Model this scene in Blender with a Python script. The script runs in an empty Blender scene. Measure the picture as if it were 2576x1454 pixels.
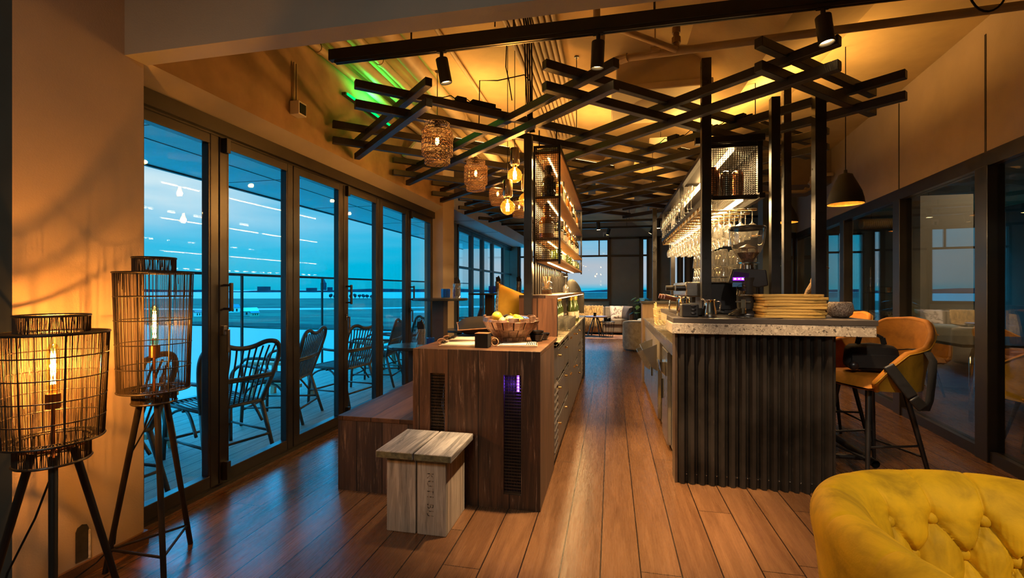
import bpy, bmesh, math, random
from mathutils import Vector, Matrix
R = math.radians
PI = math.pi
rnd = random.Random(7)
SC = bpy.context.scene
COL = SC.collection

# ------------------------------------------------------------------ camera, world, exposure
YAW = math.atan(250 / 1160.0)          # the bar's axis (+Y) sits 12.2 degrees right of the view axis
cam_d = bpy.data.cameras.new('camera')
cam_d.sensor_width = 36.0
cam_d.lens = 36.0 * 1160.0 / 2576.0
cam_d.clip_end = 9000
cam_o = bpy.data.objects.new('camera', cam_d)
COL.objects.link(cam_o)
cam_o.location = (0, 0, 1.3)
cam_o.rotation_euler = (R(90), 0, YAW)
SC.camera = cam_o
SC.view_settings.view_transform = 'Standard'
SC.view_settings.look = 'None'
SC.view_settings.exposure = 0.3
SC.view_settings.gamma = 1.0
SC.view_settings.use_curve_mapping = False
SC.cycles.max_bounces = 9
SC.cycles.diffuse_bounces = 3
SC.cycles.glossy_bounces = 4
SC.cycles.transmission_bounces = 6
SC.cycles.transparent_max_bounces = 24
SC.cycles.caustics_reflective = False
SC.cycles.caustics_refractive = False
SC.cycles.sample_clamp_indirect = 4.0
SC.cycles.use_light_tree = True

def make_world():
    w = bpy.data.worlds.new('evening_sky')
    SC.world = w
    w.use_nodes = True
    t = w.node_tree
    t.nodes.clear()
    n = t.nodes.new
    L = t.links.new
    out = n('ShaderNodeOutputWorld'); bg = n('ShaderNodeBackground')
    tc = n('ShaderNodeTexCoord'); sep = n('ShaderNodeSeparateXYZ')
    L(tc.outputs['Generated'], sep.inputs[0])
    ramp = n('ShaderNodeValToRGB')
    cr = ramp.color_ramp
    cr.elements[0].position = 0.0; cr.elements[0].color = (0.0, 0.36, 0.54, 1)
    cr.elements[1].position = 1.0; cr.elements[1].color = (0.03, 3.9, 8.0, 1)
    for p, c in ((0.10, (0.0, 0.37, 0.60, 1)), (0.22, (0.0, 0.35, 0.60, 1)), (0.27, (0.004, 0.34, 0.62, 1)), (0.36, (0.012, 3.1, 6.6, 1))):
        e = cr.elements.new(p); e.color = c
    L(sep.outputs['Z'], ramp.inputs[0])
    # cloud banks: noise stretched along the horizon, strongest 8 to 22 degrees up
    mp = n('ShaderNodeMapping'); mp.inputs['Scale'].default_value = (1.0, 1.0, 7.0); mp.inputs['Location'].default_value = (0.35, 0.9, 0.2)
    L(tc.outputs['Generated'], mp.inputs[0])
    nz = n('ShaderNodeTexNoise'); nz.inputs['Scale'].default_value = 1.5; nz.inputs['Detail'].default_value = 4
    nz.inputs['Roughness'].default_value = 0.5
    L(mp.outputs[0], nz.inputs['Vector'])
    r2 = n('ShaderNodeValToRGB'); r2.color_ramp.elements[0].position = 0.42; r2.color_ramp.elements[1].position = 0.78
    L(nz.outputs['Fac'], r2.inputs[0])
    band = n('ShaderNodeValToRGB'); b = band.color_ramp
    b.elements[0].position = 0.03; b.elements[0].color = (0.10, 0.10, 0.10, 1)
    b.elements[1].position = 0.6; b.elements[1].color = (0.15, 0.15, 0.15, 1)
    for p, v in ((0.12, 0.25), (0.2, 1.0), (0.36, 0.9)):
        e = b.elements.new(p); e.color = (v, v, v, 1)
    L(sep.outputs['Z'], band.inputs[0])
    mul = n('ShaderNodeMath'); mul.operation = 'MULTIPLY'
    L(r2.outputs[0], mul.inputs[0]); L(band.outputs[0], mul.inputs[1])
    mix = n('ShaderNodeMixRGB'); mix.inputs[2].default_value = (0.60, 0.76, 0.84, 1)
    L(mul.outputs[0], mix.inputs[0]); L(ramp.outputs[0], mix.inputs[1])
    # a pale peach break in the cloud low over the land to the north (+Y)
    dy = n('ShaderNodeMath'); dy.operation = 'SMOOTH_MIN'
    g = n('ShaderNodeValToRGB'); ge = g.color_ramp
    ge.elements[0].position = 0.0; ge.elements[0].color = (0, 0, 0, 1)
    ge.elements[1].position = 0.16; ge.elements[1].color = (0, 0, 0, 1)
    for p, v in ((0.012, 0.75), (0.05, 0.95), (0.085, 0.45)):
        e = ge.elements.new(p); e.color = (v, v, v, 1)
    L(sep.outputs['Z'], g.inputs[0])
    ny = n('ShaderNodeMapRange'); ny.inputs['From Min'].default_value = 0.90; ny.inputs['From Max'].default_value = 0.985
    L(sep.outputs['Y'], ny.inputs['Value'])
    gm = n('ShaderNodeMath'); gm.operation = 'MULTIPLY'
    L(g.outputs[0], gm.inputs[0]); L(ny.outputs[0], gm.inputs[1])
    mix2 = n('ShaderNodeMixRGB'); mix2.inputs[2].default_value = (0.40, 0.40, 0.44, 1)
    L(gm.outputs[0], mix2.inputs[0]); L(mix.outputs[0], mix2.inputs[1])
    # broad pale bank of cloud over the water on the window side (-X)
    bk = n('ShaderNodeValToRGB'); be = bk.color_ramp
    be.elements[0].position = 0.075; be.elements[0].color = (0, 0, 0, 1)
    be.elements[1].position = 0.30; be.elements[1].color = (0, 0, 0, 1)
    for p, v in ((0.12, 0.5), (0.165, 1.0), (0.24, 1.0)):
        e = be.elements.new(p); e.color = (v, v, v, 1)
    L(sep.outputs['Z'], bk.inputs[0])
    nx = n('ShaderNodeMapRange'); nx.inputs['From Min'].default_value = -0.52; nx.inputs['From Max'].default_value = -0.80
    L(sep.outputs['X'], nx.inputs['Value'])
    r3 = n('ShaderNodeValToRGB'); r3.color_ramp.elements[0].position = 0.30; r3.color_ramp.elements[1].position = 0.55
    L(nz.outputs['Fac'], r3.inputs[0])
    m1 = n('ShaderNodeMath'); m1.operation = 'MULTIPLY'; L(bk.outputs[0], m1.inputs[0]); L(nx.outputs[0], m1.inputs[1])
    m2 = n('ShaderNodeMath'); m2.operation = 'MULTIPLY'; L(m1.outputs[0], m2.inputs[0]); L(r3.outputs[0], m2.inputs[1])
    mix3 = n('ShaderNodeMixRGB'); mix3.inputs[2].default_value = (0.58, 0.66, 0.68, 1)
    L(m2.outputs[0], mix3.inputs[0]); L(mix2.outputs[0], mix3.inputs[1])
    L(mix3.outputs[0], bg.inputs['Color'])
    bg.inputs['Strength'].default_value = 1.15
    t.nodes.remove(dy)
    L(bg.outputs[0], out.inputs['Surface'])
make_world()

# ------------------------------------------------------------------ helpers
def basis(d):
    d = Vector(d).normalized()
    up = Vector((0, 0, 1)) if abs(d.z) < 0.95 else Vector((1, 0, 0))
    a = d.cross(up).normalized()
    return a, d.cross(a).normalized()

class MB:
    """collects shapes; build() links them as one mesh object"""
    def __init__(self):
        self.v = []; self.f = []
    def add(self, vs, fs):
        o = len(self.v)
        self.v += [tuple(p) for p in vs]
        self.f += [tuple(i + o for i in q) for q in fs]
        return self
    def box(self, x0, x1, y0, y1, z0, z1):
        return self.add([(x0,y0,z0),(x1,y0,z0),(x1,y1,z0),(x0,y1,z0),(x0,y0,z1),(x1,y0,z1),(x1,y1,z1),(x0,y1,z1)],
                        [(3,2,1,0),(4,5,6,7),(0,1,5,4),(1,2,6,5),(2,3,7,6),(3,0,4,7)])
    def cbox(self, c, s, rot=None):
        M = rot if rot else Matrix.Identity(3)
        vs = []
        for z in (-1, 1):
            for (x, y) in ((-1,-1),(1,-1),(1,1),(-1,1)):
                vs.append(Vector(c) + M @ Vector((x*s[0]/2, y*s[1]/2, z*s[2]/2)))
        return self.add(vs, [(3,2,1,0),(4,5,6,7),(0,1,5,4),(1,2,6,5),(2,3,7,6),(3,0,4,7)])
    def bar(self, p0, p1, w, h):
        """square bar between two points, w across, h in the upright direction"""
        p0 = Vector(p0); p1 = Vector(p1); d = (p1-p0).normalized()
        up = Vector((0,0,1)) if abs(d.z) < 0.95 else Vector((0,1,0))
        a = d.cross(up).normalized(); b = a.cross(d).normalized()
        vs = []
        for p in (p0, p1):
            for (i, j) in ((-1,-1),(1,-1),(1,1),(-1,1)):
                vs.append(p + a*(i*w/2) + b*(j*h/2))
        return self.add(vs, [(0,1,2,3),(7,6,5,4),(0,4,5,1),(1,5,6,2),(2,6,7,3),(3,7,4,0)])
    def cyl(self, p0, p1, r0, r1=None, n=12, caps=True):
        if r1 is None: r1 = r0
        p0 = Vector(p0); p1 = Vector(p1); a, b = basis(p1-p0)
        vs = []
        for p, r in ((p0, r0), (p1, r1)):
            for i in range(n):
                t = 2*PI*i/n
                vs.append(p + a*(math.cos(t)*r) + b*(math.sin(t)*r))
        fs = [(i, (i+1) % n, n+(i+1) % n, n+i) for i in range(n)]
        if caps:
            fs += [tuple(range(n-1, -1, -1)), tuple(range(n, 2*n))]
        return self.add(vs, fs)
    def tube(self, pts, r, n=6, closed=False, caps=True):
        pts = [Vector(p) for p in pts]; m = len(pts)
        rs = r if isinstance(r, (list, tuple)) else [r]*m
        vs = []; pa = None
        for i, p in enumerate(pts):
            if closed: d = pts[(i+1) % m] - pts[i-1]
            else: d = pts[min(i+1, m-1)] - pts[max(i-1, 0)]
            if d.length < 1e-9: d = Vector((0,0,1))
            d.normalize()
            if pa is None: a, b = basis(d)
            else:
                a = pa - d*pa.dot(d)
                if a.length < 1e-6: a, b = basis(d)
                a.normalize(); b = d.cross(a)
            pa = a
            for k in range(n):
                t = 2*PI*k/n
                vs.append(p + a*(math.cos(t)*rs[i]) + b*(math.sin(t)*rs[i]))
        fs = []
        for i in range(m if closed else m-1):
            j = (i+1) % m
            for k in range(n):
                l = (k+1) % n
                fs.append((i*n+k, i*n+l, j*n+l, j*n+k))
        if caps and not closed:
            fs += [tuple(range(n-1,-1,-1)), tuple((m-1)*n+k for k in range(n))]
        return self.add(vs, fs)
    def lathe(self, prof, c=(0,0,0), n=24, sx=1, sy=1):
        """profile of (r, z) turned about the upright axis through c"""
        vs = []; fs = []; m = len(prof)
        for (r, z) in prof:
            for k in range(n):
                t = 2*PI*k/n
                vs.append((c[0]+r*sx*math.cos(t), c[1]+r*sy*math.sin(t), c[2]+z))
        for i in range(m-1):
            for k in range(n):
                l = (k+1) % n
                fs.append((i*n+k, i*n+l, (i+1)*n+l, (i+1)*n+k))
        if prof[0][0] > 1e-5: pass
        return self.add(vs, fs)
    def disc(self, c, r, n=24, up=True):
        vs = [(c[0]+r*math.cos(2*PI*k/n), c[1]+r*math.sin(2*PI*k/n), c[2]) for k in range(n)]
        return self.add(vs, [tuple(range(n)) if up else tuple(range(n-1,-1,-1))])
    def ball(self, c, r, n=12, m=8, s=(1,1,1)):
        prof = [(max(1e-4, math.sin(PI*i/m))*r, -math.cos(PI*i/m)*r) for i in range(m+1)]
        o = len(self.v)
        self.lathe(prof, (0,0,0), n)
        for i in range(o, len(self.v)):
            x, y, z = self.v[i]
            self.v[i] = (c[0]+x*s[0], c[1]+y*s[1], c[2]+z*s[2])
        return self
    def prism(self, poly, h0, h1, axis='z'):
        n = len(poly)
        def P(a, b, h):
            return (a, b, h) if axis == 'z' else ((a, h, b) if axis == 'y' else (h, a, b))
        vs = [P(a, b, h0) for a, b in poly] + [P(a, b, h1) for a, b in poly]
        fs = [tuple(range(n-1,-1,-1)), tuple(range(n, 2*n))] + [(i, (i+1) % n, n+(i+1) % n, n+i) for i in range(n)]
        return self.add(vs, fs)
    def grid(self, pts, nu, nv, closed_u=False):
        """pts[v*nu+u]"""
        fs = []
        for j in range(nv-1):
            for i in range(nu if closed_u else nu-1):
                k = (i+1) % nu
                fs.append((j*nu+i, j*nu+k, (j+1)*nu+k, (j+1)*nu+i))
        return self.add(pts, fs)
    def move(self, M):
        self.v = [tuple(M @ Vector(p)) for p in self.v]
        return self
    def build(self, name, mat, parent=None, smooth=False, bevel=0, seg=2, subsurf=0, solid=0, auto=None):
        me = bpy.data.meshes.new(name)
        me.from_pydata(self.v, [], self.f)
        bm = bmesh.new(); bm.from_mesh(me)
        bmesh.ops.recalc_face_normals(bm, faces=bm.faces)
        bm.to_mesh(me); bm.free()
        if smooth:
            me.polygons.foreach_set('use_smooth', [True]*len(me.polygons))
            if auto:
                me.set_sharp_from_angle(angle=R(auto))
        me.materials.append(mat)
        o = bpy.data.objects.new(name, me)
        COL.objects.link(o)
        if parent: o.parent = parent
        if solid:
            s = o.modifiers.new('solid', 'SOLIDIFY'); s.thickness = solid; s.offset = 0
        if bevel:
            b = o.modifiers.new('bevel', 'BEVEL'); b.width = bevel; b.segments = seg; b.limit_method = 'ANGLE'; b.angle_limit = R(40)
        if subsurf:
            s = o.modifiers.new('sub', 'SUBSURF'); s.levels = subsurf; s.render_levels = subsurf
        return o

def tag(o, label, cat, group=None, kind=None):
    o['label'] = label; o['category'] = cat
    if group: o['group'] = group
    if kind: o['kind'] = kind
    return o
def thing(name, label, cat, loc=(0,0,0), rz=0, group=None):
    o = bpy.data.objects.new(name, None)
    o.empty_display_size = 0.1
    COL.objects.link(o)
    o.location = loc; o.rotation_euler = (0, 0, rz)
    return tag(o, label, cat, group)
def struct(o, label=None):
    o['kind'] = 'structure'
    if label: o['label'] = label
    return o
def kids(o):
    return [c for c in o.children]
def dup(o, loc=None, rz=None, label=None, group=None, parent=None):
    c = o.copy(); COL.objects.link(c)
    c.parent = parent
    if loc is not None: c.location = loc
    if rz is not None: c.rotation_euler = (0, 0, rz)
    if label: c['label'] = label
    if group: c['group'] = group
    for ch in kids(o):
        dup(ch, parent=c)
    return c
def point(name, loc, watts, col, r=0.03, parent=None):
    l = bpy.data.lights.new(name, 'POINT'); l.energy = watts; l.color = col; l.shadow_soft_size = r
    o = bpy.data.objects.new(name, l); COL.objects.link(o); o.location = loc
    if parent: o.parent = parent
    return o
def spot(name, loc, target, watts, col, angle=60, blend=0.4, r=0.03, parent=None):
    l = bpy.data.lights.new(name, 'SPOT'); l.energy = watts; l.color = col; l.shadow_soft_size = r
    l.spot_size = R(angle); l.spot_blend = blend
    o = bpy.data.objects.new(name, l); COL.objects.link(o); o.location = loc
    o.rotation_euler = (Vector(target)-Vector(loc)).to_track_quat('-Z', 'Y').to_euler()
    if parent: o.parent = parent
    return o
WARM = (1.0, 0.50, 0.16)
AMBER = (1.0, 0.42, 0.09)

def camxy(lat, dep):
    """plan position from the camera station: metres to the right, metres ahead"""
    return (dep*-math.sin(YAW)+lat*math.cos(YAW), dep*math.cos(YAW)+lat*math.sin(YAW))

# ------------------------------------------------------------------ materials
MATS = {}
class NT:
    def __init__(self, name):
        self.m = bpy.data.materials.new(name); self.m.use_nodes = True
        self.t = self.m.node_tree; self.t.nodes.clear()
        self.out = self.n('ShaderNodeOutputMaterial')
        MATS[name] = self.m
    def n(self, k, **kw):
        o = self.t.nodes.new(k)
        for a, b in kw.items(): setattr(o, a, b)
        return o
    def L(self, a, b): self.t.links.new(a, b)
    def put(self, sock, v):
        if hasattr(v, 'is_output'): self.L(v, sock)
        else: sock.default_value = v
    def math(self, op, a, b=0.0, c=None):
        o = self.n('ShaderNodeMath', operation=op)
        self.put(o.inputs[0], a); self.put(o.inputs[1], b)
        if c is not None: self.put(o.inputs[2], c)
        return o.outputs[0]
    def coords(self, which='Object', scale=(1,1,1), loc=(0,0,0), rot=(0,0,0)):
        tc = self.n('ShaderNodeTexCoord'); mp = self.n('ShaderNodeMapping')
        mp.inputs['Scale'].default_value = scale; mp.inputs['Location'].default_value = loc; mp.inputs['Rotation'].default_value = rot
        self.L(tc.outputs[which], mp.inputs[0]); return mp.outputs[0]
    def noise(self, vec, scale=5, detail=4, rough=0.5, dist=0):
        o = self.n('ShaderNodeTexNoise')
        self.L(vec, o.inputs['Vector']); o.inputs['Scale'].default_value = scale; o.inputs['Detail'].default_value = detail
        o.inputs['Roughness'].default_value = rough; o.inputs['Distortion'].default_value = dist
        return o.outputs['Fac']
    def ramp(self, fac, stops, interp='LINEAR'):
        o = self.n('ShaderNodeValToRGB'); cr = o.color_ramp; cr.interpolation = interp
        while len(cr.elements) < len(stops): cr.elements.new(0.5)
        for e, (p, c) in zip(cr.elements, stops):
            e.position = p; e.color = (c[0], c[1], c[2], 1) if isinstance(c, (tuple, list)) else (c, c, c, 1)
        self.L(fac, o.inputs[0]); return o.outputs[0]
    def mix(self, fac, a, b, mode='MIX'):
        o = self.n('ShaderNodeMixRGB', blend_type=mode)
        self.put(o.inputs[0], fac)
        for s, v in ((o.inputs[1], a), (o.inputs[2], b)):
            if hasattr(v, 'is_output'): self.L(v, s)
            else: s.default_value = (v[0], v[1], v[2], 1)
        return o.outputs[0]
    def bump(self, h, strength=0.3, dist=0.01):
        o = self.n('ShaderNodeBump'); o.inputs['Strength'].default_value = strength; o.inputs['Distance'].default_value = dist
        self.L(h, o.inputs['Height']); return o.outputs[0]
    def principled(self, col, rough=0.5, metal=0.0, spec=0.5, normal=None, coat=0, sheen=0, sheen_tint=None, emit=None, es=0, trans=0, alpha=None):
        p = self.n('ShaderNodeBsdfPrincipled')
        if hasattr(col, 'is_output'): self.L(col, p.inputs['Base Color'])
        else: p.inputs['Base Color'].default_value = (col[0], col[1], col[2], 1)
        self.put(p.inputs['Roughness'], rough); self.put(p.inputs['Metallic'], metal)
        p.inputs['Specular IOR Level'].default_value = spec
        if normal: self.L(normal, p.inputs['Normal'])
        p.inputs['Coat Weight'].default_value = coat
        p.inputs['Sheen Weight'].default_value = sheen
        if sheen_tint: p.inputs['Sheen Tint'].default_value = (*sheen_tint, 1)
        if emit:
            p.inputs['Emission Color'].default_value = (*emit, 1); p.inputs['Emission Strength'].default_value = es
        if trans: p.inputs['Transmission Weight'].default_value = trans
        self.L(p.outputs[0], self.out.inputs['Surface'])
        return p

def simple(name, col, rough=0.5, metal=0.0, var=0.15, scale=8, bump=0.0, bscale=60, stretch=(1,1,1), coat=0, spec=0.5, sheen=0, sheen_tint=None):
    t = NT(name); v = t.coords('Object', stretch)
    f = t.noise(v, scale, 4, 0.55)
    lo = tuple(c*(1-var) for c in col); hi = tuple(min(1, c*(1+var)) for c in col)
    c = t.ramp(f, [(0.3, lo), (0.7, hi)])
    nb = None
    if bump: nb = t.bump(t.noise(v, bscale, 3, 0.6), bump, 0.01)
    rr = t.math('MULTIPLY_ADD', f, 0.16, max(0.0, rough-0.08))
    t.principled(c, rr, metal, spec, nb, coat, sheen, sheen_tint)
    return t.m

def emitter(name, col, strength):
    t = NT(name)
    v = t.coords('Object'); f = t.noise(v, 30, 1)
    e = t.n('ShaderNodeEmission'); e.inputs['Color'].default_value = (*col, 1)
    t.L(t.math('MULTIPLY_ADD', f, strength*0.2, strength*0.9), e.inputs['Strength'])
    t.L(e.outputs[0], t.out.inputs['Surface']); return t.m

def thin_glass(name, tint=(0.96, 0.98, 0.98), ior=1.5, boost=1.0, rough=0.0, edge=None, film=0.0, fcol=(0.9, 0.88, 0.84)):
    """single-sheet glass: lets light straight through and reflects by Fresnel"""
    t = NT(name)
    tr = t.n('ShaderNodeBsdfTransparent')
    gl = t.n('ShaderNodeBsdfGlossy'); gl.inputs['Roughness'].default_value = rough
    lf = t.n('ShaderNodeLayerWeight'); lf.inputs['Blend'].default_value = 0.5
    f0 = ((ior-1)/(ior+1))**2
    fr = t.math('MULTIPLY_ADD', t.math('POWER', lf.outputs['Facing'], 5.0), 1-f0, f0)
    if edge:
        lw = t.n('ShaderNodeLayerWeight'); lw.inputs['Blend'].default_value = 0.35
        c = t.mix(lw.outputs['Facing'], tint, edge); t.L(c, tr.inputs['Color'])
    else:
        tr.inputs['Color'].default_value = (*tint, 1)
    mx = t.n('ShaderNodeMixShader')
    t.L(t.math('MINIMUM', t.math('MULTIPLY', fr, boost), 1.0), mx.inputs[0])
    t.L(tr.outputs[0], mx.inputs[1]); t.L(gl.outputs[0], mx.inputs[2])
    res = mx.outputs[0]
    if film:
        df = t.n('ShaderNodeBsdfTranslucent'); df.inputs['Color'].default_value = (*fcol, 1)
        d2 = t.n('ShaderNodeBsdfDiffuse'); d2.inputs['Color'].default_value = (*fcol, 1)
        ad = t.n('ShaderNodeMixShader'); ad.inputs[0].default_value = 0.5; t.L(df.outputs[0], ad.inputs[1]); t.L(d2.outputs[0], ad.inputs[2])
        m2 = t.n('ShaderNodeMixShader'); m2.inputs[0].default_value = film; t.L(res, m2.inputs[1]); t.L(ad.outputs[0], m2.inputs[2]); res = m2.outputs[0]
    t.L(res, t.out.inputs['Surface'])
    return t.m

def planks(name, dark, light, across, along, width, length=2.2, rough=0.35, seam=0.0035, grain=1.0, wear=None, wear_amt=0.5, bump=0.35, off=0.0, spec=0.5, contrast=0.35, soft=False):
    """boards laid along one axis with random tone, grain, end joints and dark seams"""
    t = NT(name)
    tc = t.n('ShaderNodeTexCoord'); sp = t.n('ShaderNodeSeparateXYZ'); t.L(tc.outputs['Object'], sp.inputs[0])
    a = t.math('ADD', sp.outputs[across], off); b = sp.outputs[along]
    third = [k for k in 'XYZ' if k not in (across, along)][0]
    c3 = sp.outputs[third]
    q = t.math('DIVIDE', a, width); idx = t.math('FLOOR', q); fr = t.math('FRACT', q)
    wn = t.n('ShaderNodeTexWhiteNoise', noise_dimensions='1D'); t.L(idx, wn.inputs['W'])
    shift = t.math('MULTIPLY', wn.outputs[0], 7.31)
    q2 = t.math('ADD', t.math('DIVIDE', b, length), shift); idx2 = t.math('FLOOR', q2); fr2 = t.math('FRACT', q2)
    cell = t.math('ADD', t.math('MULTIPLY', idx, 17.13), t.math('MULTIPLY', idx2, 5.37))
    wn2 = t.n('ShaderNodeTexWhiteNoise', noise_dimensions='1D'); t.L(cell, wn2.inputs['W'])
    tone = wn2.outputs[0]
    cb = t.n('ShaderNodeCombineXYZ')
    t.L(t.math('MULTIPLY', a, 9.0*grain), cb.inputs[0]); t.L(t.math('MULTIPLY', b, 0.8*grain), cb.inputs[1])
    t.L(t.math('ADD', t.math('MULTIPLY', c3, 9.0*grain), t.math('MULTIPLY', tone, 40.0)), cb.inputs[2])
    n1 = t.noise(cb.outputs[0], 1.6, 6, 0.62, 0.9)
    cb2 = t.n('ShaderNodeCombineXYZ')
    t.L(t.math('MULTIPLY', a, 90.0*grain), cb2.inputs[0]); t.L(t.math('MULTIPLY', b, 3.0*grain), cb2.inputs[1]); t.L(t.math('MULTIPLY', c3, 90*grain), cb2.inputs[2])
    n2 = t.noise(cb2.outputs[0], 1.5, 3, 0.6)
    rings = t.math('SINE', t.math('MULTIPLY', n1, 46.0))
    g = t.math('ADD', t.math('MULTIPLY_ADD', n1, 0.55, 0.13), t.math('MULTIPLY', n2, 0.13)) if soft else t.math('ADD', t.math('MULTIPLY', n1, 0.7), t.math('MULTIPLY', n2, 0.3))
    g = t.math('ADD', g, t.math('MULTIPLY', rings, 0.018))
    g = t.math('ADD', g, t.math('MULTIPLY', t.math('SUBTRACT', tone, 0.5), contrast))
    col = t.ramp(g, [(0.10, tuple(c*0.8 for c in dark)), (0.40, dark), (0.92, light)]) if soft else t.ramp(g, [(0.25, tuple(c*0.6 for c in dark)), (0.42, dark), (0.80, light)])
    if wear:
        wv = t.noise(cb.outputs[0], 2.3, 7, 0.75, 1.4)
        wf = t.ramp(wv, [(0.55, 0.0), (0.68, wear_amt)])
        wf = t.math('MULTIPLY', wf, t.ramp(n2, [(0.42, 0.0), (0.6, 1.0)]))
        col = t.mix(wf, col, wear)
    s1 = t.math('LESS_THAN', t.math('MINIMUM', fr, t.math('SUBTRACT', 1.0, fr)), seam/width)
    s2 = t.math('LESS_THAN', t.math('MINIMUM', fr2, t.math('SUBTRACT', 1.0, fr2)), seam*0.7/length)
    s = t.math('MAXIMUM', s1, s2)
    col = t.mix(s, col, tuple(c*0.12 for c in dark))
    h = t.math('SUBTRACT', t.math('ADD', t.math('MULTIPLY', n2, 0.4), t.math('MULTIPLY', n1, 0.5)), t.math('MULTIPLY', s, 1.5))
    rr = t.math('MULTIPLY_ADD', n2, 0.25, rough-0.1)
    t.principled(col, rr, 0, spec, t.bump(h, bump, 0.004))
    return t.m
# ------------------------------------------------------------------ shared materials
M_floor = planks('floor_oak', (0.085, 0.038, 0.015), (0.225, 0.112, 0.046), 'X', 'Y', 0.182, 2.4, rough=0.25, seam=0.003, bump=0.14, off=0.05, contrast=0.16, soft=True)
M_woodF = planks('bar_oak_upright', (0.036, 0.0155, 0.007), (0.155, 0.066, 0.028), 'X', 'Z', 0.19, 6.0, rough=0.5, wear=(0.42, 0.27, 0.18), wear_amt=0.8, off=0.02, bump=0.6, contrast=0.16)
M_woodS = planks('bar_oak_side', (0.038, 0.018, 0.009), (0.17, 0.078, 0.038), 'Y', 'Z', 0.19, 6.0, rough=0.5, off=0.08, bump=0.5, contrast=0.16)
M_woodT = planks('bar_oak_top', (0.075, 0.030, 0.010), (0.225, 0.098, 0.034), 'Y', 'X', 0.21, 6.0, rough=0.42, contrast=0.15, off=0.04, bump=0.35)
M_woodTY = planks('bench_oak_top', (0.045, 0.020, 0.010), (0.145, 0.068, 0.034), 'X', 'Y', 0.2, 6.0, rough=0.45, off=0.1, bump=0.35)
M_grey_top = planks('weathered_top', (0.10, 0.092, 0.082), (0.46, 0.42, 0.36), 'X', 'Y', 0.172, 9.0, rough=0.8, seam=0.0, grain=1.6, bump=1.0, off=0.863+0.172*6, contrast=0.1)
M_grey_side = planks('weathered_side', (0.17, 0.152, 0.130), (0.50, 0.45, 0.385), 'X', 'Z', 0.172, 9.0, rough=0.8, seam=0.0, grain=1.4, bump=0.9, off=0.863+0.172*6, contrast=0.1)
M_deck = planks('deck_boards', (0.10, 0.085, 0.065), (0.24, 0.20, 0.15), 'X', 'Y', 0.14, 4.0, rough=0.6, seam=0.006, bump=0.5)
M_wall = simple('wall_plaster', (0.36, 0.285, 0.215), 0.85, var=0.06, scale=3, bump=0.15, bscale=160)
M_soffit = simple('soffit_plaster', (0.44, 0.40, 0.35), 0.85, var=0.05, scale=3, bump=0.1, bscale=160)
M_beam = simple('beam_plaster', (0.33, 0.335, 0.31), 0.9, var=0.05, scale=3, bump=0.12, bscale=170)
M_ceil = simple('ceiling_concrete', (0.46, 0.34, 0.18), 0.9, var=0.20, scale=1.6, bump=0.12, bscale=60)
M_conc = simple('upper_wall_concrete', (0.30, 0.20, 0.115), 0.9, var=0.38, scale=2.6, bump=0.2, bscale=40)
M_green = simple('sage_paint', (0.20, 0.22, 0.19), 0.75, var=0.06, scale=4)
M_frame = simple('window_frame_bronze', (0.016, 0.012, 0.010), 0.34, var=0.2, scale=10, spec=0.6)
M_black = simple('black_metal', (0.012, 0.011, 0.011), 0.38, var=0.25, scale=14, spec=0.6)
M_beamwood = simple('black_stained_timber', (0.009, 0.0072, 0.0068), 0.42, var=0.35, scale=9, bump=0.25, bscale=50, stretch=(4, 4, 1), spec=0.6)
M_matte = simple('matte_black', (0.007, 0.0065, 0.006), 0.75, var=0.2, spec=0.25)
M_steel = simple('brushed_steel', (0.40, 0.39, 0.38), 0.26, 0.95, var=0.04, scale=3)
M_chrome = simple('polished_steel', (0.75, 0.73, 0.70), 0.10, 1.0, var=0.05)
M_brass = simple('brass', (0.70, 0.42, 0.16), 0.25, 1.0, var=0.1)
M_greymetal = simple('grey_cabinet_paint', (0.115, 0.103, 0.095), 0.32, 0.35, var=0.08, scale=5)
M_pipe = simple('painted_pipe', (0.40, 0.31, 0.20), 0.55, var=0.1, scale=7)
M_pane = thin_glass('window_pane', (0.95, 0.985, 0.99), 1.45, 0.7)
M_pane2 = thin_glass('partition_pane', (0.86, 0.88, 0.86), 1.5, 1.7)
M_clear = thin_glass('clear_glass', (0.92, 0.91, 0.89), 1.5, 2.6, 0.02, edge=(0.45, 0.42, 0.38), film=0.035)
M_glassrack = thin_glass('drinking_glass', (0.95, 0.95, 0.94), 1.52, 3.0, 0.03, edge=(0.55, 0.52, 0.46), film=0.06)
M_white = simple('white_plastic', (0.62, 0.58, 0.52), 0.5, var=0.05)
M_led = emitter('led_strip', (1.0, 0.62, 0.24), 16.0)
M_fil = emitter('filament', (1.0, 0.56, 0.16), 90.0)
M_filb = emitter('filament_bright', (1.0, 0.60, 0.20), 60.0)
M_fabric_dark = simple('black_fabric', (0.006, 0.0056, 0.0054), 0.9, var=0.3, scale=30, bump=0.3, bscale=300)
# ------------------------------------------------------------------ room shell
CZ = 3.35
m = MB(); m.prism([(-2.56, -2.2), (10.0, -2.2), (10.0, 14.7), (-3.3, 14.7), (-3.3, 8.5), (-2.56, 6.6)], -0.06, 0.0)
struct(m.build('floor', M_floor))

# ceiling: flat slab with one V-shaped folded downstand running along the bar
m = MB()
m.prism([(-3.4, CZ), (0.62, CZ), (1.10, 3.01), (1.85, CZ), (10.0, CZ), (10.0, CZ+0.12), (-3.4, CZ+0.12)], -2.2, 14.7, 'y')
struct(m.build('ceiling', M_ceil))

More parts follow.
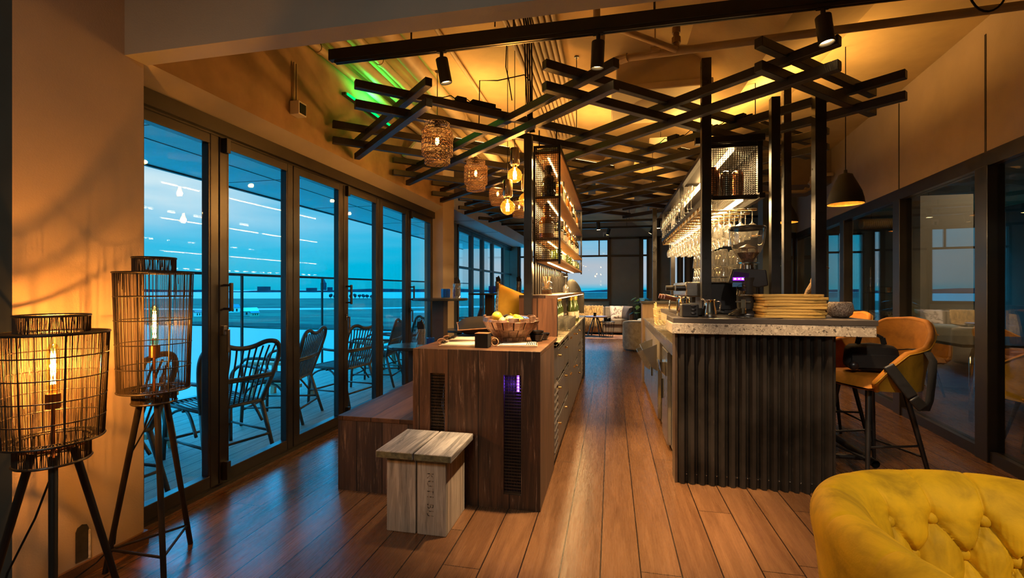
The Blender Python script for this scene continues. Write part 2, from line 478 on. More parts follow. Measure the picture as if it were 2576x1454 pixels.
# the wall behind the lamps is a deep pier; its near face turns away to the left
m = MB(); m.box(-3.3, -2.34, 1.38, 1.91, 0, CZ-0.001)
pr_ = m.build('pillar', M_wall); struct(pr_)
pr_.data.materials.append(simple('dark_teal_face', (0.050, 0.062, 0.062), 0.7, var=0.1))
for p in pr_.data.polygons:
    if p.normal.y < -0.9: p.material_index = 1  # the face towards -Y gets a darker teal-grey than the rest
m = MB(); m.box(-3.3, -2.325, 1.37, 1.925, 0, 0.062)
struct(m.build('baseboard_left', simple('skirting_oak', (0.10, 0.05, 0.025), 0.5, var=0.3, scale=20, stretch=(1, 8, 8))))
m = MB(); m.box(-3.4, -3.3, -2.2, 1.91, 0, CZ-0.001)
struct(m.build('wall_left', M_green))
m = MB(); m.box(-3.4, 10, -2.3, -2.2, 0, CZ-0.001)
struct(m.build('wall_back', M_green))
# broken socket cut-out low on the pier
m = MB()
arc = [(-0.026, 0), (0.026, 0), (0.026, 0.135)] + [(0.026*math.cos(t), 0.135+0.026*math.sin(t)) for t in (PI*0.25, PI*0.5, PI*0.75)] + [(-0.026, 0.135)]
m.prism([(1.628+a, 0.075+b) for a, b in arc], -2.3395, -2.3365, 'x')
tag(m.build('wall_cutout', simple('raw_hole', (0.02, 0.017, 0.014), 0.95, var=0.5, scale=30)), 'dark arched cut-out low in the wall behind the shorter lamp', 'wall hole')
m = MB()
m.box(-2.3395, -2.331, 1.652, 1.658, 0.072, 0.20)
tag(m.build('filler_strip', simple('chipped_plaster', (0.55, 0.5, 0.42), 0.9, var=0.3, scale=40, bump=0.5)), 'pale chipped plaster edge beside the arched wall cut-out', 'plaster strip')

# big plastered beam over the opening
m = MB(); m.box(-2.34, 5.0, 1.815, 1.925, 2.45, CZ-0.001)
struct(m.build('beam', M_beam))

# wall above the folding doors
m = MB(); m.prism([(-2.62, 2.391), (-2.47, 2.391), (-2.34, 2.468), (-2.34, CZ-0.001), (-2.62, CZ-0.001)], 1.925, 6.20, 'y')
ow = m.build('wall_upper_left', M_conc)
ow.data.materials.append(M_soffit)
for p in ow.data.polygons:
    if p.normal.z < -0.5: p.material_index = 1
struct(ow)
# the column between the two window banks and the jog behind it
m = MB(); m.box(-2.62, -2.34, 6.20, 6.67, 0, CZ-0.002); m.prism([(-2.50, 6.672), (-2.62, 6.672), (-3.26, 8.5), (-3.14, 8.5)], 0, CZ-0.003)
struct(m.build('pillar', M_wall))
# second bank, set back
m = MB(); m.prism([(-3.5, 2.701), (-3.14, 2.701), (-2.99, 2.80), (-2.99, CZ-0.001), (-3.5, CZ-0.001)], 8.51, 14.6, 'y')
ow = m.build('wall_upper_left', M_conc); ow.data.materials.append(M_soffit)
for p in ow.data.polygons:
    if p.normal.z < -0.5: p.material_index = 1
struct(ow)
m = MB(); m.box(-3.26, -3.16, 8.505, 9.2, 0, 2.70)
struct(m.build('wall_left_far', M_green))

# far wall with its windows
FY = 14.6
segs = [(-2.91, -2.35, 0.3), (-1.6, -0.072, 0.92), (0.902, 1.10, 0.3), (1.74, 1.98, 0.6), (2.05, 2.19, 0.6), (5.927, 6.325, 0.5), (6.522, 6.86, 0.5), (8.2, 9.4, 0.5)]
m = MB()
x = -3.5
for (a, b, s) in segs:
    m.box(x, a, FY, FY+0.25, 0, 2.86); m.box(a, b, FY, FY+0.25, 0, s)
    x = b
m.box(x, 10.1, FY, FY+0.25, 0, 2.86)
m.box(-3.5, 10.1, FY, FY+0.25, 2.86, CZ+0.1)
wf = m.build('wall_far', simple('far_wall_paint', (0.32, 0.29, 0.23), 0.7, var=0.08, scale=3)); struct(wf)
for k, (a, b, s) in enumerate(segs):
    w = MB(); fw = 0.05
    for (p, q) in ((a, a+fw), (b-fw, b)): w.box(p, q, FY-0.04, FY+0.06, s, 2.86)
    for (p, q) in ((s, s+fw*1.6), (2.86-fw, 2.86), (2.30, 2.355)): w.box(a+fw, b-fw, FY-0.035, FY+0.055, p, q)
    if b-a > 1.2: w.box(b-0.32, b-0.28, FY-0.03, FY+0.05, 2.355, 2.81)
    o = w.build('window_%d' % (k+1), M_frame); struct(o)
    g = MB(); g.box(a+fw, b-fw, FY+0.02, FY+0.03, s+fw*1.6, 2.86-fw); g.build('pane', M_pane, o)
m = MB(); m.box(-0.02, 0.88, FY-0.02, FY, 2.29, 2.35); m.box(-0.072, -0.02, FY-0.03, FY, 0, 2.9); m.box(0.83, 0.902, FY-0.03, FY, 0, 2.9); m.box(-3.2, 5.0, FY-0.03, FY, 2.84, 2.90)
m.box(1.344, 1.436, FY-0.03, FY, 0, 2.86); m.box(2.29, 2.40, FY-0.03, FY, 0, 2.86)
struct(m.build('trim_1', M_frame))
# corner panel between the second bank and the far wall
m = MB(); m.box(-3.2, -2.95, FY-0.1, FY-0.001, 0, 2.70)
struct(m.build('trim_2', simple('teal_grey_panel', (0.13, 0.22, 0.21), 0.6, var=0.08)))

# ------------------------------------------------------------------ folding glass doors on the left
cuts = [1.955, 2.523, 3.237, 3.948, 4.645, 5.38, 6.185]
ZH = 2.30
m = MB(); m.box(-2.56, -2.455, 1.925, 6.19, ZH, 2.39); m.box(-2.57, -2.49, 1.925, 6.19, ZH-0.012, ZH)
struct(m.build('trim_3', M_frame))
m = MB(); m.box(-2.57, -2.49, 1.925, 6.19, -0.02, 0.022); m.box(-2.535, -2.50, 1.925, 6.19, 0.02, 0.035)
struct(m.build('trim_4', M_frame))
GX = -2.515
for i in range(6):
    y0, y1 = cuts[i]+0.004, cuts[i+1]-0.004
    st = 0.062; w = MB()
    for (a, b) in ((y0, y0+st), (y1-st, y1)):
        w.box(-2.54, -2.486, a, b, 0.036, ZH-0.013)
    w.box(-2.548, -2.488, y0+st, y1-st, 0.036, 0.112); w.box(-2.548, -2.488, y0+st, y1-st, ZH-0.075, ZH-0.013)
    # glazing beads
    for (a, b) in ((y0+st, y0+st+0.014), (y1-st-0.014, y1-st)): w.box(-2.54, -2.488, a, b, 0.112, ZH-0.075)
    o = w.build('door_%d' % (i+1), M_frame, bevel=0.003); struct(o)
    g = MB(); g.box(GX-0.004, GX+0.004, y0+st+0.002, y1-st-0.002, 0.108, ZH-0.071)
    g.build('pane', M_pane, o)
    if i in (1, 3, 5):
        h = MB()   # D-shaped pull on the room side and a lever below it
        ya = y0+0.034
        for z in (1.17, 1.325): h.cyl((-2.487, ya, z), (-2.43, ya, z), 0.008, n=10)
        h.box(-2.438, -2.422, ya-0.011, ya+0.011, 1.155, 1.34)
        h.build('pull_handle', M_black, o, bevel=0.003)
        h = MB(); h.box(-2.487, -2.468, ya-0.02, ya+0.008, 1.0, 1.06); h.cyl((-2.484, ya-0.005, 1.03), (-2.445, ya-0.005, 1.03), 0.007, n=10)
        h.box(-2.455, -2.44, ya-0.013, ya+0.003, 0.885, 1.035)
        h.build('lever_handle', M_steel, o, bevel=0.002)
        h = MB(); h.box(-2.487, -2.45, ya-0.012, ya+0.02, 0.05, 0.17); h.build('drop_bolt', M_black, o, bevel=0.002)
        h = MB(); h.box(-2.487, -2.452, ya-0.012, ya+0.02, ZH-0.11, ZH-0.014); h.build('top_bolt', M_black, o, bevel=0.002)
# second bank
c2 = [9.2, 10.25, 11.17, 12.16, 13.45, 14.59]
m = MB(); m.box(-3.24, -3.12, 9.2, 14.6, 2.60, 2.70); struct(m.build('trim_5', M_frame))
for i in range(5):
    y0, y1 = c2[i]+0.004, c2[i+1]-0.004; st = 0.075; w = MB()
    for (a, b) in ((y0, y0+st), (y1-st, y1)): w.box(-3.22, -3.14, a, b, 0.0, 2.60)
    for (a, b) in ((0.0, 0.09), (2.52, 2.60), (1.74, 1.79)): w.box(-3.215, -3.145, y0+st, y1-st, a, b)
    o = w.build('window_%d' % (9+i), M_frame, bevel=0.003); struct(o)
    g = MB(); g.box(-3.185, -3.178, y0+st, y1-st, 0.09, 2.52); g.build('pane', M_pane, o)

# ------------------------------------------------------------------ glazed partition on the right (flares away from the bar)
RA = math.atan(0.111)
RM = Matrix.Translation((2.73, 3.78, 0)) @ Matrix.Rotation(-RA, 4, 'Z')
def rbuild(m, *a, **k): return m.move(RM).build(*a, **k)
m = MB(); m.box(0, 0.25, -3.6, 5.75, 2.335, CZ-0.001)
struct(rbuild(m, 'wall_right', simple('right_wall_concrete', (0.36, 0.285, 0.215), 0.9, var=0.12, scale=1.8, bump=0.15, bscale=90)))
m = MB(); m.box(-0.012, 0.09, -3.6, 5.75, 2.225, 2.335); m.box(-0.005, 0.09, -3.6, 5.75, 0, 0.085)
struct(rbuild(m, 'trim_6', M_frame))
m = MB()
for s in (0.395, 1.765):
    m.box(-0.004, 0.004, s-0.009, s+0.009, 2.335, CZ-0.12)
struct(rbuild(m, 'trim_7', simple('dark_joint', (0.02, 0.016, 0.012), 0.8, var=0.3)))
posts = [-3.55, -2.2, -0.85, 0.415, 1.785, 3.36, 4.42, 5.68]
for i in range(7):
    a, b = posts[i], posts[i+1]; w = MB()
    w.box(-0.02, 0.085, b-0.075, b+0.075, 0.0, 2.23)
    w.box(0.0, 0.07, a+0.08, a+0.115, 0.085, 2.225)
    o = rbuild(w, 'window_%d' % (14+i), M_frame, bevel=0.004); struct(o)
    g = MB(); g.box(0.035, 0.045, a+0.1, b-0.06, 0.085, 2.225); rbuild(g, 'pane', M_pane2, o)
    if i in (2, 3, 4):
        g = MB(); g.box(0.015, 0.030, a+0.116, a+0.135, 0.1, 2.215); rbuild(g, 'glass_edge', simple('glass_edge_%d' % i, (0.20, 0.32, 0.24), 0.25, var=0.1), o)
# end of the partition: sage column and black double doors facing the room
m = MB(); m.box(2.78, 3.02, 9.45, 9.75, 0, CZ-0.002); struct(m.build('pillar', M_green))
m = MB(); m.box(3.02, 3.75, 9.5, 9.7, 2.36, CZ-0.002); struct(m.build('wall_end', simple('pale_cladding', (0.30, 0.31, 0.27), 0.7, var=0.05)))
for i, (a, b) in enumerate(((3.03, 3.37), (3.38, 3.74))):
    w = MB()
    for (p, q) in ((a, a+0.06), (b-0.06, b)): w.box(p, q, 9.53, 9.6, 0, 2.35)
    for (p, q) in ((0.0, 0.12), (2.25, 2.35), (1.85, 1.92)): w.box(a+0.06, b-0.06, 9.53, 9.6, p, q)
    o = w.build('door_%d' % (7+i), M_frame, bevel=0.003); struct(o)
    g = MB(); g.box(a+0.06, b-0.06, 9.56, 9.57, 0.12, 2.25); g.build('pane', M_pane2, o)
# outer walls of the room behind the glass
m = MB(); m.box(9.6, 9.75, -2.2, 5.0, 0, CZ); m.box(9.6, 9.75, 7.2, 14.6, 0, CZ); m.box(9.6, 9.75, 5.0, 7.2, 0, 0.8); m.box(9.6, 9.75, 5.0, 7.2, 2.5, CZ)
struct(m.build('wall_side', simple('side_room_paint', (0.12, 0.115, 0.10), 0.8, var=0.08, scale=3)))
w = MB(); 
for (a, b) in ((5.0, 5.07), (6.06, 6.14), (7.13, 7.2)): w.box(9.6, 9.7, a, b, 0.8, 2.5)
for (a, b) in ((0.8, 0.87), (1.95, 2.0), (2.43, 2.5)): w.box(9.61, 9.69, 5.07, 7.13, a, b)
o = w.build('window_21', M_frame); struct(o)
g = MB(); g.box(9.64, 9.65, 5.0, 7.2, 0.8, 2.5); g.build('pane', M_pane, o)
# bulkhead box under the ceiling at the back right
m = MB(); m.box(1.9, 3.2, 7.6, 8.6, 2.85, CZ-0.001); struct(m.build('bulkhead', simple('bulkhead_paint', (0.17, 0.12, 0.075), 0.85, var=0.1)))
# ------------------------------------------------------------------ crossed black timber lattice over the bar
KS = 0.88
ZL = 1.3 + 1.39*KS          # underside of the lower layer's rising boards
X0, X1, Y0L, Y1L = -2.6*KS, 2.06*KS, 3.21*KS, 9.1*KS
def clip(y0, sl):
    """the line y = y0 + sl*(x + 2.6k) cut to the lattice's rectangle"""
    pts = []
    for x in (X0, X1):
        y = y0 + sl*(x-X0)
        if Y0L <= y <= Y1L: pts.append((x, y))
    for y in (Y0L, Y1L):
        x = X0 + (y-y0)/sl
        if X0 < x < X1: pts.append((x, y))
    pts.sort()
    return (pts[0], pts[-1]) if len(pts) > 1 else None
lat = thing('beam_lattice', 'two-layer black timber lattice of crossing beams over the whole bar', 'lattice', (0, 2.8, ZL))
S = 0.907
fam = [(y*KS, S) for y in (0.02, 1.27, 2.60, 3.94, 5.18, 6.43, 7.66, 8.9)] + [(y*KS, -S) for y in (4.37, 5.60, 6.82, 8.04, 9.25, 10.46, 11.66)]
LMI = Matrix.Translation((0, -2.8, -ZL))
for (y0, sl) in fam:
    c = clip(y0, sl)
    if not c: continue
    (xa, ya), (xb, yb) = c
    for lev in (0, 1):
        z = ZL + (0.135 if lev else 0) - (0.034 if sl < 0 else 0) + 0.028
        m = MB(); m.bar((xa, ya, z), (xb, yb, z), 0.05, 0.056)
        m.move(LMI).build('beam', M_beamwood, lat, bevel=0.003, seg=1)
# little driver boxes, clamps and plugs lying on the lattice
def lattice_box(x, y, z, sx, sy, sz, rz, label):
    m = MB(); m.cbox((0, 0, sz/2), (sx, sy, sz)); m.cbox((sx*0.5+0.03, 0, sz*0.3), (0.06, sy*0.3, sz*0.4)); m.tube([(-sx/2, 0, sz/2), (-sx/2-0.04, 0.0, sz), (-sx/2-0.1, 0.01, sz*0.4), (-sx/2-0.16, 0.0, 0.005)], 0.004)
    o = m.build('driver_box', M_matte, None, bevel=0.004); o.location = (x, y, z); o.rotation_euler = (0, 0, rz)
    return tag(o, label, 'driver box', 'driver boxes on the lattice')
ZT = ZL+0.135+0.057
AL = math.atan(S)
def on_line(y0, sl, x): return y0*KS + sl*(x-X0)
for (y0, sl, x, sx, label) in ((2.60, S, -0.98, 0.20, 'black driver box lying on the beam left of the bulb pendants'),
                             (2.60, S, -1.12, 0.08, 'small black clamp on the beam next to the driver box'),
                             (8.04, -S, 0.78, 0.16, 'black driver box on the beam right of the square post'),
                             (8.04, -S, 1.02, 0.10, 'small black plug on the beam above the wire cage'),
                             (8.04, -S, 0.56, 0.10, 'short black clamp on the beam just left of the square post')):
    lattice_box(x, on_line(y0, sl, x), ZT - (0.034 if sl < 0 else 0), sx, 0.05, 0.04, AL if sl > 0 else -AL, label)
# hangers from the ceiling to the lattice
for k, (x, y0) in enumerate(((-1.60, 3.94), (-0.30, 2.60), (1.2, 1.27), (0.6, 5.18), (-1.0, 5.18))):
    y = on_line(y0, S, x)
    m = MB(); m.cyl((0, 0, 0), (0, 0, CZ-0.002-ZT), 0.004, n=6); m.cyl((0, 0, CZ-0.012-ZT), (0, 0, CZ-0.002-ZT), 0.02, n=10)
    o = m.build('hanger_rod', M_black, None); o.location = (x, y, ZT)
    tag(o, 'thin black rod hanging the lattice, ' + ['above the nearest rattan lamp', 'above the mesh bottle shelf', 'above the right-hand bar', 'over the middle of the aisle', 'behind the nearest rattan lamp'][k], 'hanger rod', 'lattice hanger rods')

# ------------------------------------------------------------------ black track rail with three cylinder spots
TY, TZ = 2.745, 2.80
tr = thing('track_rail', 'long black lighting rail slung across the room under the plaster beam', 'track rail', (0, TY, TZ))
m = MB(); m.box(-1.83, 2.35, -0.022, 0.022, 0.014, 0.085); m.build('housing', M_black, tr, bevel=0.002)
m = MB(); m.box(-1.79, 2.30, -0.016, -0.004, -0.006, 0.014); m.box(-1.79, 2.30, 0.004, 0.016, -0.006, 0.014); m.build('rail', M_black, tr)
for x in (-1.25, -0.58, 0.24, 1.25):
    m = MB(); m.cyl((x, 0, 0.085), (x, 0, CZ-TZ-0.002), 0.006, n=8); m.cyl((x, 0, CZ-TZ-0.012), (x, 0, CZ-TZ-0.002), 0.018, n=12)
    m.build('hanger', M_black, tr)
def track_spot(x, tilt, lean, label, on, watts):
    s = thing('track_spot', label, 'spotlight', (x, TY, TZ-0.006), 0, 'cylinder spots on the black rail')
    m = MB(); m.cyl((0, 0, 0.0), (0, 0, -0.05), 0.012, n=12); m.box(-0.03, 0.03, -0.012, 0.012, -0.006, 0.0); m.build('stem', M_black, s)
    Mx = Matrix.Translation((0, 0, -0.045)) @ Matrix.Rotation(R(tilt), 4, 'Y') @ Matrix.Rotation(R(lean), 4, 'X')
    m = MB(); m.lathe([(0.001, 0.0), (0.037, 0.0), (0.0385, -0.004), (0.0385, -0.148), (0.036, -0.15), (0.034, -0.146), (0.034, -0.12), (0.001, -0.12)], n=24)
    m.move(Mx).build('body', M_black, s, smooth=True, auto=35)
    m = MB(); m.disc((0, 0, -0.132), 0.033, up=False); m.move(Mx).build('lens', M_led if on else M_chrome, s)
    if on:
        p = Mx @ Vector((0, 0, -0.16)); q = Mx @ Vector((0, 0, -2.0))
        o = Vector((x, TY, TZ-0.006))
        spot('spot_beam', o+p, o+q, watts, (1.0, 0.66, 0.36), 58, 0.5, 0.03)
track_spot(-1.045, -9, 8, 'tilted black cylinder spot on the rail, left of the conduits', True, 110)
track_spot(-0.075, 3, 8, 'black cylinder spot on the rail beside the pipe bend', True, 520)
track_spot(1.10, -6, -3, 'black cylinder spot on the rail in front of the lattice corner', True, 260)
# loop of black cable under the rail
m = MB(); m.tube([(1.86+0.09*math.cos(t), 2.78, 2.86+0.16*math.sin(t)) for t in [PI+PI*i/14 for i in range(15)]], 0.005)
tag(m.build('cable_loop', M_matte), 'loose loop of black cable hanging below the rail, far right', 'cable')

# ------------------------------------------------------------------ pipes, conduits and other things under the ceiling
def pipe(name, pts, r, label, group=None, mat=None, n=12, clips=()):
    m = MB(); m.tube(pts, r, n)
    o = m.build(name, mat or M_pipe, None, smooth=True, auto=40)
    tag(o, label, 'pipe', group)
    pts = [Vector(p) for p in pts]
    for c in clips:
        a, b = pts[0], pts[-1]
        if len(pts) > 2: a, b = pts[1], pts[-2]
        p = a.lerp(b, c); d = (b-a).normalized()*0.022
        k = MB(); k.cyl(p-d, p+d, r*1.18, n=n)
        k.build('collar', mat or M_pipe, o)
    return o
zc = CZ-0.09
pipe('steel_pipe', [(-1.66, 2.0, CZ-0.10), (-1.72, 7.5, CZ-0.10)], 0.075, 'thickest pipe of the bundle under the ceiling on the left', 'ceiling pipes on the left', clips=(0.2, 0.55))
pipe('steel_pipe', [(-1.93, 2.0, CZ-0.09), (-1.98, 7.5, CZ-0.09)], 0.035, 'thin pipe between the two thick ceiling pipes on the left', 'ceiling pipes on the left', clips=(0.3,))
pipe('steel_pipe', [(-2.08, 2.0, CZ-0.12), (-2.12, 7.5, CZ-0.12)], 0.055, 'thick pipe second from the left wall under the ceiling', 'ceiling pipes on the left', clips=(0.15, 0.5))
pipe('steel_pipe', [(-2.24, 2.0, CZ-0.16), (-2.265, 6.1, CZ-0.16)], 0.034, 'pipe running closest along the top of the left wall', 'ceiling pipes on the left', clips=(0.3, 0.7))
pipe('steel_pipe', [(-1.36, 2.1, CZ-0.05), (-1.37, 2.5, CZ-0.035), (-1.33, 2.9, CZ-0.03), (-1.33, 7.0, CZ-0.03)], 0.018, 'slim conduit with clips along the ceiling right of the thick pipes', 'ceiling pipes on the left', clips=(0.1, 0.3, 0.5))
for k in range(9):
    x = -0.79 + k*0.046
    pipe('conduit_tube', [(x, 1.95, CZ-0.02), (x, 6.2, CZ-0.02)], 0.0185, '%s conduit from the left in the ribbed row on the ceiling' % ['first', 'second', 'third', 'fourth', 'fifth', 'sixth', 'seventh', 'eighth', 'ninth'][k], 'row of ceiling conduits', mat=M_pipe, n=10)
# sprinkler line: crosses the room, with branches
SZ = 2.955
pipe('sprinkler_pipe', [(-0.02, 3.55, SZ), (0.02, 3.44, SZ), (0.10, 3.40, SZ), (2.655, 3.24, SZ)], 0.026, 'long cream sprinkler pipe crossing the room below the folded ceiling', None, clips=(0.25, 0.6, 0.93))
pipe('sprinkler_pipe', [(-0.06, 3.10, SZ+0.12), (-0.06, 3.16, SZ+0.12), (0.02, 3.2, SZ+0.12), (0.44, 3.36, SZ)], 0.022, 'short slanting pipe joining the sprinkler line behind the middle spot', None, clips=(0.6,))
pipe('sprinkler_pipe', [(-0.095, 3.10, CZ-0.004), (-0.095, 3.10, SZ+0.14), (-0.06, 3.12, SZ+0.10), (-0.07, 3.15, SZ-0.06)], 0.024, 'upright pipe bend right behind the middle black spot', None)
pipe('sprinkler_pipe', [(2.35, 3.0, CZ-0.026), (2.36, 3.02, CZ-0.10), (2.42, 3.24, SZ+0.02)], 0.024, 'angled pipe at upper right dropping onto the sprinkler line', None, clips=(0.4,))
pipe('sprinkler_pipe', [(1.30, 2.85, 3.24), (1.28, 2.95, 3.16), (1.24, 3.16, 3.03)], 0.024, 'short segmented pipe stub above the right lattice corner', None, clips=(0.25, 0.5, 0.75))
pipe('sprinkler_pipe', [(-0.82, 2.05, CZ-0.025), (-0.80, 2.25, 3.25), (-0.74, 2.52, 3.18), (-0.70, 2.60, CZ-0.025)], 0.022, 'short bent pipe with a collar just behind the plaster beam', None, clips=(0.5,))
m = MB(); m.cyl((0, 0, 0), (0, 0, 0.20), 0.02, n=12); m.cyl((0, 0, 0.03), (0, 0, 0.07), 0.03, n=12); m.cyl((0, 0, 0.10), (0, 0, 0.14), 0.028, n=12); m.cyl((0, 0, 0.2), (0, 0, 0.225), 0.008, n=8)
m.tube([(0.035*math.cos(t), 0.035*math.sin(t), 0.225) for t in [2*PI*i/16 for i in range(16)]], 0.005, closed=True); m.box(-0.033, 0.033, -0.004, 0.004, 0.222, 0.228)
o = m.build('stop_valve', simple('valve_bronze', (0.25, 0.16, 0.08), 0.4, 0.6)); o.location = (0.44, 3.37, SZ+0.02); tag(o, 'bronze stop valve with a hand wheel on the sprinkler line', 'valve')
for k, (x, y) in enumerate(((0.30, 3.385), (2.62, 3.25))):
    m = MB(); m.cyl((0, 0, 0), (0, 0, CZ-SZ-0.028), 0.006, n=8); m.cyl((-0.03, 0, 0.0), (0.03, 0, 0.0), 0.032, n=14)
    o = m.build('pipe_hanger', M_pipe); o.location = (x, y, SZ+0.02)
    tag(o, ['rod hanger holding the sprinkler pipe above the aisle', 'rod hanger holding the sprinkler pipe near the right wall'][k], 'pipe hanger', 'sprinkler hangers')
pipe('drain_pipe', [(1.75, 7.45, 2.72), (2.75, 7.45, 2.72), (2.84, 7.45, 2.76), (2.84, 7.45, 2.92), (2.90, 7.45, 2.95), (3.115, 7.45, 2.95)], 0.026, 'cream drain pipe with a bend in front of the dark bulkhead', None, clips=(0.1, 0.5))
pipe('drain_pipe', [(2.12, 7.47, CZ-0.002), (2.12, 7.47, 2.74)], 0.03, 'upright cream pipe dropping in front of the dark bulkhead', None, clips=(0.7,))
# green cove lamp behind the pipes
t = emitter('green_led', (0.0, 1.0, 0.12), 1.6)
g = thing('cove_lamp', 'slim lamp glowing green above the pipes on the left wall', 'lamp', (-2.30, 3.35, 3.02))
m = MB(); m.box(-0.02, 0.02, 0.30, 1.15, -0.012, 0.012); m.build('housing', M_black, g)
m = MB(); m.box(0.0201, 0.028, 0.32, 1.13, -0.008, 0.012); m.build('diffuser', t, g)
spot('green_glow', (-2.22, 4.05, 3.04), (-2.22, 4.05, 5), 20, (0.02, 1.0, 0.10), 165, 0.3, 0.05)
# little wall box with a pair of conduits above it
wb = thing('wall_speaker', 'small white box with a dark grille high on the left wall', 'speaker', (-2.338, 3.05, 2.60))
m = MB(); m.box(0, 0.075, -0.045, 0.045, 0, 0.10); m.build('housing', M_white, wb, bevel=0.003)
m = MB(); m.box(0.075, 0.079, -0.034, 0.034, 0.01, 0.085); m.build('grille', M_matte, wb)
m = MB(); m.cyl((0.012, -0.015, 0.1), (0.012, -0.015, 0.40), 0.007); m.cyl((0.012, 0.015, 0.1), (0.012, 0.015, 0.40), 0.007); m.build('conduit', M_pipe, wb)
# square flat panels on the left wall and ceiling
for k, (loc, rot, s) in enumerate((((-2.16, 5.0, 2.92), (0, R(50), R(-10)), 0.34),)):
    m = MB(); m.cbox((0, 0, 0), (0.03, s, s)); m.cbox((0.017, 0, 0), (0.008, s*0.9, s*0.9)); m.cyl((-0.015, 0, 0), (-0.13, 0, -0.16), 0.01, n=8)
    o = m.build('panel_heater', M_white, None, bevel=0.004); o.location = loc; o.rotation_euler = rot
    tag(o, 'tilted cream square panel on the left wall behind the crossing beams', 'panel')
cas = thing('ceiling_cassette', 'large cream square ceiling unit with a round disc, above the aisle', 'air conditioner', (0.42, 4.55, 3.02))
m = MB(); m.box(-0.42, 0.42, -0.42, 0.42, 0, 0.06); m.box(-0.38, 0.38, -0.38, 0.38, 0.06, CZ-3.02-0.002); m.build('body', simple('cream_panel', (0.62, 0.52, 0.34), 0.6, var=0.05), cas, bevel=0.012)
m = MB(); m.lathe([(0.001, -0.012), (0.22, -0.012), (0.25, 0.0)], n=40); m.build('disc', simple('cream_disc', (0.50, 0.41, 0.26), 0.6, var=0.05), cas, smooth=True)
em = thing('emergency_light', 'small cream emergency light with a green lamp, hung over the aisle', 'emergency light', (0.53, 5.3, 2.86))
m = MB(); m.box(-0.12, 0.12, -0.03, 0.03, 0, 0.10); m.build('housing', M_white, em, bevel=0.006)
m = MB(); m.cyl((0, -0.031, 0.03), (0, -0.036, 0.03), 0.009); m.build('indicator', t, em)
m = MB(); m.cyl((0, 0, 0.1), (0, 0, CZ-2.86-0.002), 0.005, n=6); m.build('rod', M_black, em)
# fabric-wrapped ducts and far ceiling units
for k, (x, y, z, r, ln) in enumerate(((0.10, 6.1, 3.02, 0.16, 1.6), (-0.62, 7.0, 3.02, 0.16, 1.6))):
    m = MB(); pts = []
    for j in range(25):
        t_ = j/24; rr = r*(1+0.06*math.sin(j*2.2)); pts.append(((x+0.05*math.sin(j*0.7)), y+ln*t_, z)); 
    m.tube(pts, [r*(1+0.07*math.sin(j*2.3)) for j in range(25)], 18)
    for j in (4, 20): m.bar((x, y+ln*j/24, z+r*0.9), (x, y+ln*j/24, CZ-0.002), 0.02, 0.01)
    tag(m.build('wrapped_duct', simple('duct_wrap_%d' % k, (0.36, 0.27, 0.15), 0.7, var=0.2, bump=0.3, bscale=20), None, smooth=True), ['wrapped round air duct above the middle of the lattice', 'wrapped round air duct deeper in, above the lattice end'][k], 'duct', 'wrapped ceiling ducts')
for k, (x, y) in enumerate(((0.0, 9.2), (1.15, 9.0), (1.2, 10.4))):
    m = MB(); m.box(-0.42, 0.42, -0.3, 0.3, 0, 0.12); m.box(-0.3, 0.3, -0.2, 0.2, 0.12, CZ-2.98-0.002)
    o = m.build('ceiling_unit', simple('grey_unit_%d' % k, (0.40, 0.36, 0.30), 0.6, var=0.05), None, bevel=0.01); o.location = (x, y, 2.98)
    tag(o, ['pale box unit on the ceiling over the far end of the aisle', 'pale ceiling unit beyond the lattice, nearer of the right pair', 'pale ceiling unit beyond the lattice, farther of the right pair'][k], 'ceiling unit', 'far ceiling units')
# cable bundle dropping onto the left post, loops and hooks
m = MB()
for k in range(4):
    dx = 0.016*k
    m.tube([(-0.60+dx*0.6, 3.05, CZ-0.03), (-0.60+dx, 3.2, 3.15), (-0.625+dx, 3.38, 2.9), (-0.625+dx*0.7, 3.47, 2.62), (-0.61+dx*0.7, 3.49, 2.50)], 0.006, 6)
tag(m.build('cable_bundle', M_matte), 'bundle of black cables dropping from the ceiling onto the left post', 'cables')
def loop_cord(pts, label):
    m = MB(); m.tube(pts, 0.0045, 6); tag(m.build('cable', M_matte), label, 'cable', 'loose ceiling cables')
loop_cord([(-1.30, 2.66, TZ+0.10), (-1.30, 2.66, 3.18), (-1.22, 2.68, 3.20), (-1.0, 2.70, 3.16), (-0.72, 2.7, 3.19), (-0.68, 2.7, 3.17), (-0.69, 2.71, TZ+0.09)], 'black cable looping over the rail behind the plaster beam')
loop_cord([(-0.78, 3.45, CZ-0.01), (-0.79, 3.44, 3.0), (-0.77, 3.46, 2.9), (-0.75, 3.48, ZT+0.04)], 'black plug cable hanging from the ceiling to the driver box')
loop_cord([(-1.05, 3.6, 2.62), (-1.05, 3.62, 3.0), (-0.9, 3.63, 2.99), (-0.68, 3.62, 3.01), (-0.63, 3.62, 2.95), (-0.62, 3.6, 2.70)], 'black cable looped between hooks above the driver box')
